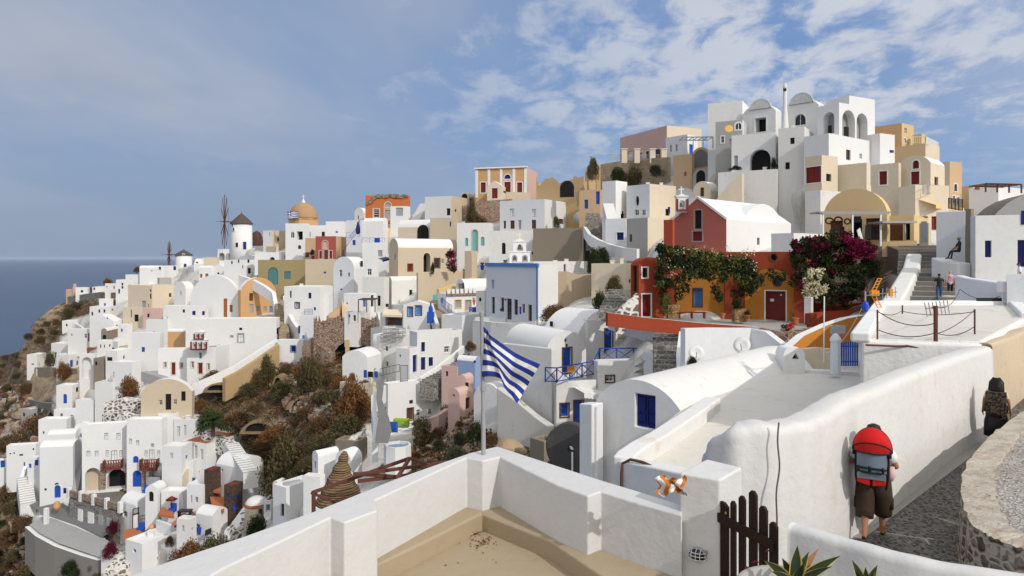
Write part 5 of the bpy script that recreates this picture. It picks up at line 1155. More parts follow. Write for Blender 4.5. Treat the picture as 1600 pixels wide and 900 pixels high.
H('lowest white terrace house with a light blue gate', (158, 196, 205), (868, 915), 35, 'W', 'L 201 848 6 10 l', d=88, rc='V')
stairs('white mortared stone steps at the lowest left', (176, 895, 86), (204, 862, 89), 2.6, 9, M_WHITESTONE)
strip('garden_wall', 'white garden wall with plants below the orange patio', [(206, 858, 90), (240, 852, 89), (290, 846, 87)], 2.0, .5, 'V')
strip('stair_rail_wall', 'brown railed stair wall beside the stepped vaults', [(113, 790, 106), (122, 740, 109), (127, 694, 112)], 2.0, .8, 'U')
H('white stepped house with slit windows beside the stone arched ruin', (152, 168, 176), (532, 551), 30, 'W', 'L 157 541 2 6 k;L 163 541 2 5 k;R 172 540 3 4 k', kd=-1)
H('tall plain white house left of the red door chapel, one slit window', (208, 224, 232), (533, 570), 30, 'V', 'L 214 548 2 6 k', kd=-1)
H('white house between the pale door outlines and the cream vault', (253, 284, 300), (698, 736), 32, 'V', 'L 268 712 4 8 w;R 292 714 4 6 b', kd=-1)
H('small white arch room under the second hotel block', (227, 246, 260), (758, 790), 32, 'V', 'L 236 776 8 16 kA', 'vault', rise=.45, kd=-1, rc='V')
H('low white house at the lowest orange patio', (276, 296, 307), (812, 842), 38, 'W', 'L 286 826 4 10 w;R 301 826 3 4 b', kd=-1)
H('small white house under the jagged terrace wall of the cliff', (97, 112, 122), (501, 516), 30, 'W', 'L 104 508 3 4 k', kd=-1)
H('white cube house above the wide beige door panel', (184, 198, 207), (507, 528), 35, 'V', 'L 190 516 3 5 n', kd=-1)
H('white cube beside the dark doors of the pale blue chapel', (744, 757, 764), (455, 486), 30, 'S', 'L 750 468 4 6 k', d=100)
H('small white house standing on the big ruined wall', (538, 560, 572), (486, 508), 25, 'W', 'L 546 494 3 5 l;L 554 497 4 9 h', d=112)
# little pots, chairs and jars on the lower patios
def small(name, label, cat, px, py, d, prof, mat, n=10):
    c = P(px, py, d); mb = MB(); mb.lathe(c, prof, n); return tag(mb.build(name, mat, smooth=True), label, cat)
small('jar', 'big tan clay jar in the grey courtyard', 'jar', 89, 798, 104, [(.2, 0), (.5, .5), (.54, .85), (.3, 1.2), (.34, 1.3)], pm('A'))
small('jar', 'tan clay jar beside the arched door of the curvy house', 'jar', 238, 832, 92, [(.2, 0), (.45, .4), (.48, .8), (.3, 1.05)], pm('A'))
small('parasol', 'small red parasol on the orange patio', 'parasol', 268, 796, 92, [(.05, 0), (.05, 1.3), (.75, 1.3), (.05, 1.75)], M_RED)
for lab, px, py, d in (('blue chair on the small orange patio', 270, 799, 92), ('blue chair under the dark table patio', 279, 823, 88), ('blue bench by the curvy house patio', 220, 829, 93), ('blue chair by the hotel terrace edge', 228, 770, 99)):
    c = P(px, py, d); mb = MB(); mb.box((c.x - .4, d - .3, c.z), (c.x + .4, d + .3, c.z + .45)); mb.box((c.x - .4, d + .2, c.z + .45), (c.x + .4, d + .3, c.z + 1.0)); tag(mb.build('chair', M_BLUE), lab, 'chair')
for lab, px, py, d in (('black table on the patio with the dark table', 289, 806, 89), ('black table at the low corner patio', 293, 826, 87)):
    c = P(px, py, d); mb = MB(); mb.box((c.x - .8, d - .5, c.z + .6), (c.x + .8, d + .5, c.z + .72)); 
    for sx in (-.7, .7): mb.box((c.x + sx - .05, d - .4, c.z - .1), (c.x + sx + .05, d + .4, c.z + .6))
    tag(mb.build('table', M_BLACK), lab, 'table')

# ------------------------------------------------------------------ red chapel, red house, shop, stairs
r_, fL_, fR_ = H('rose red gabled chapel front with grey framed door and white nave', (1049, 1135, 1236), (306, 398), 30, 'R', 'L 1091 343 11 29 k+g;L 1090 369 15 15 r+g;R 1185 377 4 11 k', 'tri', d=73, rise=.36, col2='V', rc='V')
for o in r_.children:
    if o.name.startswith('wall'): o.data.materials[0] = plaster('chapel_rose_red', (.44, .14, .105), .25, (.36, .12, .09))
mb = MB(); zt_ = root_f[r_.name][3]; lL = fL_.pix(1049, 340)[0]; lR = fR_.pix(1236, 380)[0]; h_ = .36 * lL
for s in (0, 1):
    a = fL_.at(lL / 2, zt_ + .1, .05); b = fL_.at(lL * s, zt_ - h_ + .1, .05); mb.bar(a, b, .3, .22)
mb.build('coping', pm('V'), r_)
H('white barrel vaulted nave behind the rose red chapel front', (1125, 1150, 1232), (314, 398), 30, 'V', '', 'vault', d=76, ax='L', rise=.42, rc='V', L=10)
H('rose red side strip wall left of the chapel front', (1037, 1051, 1054), (343, 398), 30, 'R', d=73)
belfry('small white bell wall with red stripes behind the red chapel', 1056, 1072, (332,), [(16, 308, 332, 1)], 76, M_RED)
H('low white house with a flat roof joining the chapel nave', (1205, 1240, 1290), (364, 396), 30, 'V', '', d=68, rc='E')
RD = plaster('terracotta_red', (.33, .062, .03), .5, (.22, .05, .025), .4); OC = pm('M')
def red_house():
    r_, fL_, fR_ = H('terracotta red house with ochre bays and a maroon door under flowering vines', (1034, 1256, 1275), (393, 512), 6, 'R', 'L 1090 465 13 27 l+h;L 1212 480 31 50 r+w;L 1214.7 439 13 15 dO+h;L 1209 402 10 10 kO+h;L 1242 404 11 11 kO+h', d=52.5, par=.2, rc='R')
    for o in r_.children:
        if o.name.startswith('wall'): o.data.materials[0] = RD; o.data.materials[1] = RD
    # ochre bays: arched panels standing 3 cm proud
    for (x0, x1, y0, y1, nm) in ((1057, 1132, 420, 503, 'bay'), (1164, 1243, 420, 506, 'bay')):
        ua, za, Y = fL_.pix(x1, y1); ub, _, _ = fL_.pix(x0, y1); zt = fL_.pix((x0 + x1) / 2, y0)[1]
        W = ub - ua; pr = seg_profile(W, W * .34); zs = zt - W * .34
        f2 = Face(fL_.O + fL_.N * .035, fL_.U, fL_.N); f2.O.z = 0; 
        f2.holes = [([(u, z) for u, z in offs(h, .03)], .2) for h, _ in fL_.holes if min(p[0] for p in h) > ua + .2 and max(p[0] for p in h) < ub - .2 and max(p[1] for p in h) < zt - .1]
        mb = MB(); f2.wall(mb, [(ua, za), (ub, za), (ub, zs)] + [(ua + q, zs + z) for q, z in reversed(pr[1:-1])] + [(ua, zs)]); mb.build(nm, OC, r_)
    for px, w, tp in ((1140, 10, 1.0), (1250, 13, 1.5)):
        u, z0, Y = fL_.pix(px, 506); _, z1, _ = fL_.pix(px, 430); wd = w / F * Y / 2
        mb = MB(); a, b = fL_.at(u, z0 - .3, 0), fL_.at(u, z1, 0); U, N = fL_.U, fL_.N
        i = mb.pts([a - U * wd * tp, a + U * wd * tp, a + U * wd * tp + N * .7 * tp, a - U * wd * tp + N * .7 * tp, b - U * wd, b + U * wd, b + U * wd + N * .45, b - U * wd + N * .45])
        for q in ((0, 1, 5, 4), (1, 2, 6, 5), (2, 3, 7, 6), (3, 0, 4, 7), (4, 5, 6, 7)): mb.idx([i[k] for k in q])
        mb.build('buttress', RD, r_)
    mb = MB(); u, z, Y = fL_.pix(1206, 469); mb.obox(fL_.at(u, z, -.15), fL_.U * .13, fL_.N * .01, Vector((0, 0, .10))); u, z, Y = fL_.pix(1220, 461); mb.obox(fL_.at(u, z, -.15), fL_.U * .06, fL_.N * .01, Vector((0, 0, .06))); mb.build('door_notice', M_WHITEP, r_)
    return r_, fL_
rh, rhF = red_house()
r2, f2L, _ = H('terracotta red side tower with white framed door and window', (985, 998, 1037), (402, 500), 60, 'R', 'R 1007.5 426 8 15 k+w;R 1010 477 13 34 r+w;L 991 436 7 40 k', 'vault', d=52, rise=.28, ax='L', rc='R', ext=.6)
for o in r2.children:
    if o.name.startswith('wall') or o.name.startswith('roof'): o.data.materials[0] = RD; (o.data.materials.__setitem__(1, RD) if len(o.data.materials) > 1 else None)
strip('white_stone_stair_wall', 'white wall with black stones beside the red side tower', [(962, 488, 51), (978, 472, 51), (996, 458, 51.2)], 2.0, .4, M_WHITESTONE)
stairs('grey stone steps beside the white black stone wall', (952, 492, 52), (968, 452, 60), 1.8, 9, M_GREYSTONE, th=.5)
slab('terrace', 'grey terrace floor before the terracotta red house', [(960, 492), (1185, 516), (1262, 514), (1258, 503), (1040, 492)], 'G', z=-4.75)
strip('terrace_wall', 'long terracotta red terrace wall with a white coping', [(948, 488, 46.5), (1000, 495, 47), (1090, 504, 48), (1186, 511, 48.5)], .9, .4, RD, cop='V')
strip('garden_wall', 'white garden wall below the long red terrace wall', [(1067, 513, 41), (1110, 512, 42), (1172, 513, 43), (1200, 518, 42), (1226, 538, 40)], 2.4, .4, 'Q')
strip('brick_planter', 'red brick planter edge with white coping right of the maroon door', [(1188, 512, 47), (1228, 519, 46), (1268, 512, 47.5), (1300, 508, 49)], .8, .5, M_STONE)
strip('orange_wall', 'bright orange garden wall with a white sloping top', [(1226, 545, 38), (1250, 524, 39), (1290, 506, 41), (1318, 497, 43), (1345, 492, 44)], 3.0, .5, 'M', cop='V')
strip('courtyard_wall', 'beige low wall of the small courtyard by the blue gate', [(1240, 546, 36), (1275, 543, 36), (1300, 545, 36)], 2.6, .4, 'C')
slab('yard_floor', 'dark red brown yard floor under the bougainvillea', [(1260, 512), (1300, 506), (1352, 500), (1362, 478), (1300, 480), (1262, 486)], RD, z=-5.2)
strip('brick_planter', 'dark red brick planter band in the yard right of the white shed door', [(1262, 490, 50), (1300, 486, 51), (1350, 484, 52)], 1.2, .5, RD)
strip('red_yard_wall', 'dark red yard wall under the purple bougainvillea', [(1262, 470, 54), (1300, 478, 53), (1350, 472, 54), (1362, 440, 56)], 3.6, .4, RD)
H('white shed door in the dark red yard', (1256, 1268, 1271), (464, 508), 15, 'W', '', d=50.5, name='shed', cat='shed')
def pot(label, px, py, d, r, h, mat=None, plant=None):
    c = P(px, py, d); mb = MB(); mb.lathe(c, [(r * .62, 0), (r * .95, h * .85), (r * 1.1, h * .86), (r * 1.1, h), (r * .9, h), (r * .85, h * .9)], 14)
    return tag(mb.build('plant_pot', mat or pm('F'), smooth=False), label, 'pot')
pot('large terracotta pot by the left ochre bay', 1041, 494, 51, .28, .5); pot('terracotta pot beside the maroon door', 1168, 501, 50.5, .25, .42); pot('small terracotta pot by the middle red buttress', 1129, 498, 50.8, .2, .4); pot('terracotta jar at the right end of the brick planter', 1243, 508, 47.5, .22, .5)
for lab, px, py in (('stacked stone planter left of the blue window', 1052, 486), ('stacked stone planter by the middle red buttress', 1155, 492)):
    c = P(px, py, 51); mb = MB(); mb.box((c.x - .42, 50.7, c.z - .5), (c.x + .42, 51.4, c.z + .45)); tag(mb.build('stone_planter', rubble('ochre_stones', (.30, .17, .07), (.50, .33, .17), (.12, .07, .04), 5)), lab, 'planter')
mb = MB(); c = P(1080, 493, 51); mb.box((c.x - 1.0, 50.6, c.z + .2), (c.x + 1.0, 51.1, c.z + .28)); [mb.box((c.x + s - .04, 50.65, c.z - .2), (c.x + s + .04, 51.05, c.z + .2)) for s in (-.9, 0, .9)]
tag(mb.build('bench', M_RED), 'low red wooden bench under the blue window', 'bench')
# shop with the golden barrel roof
def shop():
    d = 60; r_, fL_, fR_ = H('shop with a golden barrel roof and open shaded front', (1287, 1386, 1392), (292, 386), 8, 'Z', 'L 1307 360 20 30 h;L 1338 362 18 40 kD;L 1364 358 22 34 h;L 1338 343 15 10 d', 'vault', d=d, rise=.40, ax='R', rc='Y', L=8)
    mb = MB(); zt = P(1340, 334, d - 1.6).z; a = P(1284, 334, d - 1.8); b = P(1388, 334, d - 1.8)
    mb.bar((a.x, a.y, zt), (b.x, b.y, zt), .18, .14); mb.obox(((a.x + b.x) / 2, d - .9, zt + .12), ((b.x - a.x) / 2 + .2, 0, 0), (0, 1.0, 0), (0, 0, .06)); mb.build('canopy', M_STEEL, r_)
    for px in (1286, 1332, 1376):
        q = P(px, 382, d - 1.8); mb = MB(); mb.bar((q.x, q.y, q.z - .3), (q.x, q.y, zt), .12); mb.build('post', M_WHITEP, r_)
    for k, (px, py, w, h, m) in enumerate([(1296, 345, 12, 9, M_BROWN), (1310, 344, 12, 10, M_BLACK), (1324, 346, 9, 8, M_BROWN)]):
        q = P(px, py, d - .4); mb = MB(); mb.tube([q + Vector((w / F * d / 2 * math.cos(t), 0, h / F * d / 2 * math.sin(t))) for t in np.linspace(0, 6.283, 12)], .07, 5, cap=False); mb.build('hanging_ware', m, r_)
    for px, py, w, h, c_ in ((1302, 366, 12, 16, (.05, .08, .11)), (1316, 364, 8, 20, (.10, .06, .04)), (1356, 362, 10, 22, (.13, .12, .10)), (1366, 364, 8, 18, (.05, .06, .07))):
        q = P(px, py, d - .35); mb = MB(); W, Hh = w / F * d / 2, h / F * d / 2; n = 8
        for i in range(n): 
            x0, x1 = -W + 2 * W * i / n, -W + 2 * W * (i + 1) / n; y0, y1 = .06 * math.sin(i * 2.3), .06 * math.sin((i + 1) * 2.3)
            mb.face([q + Vector((x0, y0, -Hh)), q + Vector((x1, y1, -Hh)), q + Vector((x1 * .8, y1, Hh)), q + Vector((x0 * .8, y0, Hh))])
        mb.build('hanging_cloth', paint('cloth_%d' % px, c_, .9), r_)
    awn = H('lower shop wing with a tan flat canopy and goods', (1386, 1428, 1450), (336, 388), 10, 'Z', 'L 1400 361 22 30 h;L 1418 362 8 26 kD', d=60, name='shop_wing', cat='shop')[0]
    mb = MB(); a, b = P(1378, 347, 57.6), P(1432, 347, 57.6); mb.obox(((a.x + b.x) / 2, 58.7, a.z), ((b.x - a.x) / 2, 0, 0), (0, 1.2, 0), (0, 0, .08)); mb.bar(P(1414, 385, 57.7), P(1414, 347, 57.7), .1); mb.build('canopy', M_GREYP, awn)
    mb = MB(); q = P(1345, 380, 57.6); mb.obox(q + Vector((0, 0, .4)), (.12, 0, .1), (0, .05, 0), (-.2, 0, .75)); tag(mb.build('sign_board', M_WHITEP), 'slim white leaning board before the golden shop', 'sign')
shop()
strip('low_wall', 'low golden wall in front of the shop terrace', [(1378, 378, 56), (1432, 376, 55)], 1.2, .4, 'Z')
strip('rock_face', 'dark rough rock bank under the shop terrace', [(1262, 384, 58), (1300, 388, 57), (1360, 386, 57), (1402, 384, 56), (1425, 390, 53)], 5.5, 2, plaster('dark_rock', (.16, .125, .095), .9, (.05, .045, .04), 1.0, 1.2))
H('grey shuttered kiosk door at the top of the stairs', (1436, 1451, 1455), (348, 382), 20, 'E', 'L 1444 362 9 32 y', d=56)
railing('dark slanted stair railing above the shop lane', [(1482, 326, 66), (1504, 330, 60)], 1.0, M_BLACK, False)
H('blank grey white wall panel house above the seated person', (1463, 1508, 1513), (329, 402), 10, 'Q', '', d=46.5, L=4)
stairs('broad grey stone stairs climbing the lane past two walkers', (1462, 480, 37.5), (1448, 384, 55), 3.8, 15, plaster('worn_steps', (.21, .195, .175), .8, (.10, .095, .09), .6, 1.5), nose='G', name='lane_stairs')
strip('stair_wall', 'thick rounded white wall along the lane stairs', [(1386, 480, 35.5), (1406, 448, 39.5), (1424, 416, 46), (1428, 396, 51)], 3.4, 1.0, 'S', bevel=.18)
strip('low_white_seat', 'low white bench wall under the seated person', [(1466, 402, 44), (1484, 408, 43), (1508, 411, 42)], 1.6, 1.0, 'W', bevel=.1)
r_, fL_, fR_ = H('white house with navy shutters and a grey barrel roof at the edge of the picture', (1516, 1524, 1720), (337, 436), 80, 'W', 'R 1544 389 10 26 n;R 1597 396 14 42 n;R 1600 340 10 22 n', d=41)
H('rough grey barrel roof house behind the navy shutter house', (1506, 1538, 1740), (300, 420), 76, 'G', '', 'vault', ax='L', d=44, rise=.5, rc='H', col2='G', L=4)
H('grey buttress beside the navy shutter house', (1508, 1517, 1522), (326, 440), 40, 'H', '', d=42.5)
strip('white_lane_wall', 'white wall with a meter box on the lane', [(1500, 430, 37), (1514, 434, 35.5), (1560, 440, 34), (1578, 442, 33.5)], 2.6, .5, 'Q', bevel=.1)
strip('white_lane_wall', 'white yard wall where a head looks over the top', [(1573, 428, 33), (1610, 428, 32.5), (1680, 430, 32)], 3.4, .5, 'Q')
c = P(1564, 448, 33.3); mb = MB(); mb.box((c.x - .14, c.y - .2, c.z - .25), (c.x + .14, c.y + .1, c.z + .25)); mb.tube([c + Vector((0, -.1, -.25)), c + Vector((.02, -.1, -1.0))], .03, 6); tag(mb.build('meter_box', M_WHITEP), 'small white meter box on the lane wall', 'box')
c = P(1546, 472, 33.3); mb = MB(); mb.box((c.x - .6, c.y - .06, c.z - .25), (c.x + .6, c.y + .05, c.z + .2)); tag(mb.build('vent_frame', M_BLACK), 'black framed vent low in the lane wall', 'vent')
# ------------------------------------------------------------------ the house with the blue railings
r_, fL_, fR_ = H('white vaulted house with a blue door behind blue railings', (788, 853, 916), (519, 690), 60, 'W', 'R 886 563 13 38 b+h;R 884 532 3 5 k;R 886 540 3 4 k;', 'vault', ax='L', rise=.45, d=54, L=9, rc='V', ext=5)
H('white upper vaulted house with a blue door and pale shutters', (905, 918, 1036), (500, 590), 64, 'V', 'R 951 533 11 38 b+h;R 973 533 18 34 w;R 993 533 18 34 w;R 1017 534 17 20 y', 'flat', d=60, L=8, rc='V')
H('white low curved roof vault behind the blue railing houses', (850, 905, 978), (487, 530), 45, 'V', 'L 862 506 5 8 k', 'vault', ax='L', rise=.3, d=60, rc='V')
H('white lower storey with blue door, blue window and stained base', (866, 869, 932), (596, 695), 74, 'S', 'R 904 645 13 37 b+h;R 882 641 12 20 b+h', d=51, rc='W', ext=5)
H('white terrace block with one small brown framed window', (926, 934, 1028), (565, 640), 72, 'W', 'R 953 592 12 9 d+h;R 912 610 8 4 k', d=52, rc='C', ext=5)
railing('blue crossed railing on the lower terrace', [(852, 597, 51), (870, 598, 50), (928, 586, 53)], 1.05, M_BLUE, True, post=.09, step=1.3, thick=.07)
railing('blue crossed railing on the upper terrace', [(929, 584, 53), (937, 566, 53.5), (1015, 565, 55)], 1.05, M_BLUE, True, post=.09, step=1.5, thick=.07)
c = P(892, 577, 50.6); mb = MB(); mb.box((c.x - .26, c.y - .03, c.z - .22), (c.x + .26, c.y + .03, c.z + .22)); tag(mb.build('orange_notice', pm('M')), 'small orange board hung on the lower blue railing', 'sign')
awning('flat pale roof canopy over the lower blue door', ((893, 603, 51), (965, 612, 53)), 1.6, .25, M_WHITEP, name='canopy')
strip('rounded_wall', 'rounded white pier at the end of the upper terrace', [(1010, 545, 51), (1022, 548, 50), (1034, 562, 49), (1042, 585, 48)], 3.0, .7, 'V', bevel=.2)
strip('rounded_wall', 'white curved coping wall along the upper terrace roof', [(952, 492, 57), (1000, 506, 55), (1030, 517, 53), (1038, 535, 52)], 1.2, .6, 'V', bevel=.15)
stairs('dark stone steps between the railing house and the white gable', (1046, 592, 43), (1040, 520, 50), 1.8, 10, M_GREYSTONE)
strip('stair_wall', 'white wall right of the dark stone steps', [(1064, 588, 40), (1062, 552, 43), (1066, 518, 46)], 3.0, .4, 'V')
H('tall stained white buttress wall below the railing house', (785, 862, 868), (545, 690), 40, 'S', '', d=52.5, ext=5, rc='S')
r_, fL_, fR_ = H('white dome ended cistern house by the flagpole', (740, 784, 800), (602, 668), 35, 'W', '', 'vault', ax='R', rise=.5, d=56, rc='W')
strip('stained_wall', 'sloping white wall with black stains below the cistern', [(780, 604, 54), (810, 625, 53), (840, 650, 52), (862, 665, 51)], 4.5, .7, plaster('stained_wall', (.62, .61, .58), 1., (.11, .105, .10), .4), bevel=.1)
def boulder(label, px, py, d, sx, sy, sz, mat, name='boulder', seed=0):
    me = bpy.data.meshes.new(name); bm = bmesh.new(); bmesh.ops.create_icosphere(bm, subdivisions=3, radius=1)
    rg = random.Random(seed); k = [rg.uniform(1, 3) for _ in range(6)]
    for v in bm.verts:
        n = 1 + .12 * math.sin(k[0] * v.co.x * 2 + k[1]) + .12 * math.sin(k[2] * v.co.y * 2 + k[3]) * math.cos(k[4] * v.co.z * 2)
        v.co = Vector((v.co.x * sx, v.co.y * sy, v.co.z * sz)) * n
    bm.to_mesh(me); bm.free(); me.materials.append(mat); o = bpy.data.objects.new(name, me); COL.objects.link(o); o.location = P(px, py, d); return tag(o, label, 'rock')
boulder('blocky sandy boulder in the scrub below the railing house', 797, 706, 46, 1.15, .9, .75, plaster('sandstone', (.42, .30, .19), .9, (.22, .15, .09), 1.), seed=3)
H('low stone walled platform with a pale rim beside the millstone', (828, 850, 874), (690, 740), 50, 'H', '', d=43, name='stone_platform', cat='platform', rc='H')
def millstone():
    c = P(893, 700, 36); root = empty('millstone', c, 'huge dark round stone disc standing on edge by the white vault', 'millstone')
    mb = MB(); r = 1.32; nrm = Vector((-.35, -.94, 0)); tg = Vector((.94, -.35, 0)); n = 40
    def rp(rr, a, off): return c + tg * rr * math.cos(a) + Vector((0, 0, rr * math.sin(a))) + nrm * off
    prof = [(.16, .22), (.3, .24), (r * .96, .24), (r, .18), (r, -.18), (r * .96, -.24), (.16, -.24)]
    rings = [mb.pts([rp(rr * (1 + .012 * math.sin(5 * a)), a, off) for a in np.linspace(0, 2 * math.pi, n, endpoint=False)]) for rr, off in prof]
    for a, b in zip(rings, rings[1:] + rings[:1]):
        for j in range(n): mb.idx((a[j], a[(j + 1) % n], b[(j + 1) % n], b[j]))
    mb.build('stone_disc', plaster('dark_millstone', (.075, .073, .072), .9, (.17, .16, .15), 1.), root)
    mb = MB()
    for s in (-.25, .25): q = c + tg * (s + .4) + nrm * .4; mb.bar(q + Vector((0, 0, -1.8)), q + Vector((0, 0, -.1)), .08)
    mb.build('prop', M_WHITEP, root)
millstone()
# ------------------------------------------------------------------ near vault, terrace roof, dovecote
PC['NV'] = ('near_whitewash', (.78, .77, .75), .7, (.58, .47, .33))
r_, fL_, fR_ = H('near white vaulted house with a deep blue window in its shaded gable end', (931, 1066, 1066), (603, 800), 28, 'W', 'L 1008 643 31 52 n', 'vault', ax='R', rise=.27, d=25, L=13.5, rc='NV', ext=3)
for o in r_.children:
    if o.name.startswith('window'):
        u, z, Y = fL_.pix(1008, 643); mb = MB()
        for s in (-.22, .22):
            for zz in (-.28, .1, .36): mb.obox(fL_.at(u + s, z + zz, -.16), fL_.U * .14, fL_.N * .012, Vector((0, 0, .13)))
        mb.build('glazing_panel', M_NAVY, o)
strip('side_block', 'low white block with a pipe beside the near vault', [(914, 629, 27.2), (934, 630, 26.6)], 5, .6, 'V', bevel=.06)
mb = MB(); a = P(932, 636, 26.0); mb.tube([a, a - Vector((0, 0, 4.5))], .07, 8); tag(mb.build('drain_pipe', M_WHITEP), 'white drain pipe on the low block beside the near vault', 'pipe')
ZT = -5.35
def poly_slab(name, label, pts, z, th, mat, cat, kind=None, bevel=0):
    mb = MB(); mb.prism([(p.x, p.y) for p in pts], z - th, z); return tag(mb.build(name, mat, bevel=bevel), label, cat, kind=kind)
rt = [G(1066, 640, ZT), G(1197, 577, ZT), G(1345, 583, ZT), G(1345, 640, ZT), G(1290, 690, ZT), G(1220, 720, ZT), G(1100, 760, ZT), G(975, 735, ZT), G(985, 700, ZT)]
poly_slab('roof_terrace', 'broad white roof terrace with brown stains beside the near vault', rt, ZT, 3.0, plaster('terrace_screed', (.70, .67, .61), .8, (.47, .36, .22), .2, .9), 'roof')
strip('roof_parapet', 'sloping white parapet between the near vault and the roof terrace', [(1114, 620, 25.0), (1085, 640, 22.6), (1030, 676, 19.7), (1000, 692, 18.6), (980, 706, 17.8), (974, 714, 17.4)], 2.6, .55, 'NV', bevel=.07)
strip('roof_parapet', 'grey shaded white parapet below the front of the roof terrace', [(974, 716, 17.3), (1020, 724, 16.6), (1075, 736, 15.8), (1130, 748, 15.0)], 4.0, .5, 'NV', bevel=.06)
mb = MB(); p_ = [P(1032, 735, 16.3), P(1004, 722, 16.6), P(985, 718, 16.85), P(973, 724, 17.0), P(971, 740, 16.95), P(971, 790, 16.9)]; mb.tube(p_, .035, 6); tag(mb.build('cable', M_RUST), 'thin brown cable over the corner of the roof parapet', 'cable')
strip('roof_edge', 'low stained edge wall at the far end of the roof terrace', [(1197, 573, 33.5), (1260, 577, 33), (1342, 581, 32)], .8, .5, 'S')
def dovecote():
    root = empty('roof_vent_house', P(1240, 572, 33), 'small rounded white vent house with a triangular black hole on the roof terrace', 'vent')
    d = 32.6; f = Face(P(1224, 574, d), Vector((1, 0, 0)), Vector((0, -1, 0))); s = d / F; z0 = P(0, 574, d).z
    f.holes = [([(13 * s, z0 + 13 * s), (25 * s, z0 + 13 * s), (19.5 * s, z0 + 23 * s)], .5)]
    W = 34 * s; ol = [(0, z0 - .3), (W, z0 - .3)] + [(W / 2 + W / 2 * math.copysign(abs(math.cos(a)) ** .6, math.cos(a)), z0 + 12 * s + 19 * s * abs(math.sin(a)) ** .7) for a in np.linspace(0, math.pi, 13)]
    mb = MB(); f.wall(mb, ol); fb = Face(f.O + Vector((0, 1.0, 0)), f.U, f.N); fb.wall(mb, ol)
    for a_, b_ in zip(ol, ol[1:] + ol[:1]): mb.face([f.at(*a_), f.at(*b_), fb.at(*b_), fb.at(*a_)])
    mb.build('body', pm('V'), root); mb = MB(); fill(mb, f, offs(f.holes[0][0], .02), -.4); mb.build('hole', M_DARK, root)
dovecote()
def dish(label, px, py, d, r, aim):
    c = P(px, py, d); root = empty('satellite_dish', c, label, 'satellite dish'); a = Vector(aim).normalized(); rot = a.to_track_quat('Z', 'Y').to_matrix()
    mb = MB(); mb.lathe((0, 0, 0), [(.01, 0), (r * .5, r * .06), (r * .85, r * .18), (r, r * .26), (r, r * .29), (r * .5, r * .1), (.01, r * .04)], 24); mb.v = [tuple(rot @ Vector(v) + c) for v in mb.v]; mb.build('reflector', M_WHITEP, root, smooth=True)
    mb = MB(); mb.bar(c, c - Vector((0, -.2, r * 1.3)), .06); mb.bar(c - Vector((0, 0, r)), c + a * r * .9, .035); mb.build('arm', M_STEEL, root)
dish('white satellite dish leaning behind the near vault', 1160, 540, 35, .42, (-.5, -.8, .35)); dish('white satellite dish standing in front of the garden wall', 1088, 552, 38.5, .42, (-.2, -.9, .3))
def blue_gate():
    d = 31.5; root = empty('blue_gate', P(1327, 574, d), 'bright blue picket gate beside a white pillar', 'gate')
    for k in range(8):
        x = 1315 + k * 3.5; a = P(x, 572, d); b = P(x, 533 + abs(k - 3.5) * .8, d); mb = MB(); mb.obox((a + b) / 2, (.034, 0, 0), (0, .015, 0), (0, 0, (b.z - a.z) / 2)); mb.build('picket', M_BLUE, root)
    mb = MB()
    for y in (541, 565): a, b = P(1313, y, d + .03), P(1341, y, d + .03); mb.bar(a, b, .06, .05)
    mb.build('rail', M_BLUE, root)
    c = P(1305.5, 577, d); mb = MB(); mb.lathe(c, [(.24, -.2), (.22, 1.25), (.26, 1.27), (.25, 1.36), (.13, 1.55), (.02, 1.62)], 8); tag(mb.build('gate_pillar', pm('B')), 'whitish blue octagonal pillar with pointed cap beside the blue gate', 'pillar')
blue_gate()
# ------------------------------------------------------------------ flat roofed building with aerials
ZR = -2.25
def aerial_house():
    A, B, C_, D_, E_ = G(1344, 531, ZR), G(1534, 537, ZR), G(1606, 497, ZR), G(1585, 477, ZR), G(1376, 477, ZR)
    root = empty('flat_roofed_house', A, 'white house with a wide stained flat roof full of aerials and wires', 'house')
    plan = [A, B, C_, D_, E_]; cen = sum(plan, Vector()) / 5
    mb = MB(); mb.prism([(p.x, p.y) for p in plan], -7, ZR); mb.build('wall', plaster('rough_whitewash', (.76, .75, .73), .6, (.45, .42, .38), .7, 1.5), root, bevel=.12)
    inn = [cen + (p - cen) * .93 for p in plan]; mb = MB(); mb.prism([(p.x, p.y) for p in inn], ZR - .2, ZR + .025); mb.build('roof', plaster('stained_roof', (.66, .63, .59), 1., (.26, .24, .22), .6, .55), root)
    mb = MB()
    for p, q in ((A, E_), (E_, D_), (D_, C_)): mb.bar(Vector((p.x, p.y, ZR + .07)), Vector((q.x, q.y, ZR + .07)), .5, .3)
    mb.build('roof_rim', pm('V'), root, bevel=.08)
aerial_house()
def post(label, px, y0, y1, d, r, mat=M_RUST, name='post'):
    a, b = P(px, y0, d), P(px, y1, d); mb = MB(); mb.tube([a, b], r, 7); return tag(mb.build(name, mat), label, 'post')
post('thin rusty post at the near left corner of the stained roof', 1371, 535, 484, 19.5, .025); post('dark post on the stained roof, nearer the orange brown wall', 1523, 526, 483, 20.5, .025)
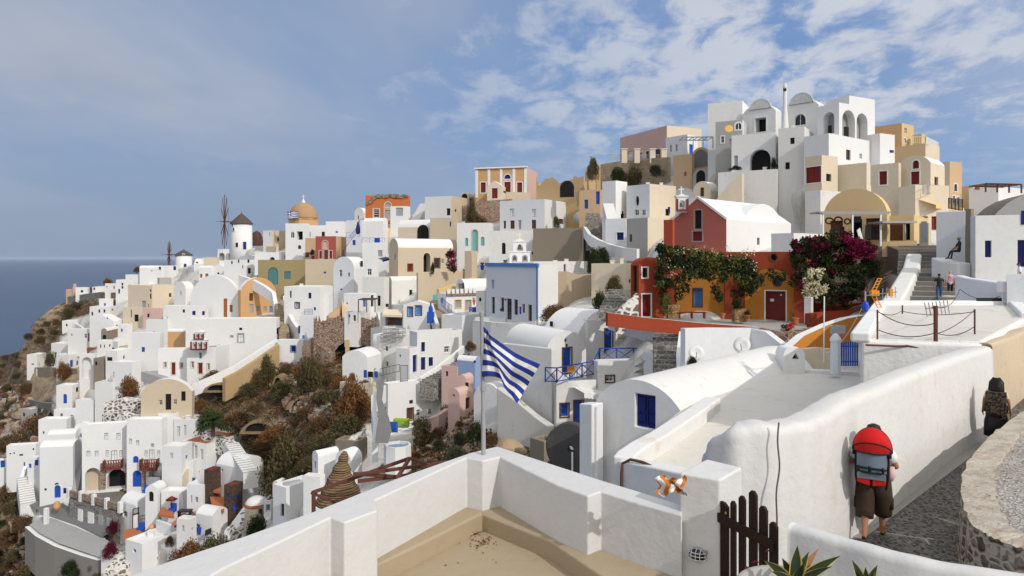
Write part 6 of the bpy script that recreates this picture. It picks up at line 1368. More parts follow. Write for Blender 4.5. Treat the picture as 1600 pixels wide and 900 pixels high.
def main_mast():
    d = 19.0; root = empty('aerial_mast', P(1462, 556, d), 'rusty aerial mast with a small comb aerial on the stained roof', 'aerial')
    mb = MB(); mb.tube([P(1462, 557, d), P(1462, 478, d)], .055, 8); mb.build('pole', M_RUST, root)
    mb = MB(); a, b = P(1447, 482, d), P(1482, 478, d + .3); mb.tube([a, b], .02, 6)
    for k in range(7): c = a.lerp(b, k / 6); mb.tube([c + Vector((-.1, -.1, .16)), c + Vector((.1, .12, -.22))], .012, 5)
    mb.build('comb', M_STEEL, root)
    mb = MB(); mb.tube([P(1353, 539, d), P(1400, 541, d), P(1460, 540, d), P(1505, 538, d)], .03, 6); mb.tube([P(1462, 552, d), P(1445, 545, d - .1), P(1415, 540, d)], .028, 6); mb.tube([P(1462, 552, d), P(1478, 543, d - .1), P(1500, 534, d)], .028, 6); mb.build('cross_pipe', M_RUST, root)
main_mast()
def wire(label, pts, sag, r=.012, mat=M_BLACK):
    Q = [P(*p) for p in pts]; path = []
    for a, b in zip(Q, Q[1:]):
        for i in range(9): t = i / 8; path.append(a.lerp(b, t) - Vector((0, 0, sag * 4 * t * (1 - t))))
    mb = MB(); mb.tube(path, r, 4); return tag(mb.build('wire', mat), label, 'wire')
wire('barbed wire strung between roof posts, upper strand', [(1371, 487, 19.5), (1408, 486, 27), (1523, 487, 20.5)], .12); wire('slack wire crossing the stained roof', [(1371, 515, 19.5), (1462, 520, 19), (1523, 510, 20.5)], .15); wire('wire running from the near roof post to the mast top', [(1371, 486, 19.5), (1462, 505, 19)], .2)
wire('wire slanting from the mast to the dark roof post', [(1462, 522, 19), (1523, 484, 20.5)], .1); wire('long wires over the lane wall', [(1462, 480, 19), (1500, 452, 35), (1562, 463, 33)], .3, .015)
post('short rusty post at the back of the stained roof', 1410, 499, 477, 28, .03)
c = P(1437, 537, 19.6); mb = MB(); mb.obox(c, (.22, .02, 0), (0, .12, 0), (0, 0, .05)); mb.obox(c + Vector((-.03, 0, .07)), (.16, .0, .02), (0, .09, 0), (0, 0, .03)); tag(mb.build('old_brick', pm('R')), 'broken red brick lying on the stained roof edge', 'brick')
def yagi():
    d = 27; root = empty('yagi_aerial', P(1378, 500, d), 'orange television aerial on a thin pole over the red yard', 'aerial')
    mb = MB(); mb.tube([P(1352, 535, d), P(1352, 455, d)], .03, 6); mb.build('pole', M_STEEL, root)
    a, b = P(1352, 462, d), P(1402, 456, d - .6); mb = MB(); mb.tube([a, b], .02, 6)
    for k in range(4): c = a.lerp(b, .55 + k * .13); mb.tube([c + Vector((0, 0, .2)), c - Vector((0, 0, .2))], .015, 5)
    mb.build('boom', M_STEEL, root)
    og = paint('orange_plastic', (.75, .25, .01), .5); mb = MB()
    for s in (1, -1):
        mb = MB()
        q0 = P(1360, 458, d); q1 = q0 + Vector((.28, 0, .56 * s)); q2 = q1 + Vector((.2, .1, 0)); q3 = q0 + Vector((.2, .1, 0))
        for u in (0, 1): mb.bar((q0, q3)[u], (q1, q2)[u], .03)
        for k in range(6): mb.bar(q0.lerp(q1, k / 5), q3.lerp(q2, k / 5), .02)
        mb.build('reflector', og, root)
    mb = MB()
    mb.box(q0 - Vector((.0, .1, .1)), q0 + Vector((.3, .1, .1))); mb.build('balun', og, root)
    q = a.lerp(b, .8); mb = MB(); mb.box(q - Vector((.06, .06, .14)), q + Vector((.06, .06, .14))); mb.build('director', og, root)
yagi()
def bag():
    o = boulder('blue plastic bag tied to the aerial pole', 1352, 479, 26.9, .14, .12, .2, paint('blue_plastic', (.02, .07, .5), .35), 'plastic_bag', 4); o['category'] = 'bag'
bag()
def courtyard_mast():
    root = empty('aerial_mast', P(1287, 560, 35), 'thin white aerial mast standing in the small courtyard', 'aerial'); mb = MB(); mb.tube([P(1287, 566, 35), P(1288, 463, 35)], .03, 6); mb.build('pole', M_WHITEP, root)
    mb = MB(); c = P(1310, 515, 35); mb.box(c - Vector((.4, .02, .2)), c + Vector((.35, .02, .22))); mb.tube([c, c - Vector((0, 0, .9))], .04, 6); tag(mb.build('metal_plate', M_GREYP), 'grey green metal plate on a post by the orange wall', 'sign')
courtyard_mast()
wire('white wire from the yard to the white roof corner', [(1290, 552, 35), (1318, 530, 34), (1352, 470, 27)], .1, .015, M_WHITEP)
# ------------------------------------------------------------------ the lane: path, long white wall, beige wall, round stone wall
ZP = -4.43
def cobble(t):
    vc = t.coord((1.3, .8, 1)); w = t.noise(2., 3, .5)
    e = t.voro(9.5, 'DISTANCE_TO_EDGE', vc, rand=.85); cid = t.voro(9.5, 'F1', vc, 'Color', .85); sp = t.n('ShaderNodeSeparateColor'); t.l(cid, sp.inputs[0])
    st = t.mix(sp.outputs[0], (.014, .014, .016), (.06, .056, .053)); mort = t.mix(t.ramp(w, .4, .7), (.125, .115, .105), (.19, .18, .165))
    c = t.mix(t.ramp(e, .10, .19), mort, st)
    crack = t.mth('ADD', t.voro(.7, 'DISTANCE_TO_EDGE', t.coord((1, 1, 1), (3.3, .7, 0))), t.ramp(t.noise(.5, 2), .50, .56, .1, 0.))
    c = t.mix(t.ramp(crack, .018, .008, 0, .7), c, (.42, .40, .37))
    t.color(c); t.bump(t.ramp(e, .02, .25), .8, .03); t.b.inputs['Roughness'].default_value = .6
M_COBBLE = node_mat('pebble_paving', cobble)
def plan_poly(pts): return [(p.x, p.y) for p in pts]
mb = MB(); mb.prism([(3.6, 6.4), (9.5, 6.4), (26, 20), (34, 29), (30, 36), (12, 19.5), (5.0, 12.2), (3.6, 10.4)], ZP - .6, ZP)
tag(mb.build('path', M_COBBLE), 'dark pebble paved lane in grey mortar', kind='structure')
mb = MB(); mb.prism([(4.98, 11.5), (5.15, 11.2), (5.55, 11.1), (12.6, 18.0), (12.0, 18.5)], ZP - .2, ZP + .012)
tag(mb.build('kerb_strip', plaster('grey_kerb', (.33, .32, .30), .6)), 'pale grey mortar strip at the foot of the lane wall', kind='structure')
def smooth_path(pts, n=6):
    out = []
    for i in range(len(pts) - 1):
        p0, p1, p2, p3 = pts[max(i - 1, 0)], pts[i], pts[i + 1], pts[min(i + 2, len(pts) - 1)]
        for k in range(n):
            t = k / n; out.append(.5 * ((2 * p1) + (p2 - p0) * t + (2 * p0 - 5 * p1 + 4 * p2 - p3) * t * t + (3 * p1 - p0 - 3 * p2 + p3) * t ** 3))
    out.append(pts[-1]); return out
def round_wall(name, label, tops, z0, th, mat, lean=.0, cat='wall', rnd=.22, wob=.015):
    Q = smooth_path([Vector(p) for p in tops], 8); mb = MB(); secs = []; rg = random.Random(5)
    for i, p in enumerate(Q):
        t = Q[min(i + 1, len(Q) - 1)] - Q[max(i - 1, 0)]; t.z = 0; t.normalize(); n = Vector((t.y, -t.x, 0)); h = p.z
        ring_ = []
        for (o, z) in [(th / 2 + lean, z0), (th / 2 + lean * .5, (z0 + h) / 2), (th / 2, h - rnd)] + [(th / 2 - rnd + rnd * math.cos(a), h - rnd + rnd * math.sin(a)) for a in (.5, 1.0, 1.57)] + [(-(th / 2 - rnd) - rnd * math.sin(a), h - rnd + rnd * math.cos(a)) for a in (0, .55, 1.07, 1.57)] + [(-th / 2, z0)]:
            w = wob * math.sin(i * .9 + z * 4) + wob * math.sin(i * .37 + 1.7 * z)
            ring_.append((p.x + n.x * (o + w), p.y + n.y * (o + w), z + w))
        secs.append(mb.pts(ring_))
    for a, b in zip(secs, secs[1:]):
        for k in range(len(a) - 1): mb.idx((a[k], a[k + 1], b[k + 1], b[k]))
    mb.idx(secs[0]); mb.idx(secs[-1][::-1])
    return tag(mb.build(name, mat, smooth=True), label, cat)
M_LANEW = plaster('lane_whitewash', (.665, .655, .64), .7, (.52, .45, .36), .55, 1.3)
T_ = [P(1128, 712, 10.6), P(1136, 676, 10.3), P(1160, 661, 10.2), P(1216, 658, 10.3), P(1250, 652, 10.7), P(1284, 633, 11.1), P(1312, 618, 11.6), P(1345, 605, 12.2), P(1440, 569, 14.9), P(1534, 539, 18.6)]
for p in T_: p.z = p.z
round_wall('lane_wall', 'long sloping white wall along the pebble lane with people shadows', T_, ZP - 1.5, .55, M_LANEW, lean=.10, rnd=.15)
T_ = [P(1532, 536, 18.65), P(1570, 524, 21.2), P(1606, 512, 24.0), P(1680, 500, 29)]
round_wall('beige_lane_wall', 'stained beige wall continuing the lane past the woman', T_, ZP - 1, .5, plaster('stained_beige', (.56, .46, .33), .8, (.30, .23, .15), .7, 1.5), rnd=.1)
mb = MB(); w = [P(1217, 660, 9.85), P(1215, 690, 9.8), P(1218, 730, 9.78), P(1213, 770, 9.74), P(1214, 815, 9.7), P(1212, 850, 9.7)]; mb.tube(smooth_path(w, 5), .012, 6); tag(mb.build('cable', paint('grey_cable', (.12, .11, .10))), 'thin grey cable running down the near end of the white lane wall', 'cable')
ZW = -3.5
def round_stone_wall():
    rim = [G(1625, 632, ZW), G(1600, 642, ZW), G(1562, 668, ZW), G(1535, 692, ZW), G(1514, 718, ZW), G(1503, 745, ZW), G(1502, 768, ZW), G(1508, 795, ZW), G(1520, 818, ZW), G(1545, 836, ZW), G(1580, 850, ZW), G(1640, 868, ZW)]
    Q = smooth_path(rim, 6); cen = Vector((10.3, 10.6, ZW)); k = len(Q)
    root = empty('round_stone_wall', (Q[0].x, Q[0].y, ZP), 'low curved stone wall with a pale worn rim around a gravel bed', 'wall')
    sidem = rubble('brown_field_stone', (.09, .07, .055), (.33, .26, .21), (.40, .36, .31), 4.6, .16)
    def rimf(t):
        n1 = t.noise(3.2, 6, .65); n2 = t.noise(14, 5, .7)
        c = t.mix(t.ramp(n1, .38, .7), (.60, .54, .46), (.40, .32, .24)); c = t.mix(t.ramp(n2, .5, .75), c, (.68, .65, .58)); c = t.mix(t.ramp(t.voro(5.), .12, .04), c, (.12, .09, .07))
        t.color(c); t.bump(t.mth('ADD', n1, n2), 1.0, .06)
    rimm = node_mat('worn_rim', rimf)
    mb = MB(); A, B, C2 = [], [], []
    rg = random.Random(3)
    for i, p in enumerate(Q):
        t = Q[min(i + 1, k - 1)] - Q[max(i - 1, 0)]; t.normalize(); n = Vector((t.y, -t.x, 0)); 
        if n.dot(cen - p) < 0: n = -n
        j = rg.uniform(-.02, .02)
        A.append((p.x - n.x * .06, p.y - n.y * .06, ZP - .3)); B.append((p.x + n.x * j, p.y + n.y * j, ZW + rg.uniform(-.02, .01))); C2.append((p.x + n.x * (.42 + 2 * j), p.y + n.y * (.42 + 2 * j), ZW + .03 + rg.uniform(-.015, .015)))
    ia, ib, ic = mb.pts(A), mb.pts(B), mb.pts(C2)
    for i in range(k - 1): mb.idx((ia[i], ia[i + 1], ib[i + 1], ib[i]), 0)
    mb.build('stone_face', sidem, root)
    mb = MB(); ib, ic = mb.pts(B), mb.pts(C2); id_ = mb.pts([(x, y, ZW - .1) for x, y, z in C2]); io = mb.pts([(x, y, z - .07) for x, y, z in B])
    for i in range(k - 1): mb.idx((ib[i], ib[i + 1], ic[i + 1], ic[i])); mb.idx((ic[i], ic[i + 1], id_[i + 1], id_[i])); mb.idx((io[i], io[i + 1], ib[i + 1], ib[i]))
    mb.build('rim', rimm, root)
    def gr(t):
        v = t.voro(26., 'F1', None, 'Color'); sp = t.n('ShaderNodeSeparateColor'); t.l(v, sp.inputs[0]); b = t.noise(1.2, 4, .6)
        c = t.mix(sp.outputs[0], (.22, .20, .19), (.52, .49, .46)); c = t.mix(t.ramp(b, .4, .7, 0, .6), c, (.30, .26, .22)); t.color(c); t.bump(t.voro(26.), 1., .03)
    mb = MB(); mb.prism([(x, y) for x, y, z in C2] + [(14, 8), (20, 12), (18, 18)], ZP - .3, ZW - .03)
    tag(mb.build('gravel_bed', node_mat('grey_gravel', gr)), 'grey gravel inside the round stone wall', kind='structure')
    st = random.Random(8)
    pm_ = [paint('pebble_a', (.20, .17, .15), .9, .4), paint('pebble_b', (.40, .37, .34), .9, .4)]
    mbs = [MB(), MB()]
    for q in range(900):
        x = st.uniform(7.2, 13.5); y = st.uniform(8.6, 15.5)
        d0 = min((Vector((x, y, 0)) - Vector((c[0], c[1], 0))).length for c in C2[::3])
        if not inpoly(x, y, [(c[0], c[1]) for c in C2] + [(14, 8), (20, 12), (18, 18)]): continue
        r = st.uniform(.012, .035) * (1.5 if st.random() < .06 else 1); mb = mbs[q % 2]
        i = mb.pts([(x + r, y, ZW - .03), (x, y + r * .8, ZW - .03), (x - r * .9, y, ZW - .03), (x, y - r, ZW - .03), (x + r * .2, y + r * .1, ZW - .03 + r * .9)])
        for a in range(4): mb.idx((i[a], i[(a + 1) % 4], i[4]))
    for q, mb in enumerate(mbs): tag(mb.build('gravel', pm_[q]), 'loose stones on the gravel bed', kind='stuff')
round_stone_wall()
# ------------------------------------------------------------------ the near terrace
ZTP, ZST, ZFL = -2.5, -3.12, -3.33
M_NEARW = plaster('parapet_whitewash', (.655, .655, .65), .45, (.50, .47, .42), .35, 1.6)
M_SCREED = plaster('terrace_beige', (.41, .33, .225), .75, (.33, .245, .15), .35, 1.2)
def near_terrace():
    outer = [G(-420, 1500, ZTP), G(40, 950, ZTP), G(200, 899, ZTP), G(262, 877, ZTP), G(380, 838, ZTP), G(500, 795, ZTP), G(620, 747, ZTP), G(735, 707, ZTP), G(777, 697, ZTP), G(860, 724, ZTP), G(943, 751, ZTP), G(1000, 768, ZTP), G(1066, 789, ZTP)]
    pc = G(754.6, 719.6, ZTP); l1 = G(728.6, 715, ZTP); r1 = G(780.6, 714, ZTP)
    inner = [G(1066, 805, ZTP), G(1000, 787, ZTP), G(938.5, 768, ZTP), G(919, 775, ZTP), G(871.6, 758, ZTP), r1, pc, l1, G(586, 781, ZTP), G(590, 797, ZTP), G(538.5, 816, ZTP), G(516, 808, ZTP), G(450, 840, ZTP), G(350, 887, ZTP), G(230, 960, ZTP), G(-200, 1500, ZTP)]
    plan = outer + inner
    mb = MB(); mb.prism([(p.x, p.y) for p in plan], -12, ZTP)
    tag(mb.build('terrace_parapet', M_NEARW, bevel=.022, seg=3), 'thick white cornered parapet with stub pillars around the near terrace', 'wall')
    # step (bench) along the walls and floor
    st = [G(1066, 881, ZST), G(1000, 863, ZST), G(780, 789, ZST), G(754.6, 797, ZST), G(728, 790, ZST), G(590, 862, ZST), G(440, 960, ZST), G(300, 1100, ZST)]
    ed = [G(430, 1100, ZST), G(551, 900, ZST), G(650, 853, ZST), G(752, 802, ZST), G(860, 845, ZST), G(941, 900, ZST), G(1080, 975, ZST)]
    off = Vector((0, .25, 0))
    mb = MB(); mb.prism([(p.x, p.y + (.3 if i in (0, 1, 2, 4, 5, 6, 7) else .3)) for i, p in enumerate(st)] + [(p.x, p.y) for p in ed], -4.2, ZST)
    tag(mb.build('terrace_step', M_SCREED, bevel=.03, seg=3), 'beige cement step along the foot of the near parapet', 'step')
    mb = MB(); mb.prism([(-1.6, 3.0), (3.2, 3.0), (2.2, 6.4), (1.4, 7.4), (-.3, 9.0), (-1.6, 7.0), (-2.4, 5.0)], -4.2, ZFL)
    tag(mb.build('terrace_floor', M_SCREED), 'beige cement floor of the near terrace', kind='structure')
    tp = [G(1061, 738.6, -2.12), G(1125, 749.6, -2.12), G(1160, 730, -2.12), G(1104, 716.7, -2.12)]
    mb = MB(); mb.prism([(p.x, p.y) for p in tp], -5.5, -2.12); tag(mb.build('gate_post', M_NEARW, bevel=.025, seg=3), 'square white gate post with a round lamp and striped tape', 'gate post')
    A, B = tp[0], tp[1]; U = (B - A); U.z = 0; U.normalize(); N = Vector((U.y, -U.x, 0)); fc = Face(A, U, N)
    u, z, Y = fc.pix(1091, 865); root = empty('bulkhead_lamp', fc.at(u, z), 'small oval caged lamp low on the white gate post', 'lamp')
    mb = MB(); R1, R2 = .085, .065
    def el(a, k, n_): return fc.at(u + R1 * k * math.cos(a), z + R2 * k * math.sin(a), n_)
    for (k0, n0, k1, n1) in ((1, 0, 1, .03), (1, .03, .9, .045)):
        for j in range(24): a, b = 2 * math.pi * j / 24, 2 * math.pi * (j + 1) / 24; mb.face([el(a, k0, n0), el(b, k0, n0), el(b, k1, n1), el(a, k1, n1)])
    for ang in (.6, .6 + math.pi): mb.obox(el(ang, 1.1, .01), U * .016, N * .01, Vector((0, 0, .012)))
    mb.build('rim', M_STEEL, root)
    mb = MB()
    for (k0, n0, k1, n1) in ((.9, .03, .75, .055), (.75, .055, .4, .07), (.4, .07, .01, .075)):
        for j in range(24): a, b = 2 * math.pi * j / 24, 2 * math.pi * (j + 1) / 24; mb.face([el(a, k0, n0), el(b, k0, n0), el(b, k1, n1), el(a, k1, n1)])
    mb.build('lens', M_GLASS, root, smooth=True)
    mb = MB()
    for s in (-.5, 0, .5):
        mb.tube([fc.at(u + R1 * 1.0 * math.cos(t), z + R2 * s + .0 * t, .03 + .06 * math.sin(t)) for t in np.linspace(.15, math.pi - .15, 9)], .0035, 5)
        mb.tube([fc.at(u + R1 * s, z + R2 * math.cos(t), .03 + .06 * math.sin(t)) for t in np.linspace(.15, math.pi - .15, 9)], .0035, 5)
    mb.build('cage', M_WHITEP, root)
    # tape
    ro = empty('barrier_tape', fc.at(0, -2.2), 'crumpled white and orange striped tape tied to the gate post', 'tape')
    gr = []
    for i in range(9):
        v = i / 8; row = []
        for j in range(17):
            t = j / 16; px = 1070 - 43 * t + 4 * math.sin(9 * v + 5 * t); py = 741 + 8 * t + (34 - 12 * t) * v + 5 * math.sin(6 * t + 3 * v); row.append(P(px, py, 6.68 + .05 * math.sin(11 * t + 7 * v) + .03 * math.sin(17 * v)))
        gr.append(row)
    mb = MB(); mb.pts([p for r in gr for p in r])
    for i in range(8):
        for j in range(16): mb.idx((i * 17 + j, i * 17 + j + 1, (i + 1) * 17 + j + 1, (i + 1) * 17 + j))
    def tf(t):
        uv = t.n('ShaderNodeUVMap'); sp = t.n('ShaderNodeSeparateXYZ'); t.l(uv.outputs[0], sp.inputs[0])
        s = t.mth('FRACT', t.mth('ADD', t.mth('MULTIPLY', sp.outputs[0], 3.0), t.mth('MULTIPLY', sp.outputs[1], .5))); t.color(t.mix(t.mth('GREATER_THAN', s, .52), (.50, .17, .02), (.72, .73, .74))); t.b.inputs['Roughness'].default_value = .45
    o = mb.build('tape', node_mat('striped_tape', tf), ro, smooth=True); uvl = o.data.uv_layers.new(name='UVMap')
    for lp in o.data.loops: k = lp.vertex_index; uvl.data[lp.index].uv = ((k % 17) / 16, (k // 17) / 8)
near_terrace()
def crack(label, pts, z, w):
    Q = smooth_path([G(x, y, z) for x, y in pts], 8); rg = random.Random(2); mb = MB(); A = []; B = []
    for i, p in enumerate(Q): k = w * rg.uniform(.3, 1.2); j = rg.uniform(-.008, .008); A.append((p.x, p.y + k + j, z)); B.append((p.x, p.y - k + j, z))
    a, b = mb.pts(A), mb.pts(B)
    for i in range(len(Q) - 1): mb.idx((a[i], a[i + 1], b[i + 1], b[i]))
    tag(mb.build('floor_crack', plaster('crack_dirt', (.13, .095, .06), .5)), label, kind='structure')
crack('dark crack where the terrace floor meets the left step', [(600, 905), (640, 882), (680, 862), (715, 845), (740, 835), (756, 830)], ZFL + .004, .012)
crack('dark crack where the terrace floor meets the right step', [(756, 830), (785, 838), (810, 850), (850, 866), (890, 882), (940, 900)], ZFL + .004, .011)
def gate():
    root = empty('picket_gate', G(1128, 807, -2.48), 'dark brown wooden picket gate standing open by the white gate post', 'gate')
    a = G(1126, 807, -2.48); b = G(1213, 852, -2.48); u = (b - a).normalized(); n = Vector((u.y, -u.x, 0)); wm = plaster('dark_stained_wood', (.035, .020, .014), .7, (.075, .045, .03), .3, 3)
    def at(px, py):
        qx = (px - CX) / F; t = -(a.x - qx * a.y) / (u.x - qx * u.y); p = a + u * t; p.z = (HY - py) / F * p.y; return p
    for px, w, py in ((1130, 19, 784), (1146, 8, 783), (1160, 10, 775), (1177, 12, 767), (1193, 12, 791), (1209, 12, 816)):
        p = at(px, py); hw = w / F * p.y / 2 / max(.3, abs(u.x)) * .5; mb = MB(); z0, z1 = -3.95, p.z
        q = Vector((p.x, p.y, 0)); th = n * .013
        ol = [(-hw, z0), (hw, z0), (hw, z1 - .03), (hw * .35, z1), (-hw * .35, z1), (-hw, z1 - .03)]
        f1 = mb.pts([q + u * x + Vector((0, 0, z)) + th for x, z in ol]); f2 = mb.pts([q + u * x + Vector((0, 0, z)) - th for x, z in ol]); mb.idx(f1); mb.idx(f2[::-1])
        for i in range(6): mb.idx((f1[i], f2[i], f2[(i + 1) % 6], f1[(i + 1) % 6]))
        mb.build('picket', wm, root)
    for dz in (0, -.95):
        mb = MB(); mb.bar(a + n * .03 + Vector((0, 0, dz - .0)), b + n * .03 + Vector((0, 0, dz - .0)), .022, .085); mb.build('rail', wm, root)
    mb = MB(); p = at(1138, 801); mb.lathe(p + n * .03, [(.009, -.01), (.009, .01)], 8); mb.build('bolt', paint('brass', (.45, .3, .08), .3), root)
gate()
T_ = [Vector((2.42, 6.15, -2.34)), G(1237, 817, -2.22), G(1320, 841, -2.22), G(1404, 864, -2.22), G(1500, 883, -2.22), G(1640, 904, -2.22)]
round_wall('near_wall', 'pale grey white wall in the bottom corner behind the agaves', T_[1:], -5, .16, M_NEARW, rnd=.06, wob=.004)
def flag_near():
    d = 8.95; root = empty('flag_pole', P(755, 706, d), 'grey flag pole with a blue and white striped flag folded by the wind', 'flag')
    mb = MB(); mb.tube([P(755.5, 710, d), P(755, 640, d)], .028, 12); mb.tube([P(755, 640, d), P(752.5, 493, d)], .024, 12); mb.lathe(P(755, 607, d), [(.036, -.03), (.036, .03)], 12); mb.lathe(P(752.5, 494, d), [(.03, 0), (.03, .05), (.01, .06)], 10); mb.build('pole', M_STEEL, root, smooth=False)
    K = [0, .10, .20, .30, .45, .65, .85, 1.0]
    top = [(753, 507), (757, 512), (761, 516), (764, 523), (779, 533), (803, 549), (827, 562), (844, 571)]
    bot = [(753, 589), (764, 588), (774, 589), (783, 592), (789, 604), (795, 615), (802, 623), (808, 629)]
    dep = [0, -.05, .04, -.06, -.02, .05, -.03, .04]
    rows, cols = 22, 40; grid = []
    for i in range(rows):
        v = i / (rows - 1); row = []
        for j in range(cols):
            s = j / (cols - 1); f = lambda arr, k: float(np.interp(s, K, [q[k] for q in arr]))
            x = f(top, 0) * (1 - v) + f(bot, 0) * v; y = f(top, 1) * (1 - v) + f(bot, 1) * v
            x += 2.2 * math.sin(v * 7 + s * 9) * s * (1 - s) * 2; y += 1.5 * math.sin(v * 3 + s * 11) * s
            dd = float(np.interp(s, K, dep)) + .05 * math.sin(s * 13 + v * 4) + .04 * math.sin(v * 8 + s * 3) * s
            row.append(P(x, y, d - .02 + dd))
        grid.append(row)
    flag_mesh(grid, root, False)
flag_near()
def rusty_frame():
    d = 10.6; root = empty('rusty_frame', P(560, 760, d), 'rusty metal pergola frame beyond the near parapet', 'frame')
    for a, b in (((487, 770), (640, 716)), ((552, 742), (700, 722)), ((552, 740), (660, 748)), ((620, 748), (640, 716)), ((640, 716), (736, 752)), ((560, 752), (640, 742)), ((487, 770), (540, 792))):
        mb = MB(); mb.bar(P(a[0], a[1], d), P(b[0], b[1], d + .4), .045); mb.build('beam', M_RUST, root)
    for px, y0, y1 in ((490, 768, 830), (536, 770, 810)):
        mb = MB(); mb.bar(P(px, y0, d), P(px, y1, d), .05); mb.build('post', M_RUST, root)
    r2 = empty('straw_cone', P(536, 775, 11.5), 'twisted straw parasol cone with a bent tip beyond the parapet', 'parasol')
    c = P(530, 784, 11.5); mb = MB(); path = []; rad = []
    for t in np.linspace(0, 1, 16): path.append(c + Vector((.08 * t ** 3 + .02, 0, t * .82))); rad.append(.36 * (1 - t) ** 1.25 + .045 + .015 * math.sin(30 * t))
    mb.tube(path, rad, 18)
    def sf(t):
        w = t.n('ShaderNodeTexWave'); w.inputs['Scale'].default_value = 9; w.inputs['Distortion'].default_value = 3; w.bands_direction = 'Z'; t.l(t.coord(), w.inputs['Vector'])
        t.color(t.mix(w.outputs['Fac'], (.30, .20, .11), (.14, .085, .045))); t.bump(w.outputs['Fac'], .8, .03)
    mb.build('straw', node_mat('woven_straw', sf), r2)
rusty_frame()

fit(); terrain()
# ------------------------------------------------------------------ plants
def leafmat(key, a, b, c=None):
    def fn(t):
        n1 = t.noise(1.3, 3, .6, t.coord(kind='Object')); n2 = t.noise(7, 3, .7, t.coord(kind='Object'))
        col = t.mix(t.ramp(n1, .35, .65), a, b)
        if c: col = t.mix(t.ramp(n2, .52, .7), col, c)
        t.color(col); t.b.inputs['Roughness'].default_value = .8; t.b.inputs['Specular IOR Level'].default_value = .1
    return node_mat(key, fn)
L_BROWN = leafmat('dry_brown_leaves', (.135, .078, .036), (.085, .052, .026), (.19, .13, .07)); L_RUST = leafmat('rust_leaves', (.19, .088, .03), (.13, .06, .024), (.22, .13, .06))
L_OLIVE = leafmat('olive_leaves', (.098, .082, .034), (.066, .06, .027), (.15, .115, .055)); L_GREEN = leafmat('dark_green_leaves', (.030, .045, .014), (.018, .030, .010), (.055, .065, .02))
L_GREYG = leafmat('grey_green_leaves', (.075, .075, .048), (.05, .052, .034), (.11, .10, .065)); L_DARK = leafmat('vine_leaves', (.022, .034, .012), (.036, .046, .016), (.075, .07, .025))
L_MAG = leafmat('magenta_bracts', (.20, .007, .05), (.12, .005, .03), (.28, .015, .08)); L_MAGD = leafmat('dark_bracts', (.11, .008, .025), (.06, .01, .015)); L_CREAM = leafmat('cream_flowers', (.72, .66, .48), (.60, .56, .36)); L_YGREEN = leafmat('yellow_green_leaves', (.12, .12, .03), (.07, .085, .02))
def leaf_mesh(name, blobs, n, leaf, seed, flat=1.0, aspect=1.6, weights=None, fill_=.55):
    """many small leaf faces spread through ellipsoid clumps; blobs = (centre, radii, material index)"""
    rg = np.random.default_rng(seed); V = []; Fc = []; MI = []
    vol = np.array([b[1][0] * b[1][1] * b[1][2] for b in blobs]) ** .67; cnt = np.maximum(3, (vol / vol.sum() * n).astype(int))
    for b, k in zip(blobs, cnt):
        u = rg.normal(size=(k, 3)); u /= np.linalg.norm(u, axis=1)[:, None]; rr = (fill_ + (1 - fill_) * rg.random(k)) ** .6
        p = np.array(b[0]) + u * rr[:, None] * np.array(b[1]) * (1 + .18 * rg.normal(size=(k, 1)))
        a = rg.normal(size=(k, 3)) + u * .5; a /= np.linalg.norm(a, axis=1)[:, None]; c = np.cross(a, rg.normal(size=(k, 3))); c /= np.linalg.norm(c, axis=1)[:, None] + 1e-6
        s = leaf * (.6 + .8 * rg.random((k, 1)))
        q = np.stack([p - a * s * aspect / 2, p + c * s / 2, p + a * s * aspect / 2, p - c * s / 2], 1)
        base = len(V) * 4; V.append(q.reshape(-1, 3)); MI += [b[2] if len(b) > 2 else 0] * k
    V = np.concatenate(V); nf = len(V) // 4
    me = bpy.data.meshes.new(name); me.vertices.add(len(V)); me.vertices.foreach_set('co', V.reshape(-1)); me.loops.add(nf * 4); me.loops.foreach_set('vertex_index', np.arange(nf * 4)); me.polygons.add(nf)
    me.polygons.foreach_set('loop_start', np.arange(0, nf * 4, 4)); me.polygons.foreach_set('loop_total', np.full(nf, 4)); me.update(calc_edges=True)
    return me, MI
def clumps(seed, k=16):
    rg = random.Random(seed); out = [((0, 0, .35), (.62, .62, .42))]
    for i in range(k):
        a = rg.uniform(0, 6.28); e = rg.uniform(-.1, 1.4); r = rg.uniform(.45, .8); s = rg.uniform(.18, .36)
        out.append(((r * math.cos(a) * math.cos(e), r * math.sin(a) * math.cos(e), .25 + .62 * math.sin(e) * rg.uniform(.6, 1.1)), (s * 1.15, s * 1.15, s)))
    return out
BM = [leaf_mesh('shrub', clumps(s), 5200, .05, s)[0] for s in range(6)]
bush_n = [0]
def bush(px, py, w, h, mat, label, group=None, d=None, cat='bush', k=0.6):
    d = d or D(px, py + h * .35) - k; c = P(px, py + h * .5, d); o = bpy.data.objects.new('shrub', BM[bush_n[0] % 6]); bush_n[0] += 1
    COL.objects.link(o); W = w / F * d / 2; Hh = h / F * d
    o.location = c - Vector((0, 0, Hh * .12)); o.scale = (W * 1.05, W * .95, Hh); o.rotation_euler = (0, 0, random.uniform(0, 6.28))
    if not o.data.materials: o.data.materials.append(mat)
    o.material_slots[0].link = 'OBJECT'; o.material_slots[0].material = mat
    return tag(o, label, cat, group)
bush(205, 608, 38, 40, L_RUST, 'large round rust coloured bush on the mortared stone bank')
bush(98, 577, 26, 26, L_RUST, 'small round rust bush on the tan rubble wall', d=176)
bush(443, 728, 76, 84, L_OLIVE, 'big dark olive bush in the gully below the shallow cave')
bush(487, 588, 56, 60, L_OLIVE, 'olive bush just under the big ruined rubble wall')
bush(418, 580, 36, 46, L_OLIVE, 'tall olive brown bush under the curved tan wall')
bush(551, 622, 64, 66, L_RUST, 'broad rust brown bush left of the white path wall')
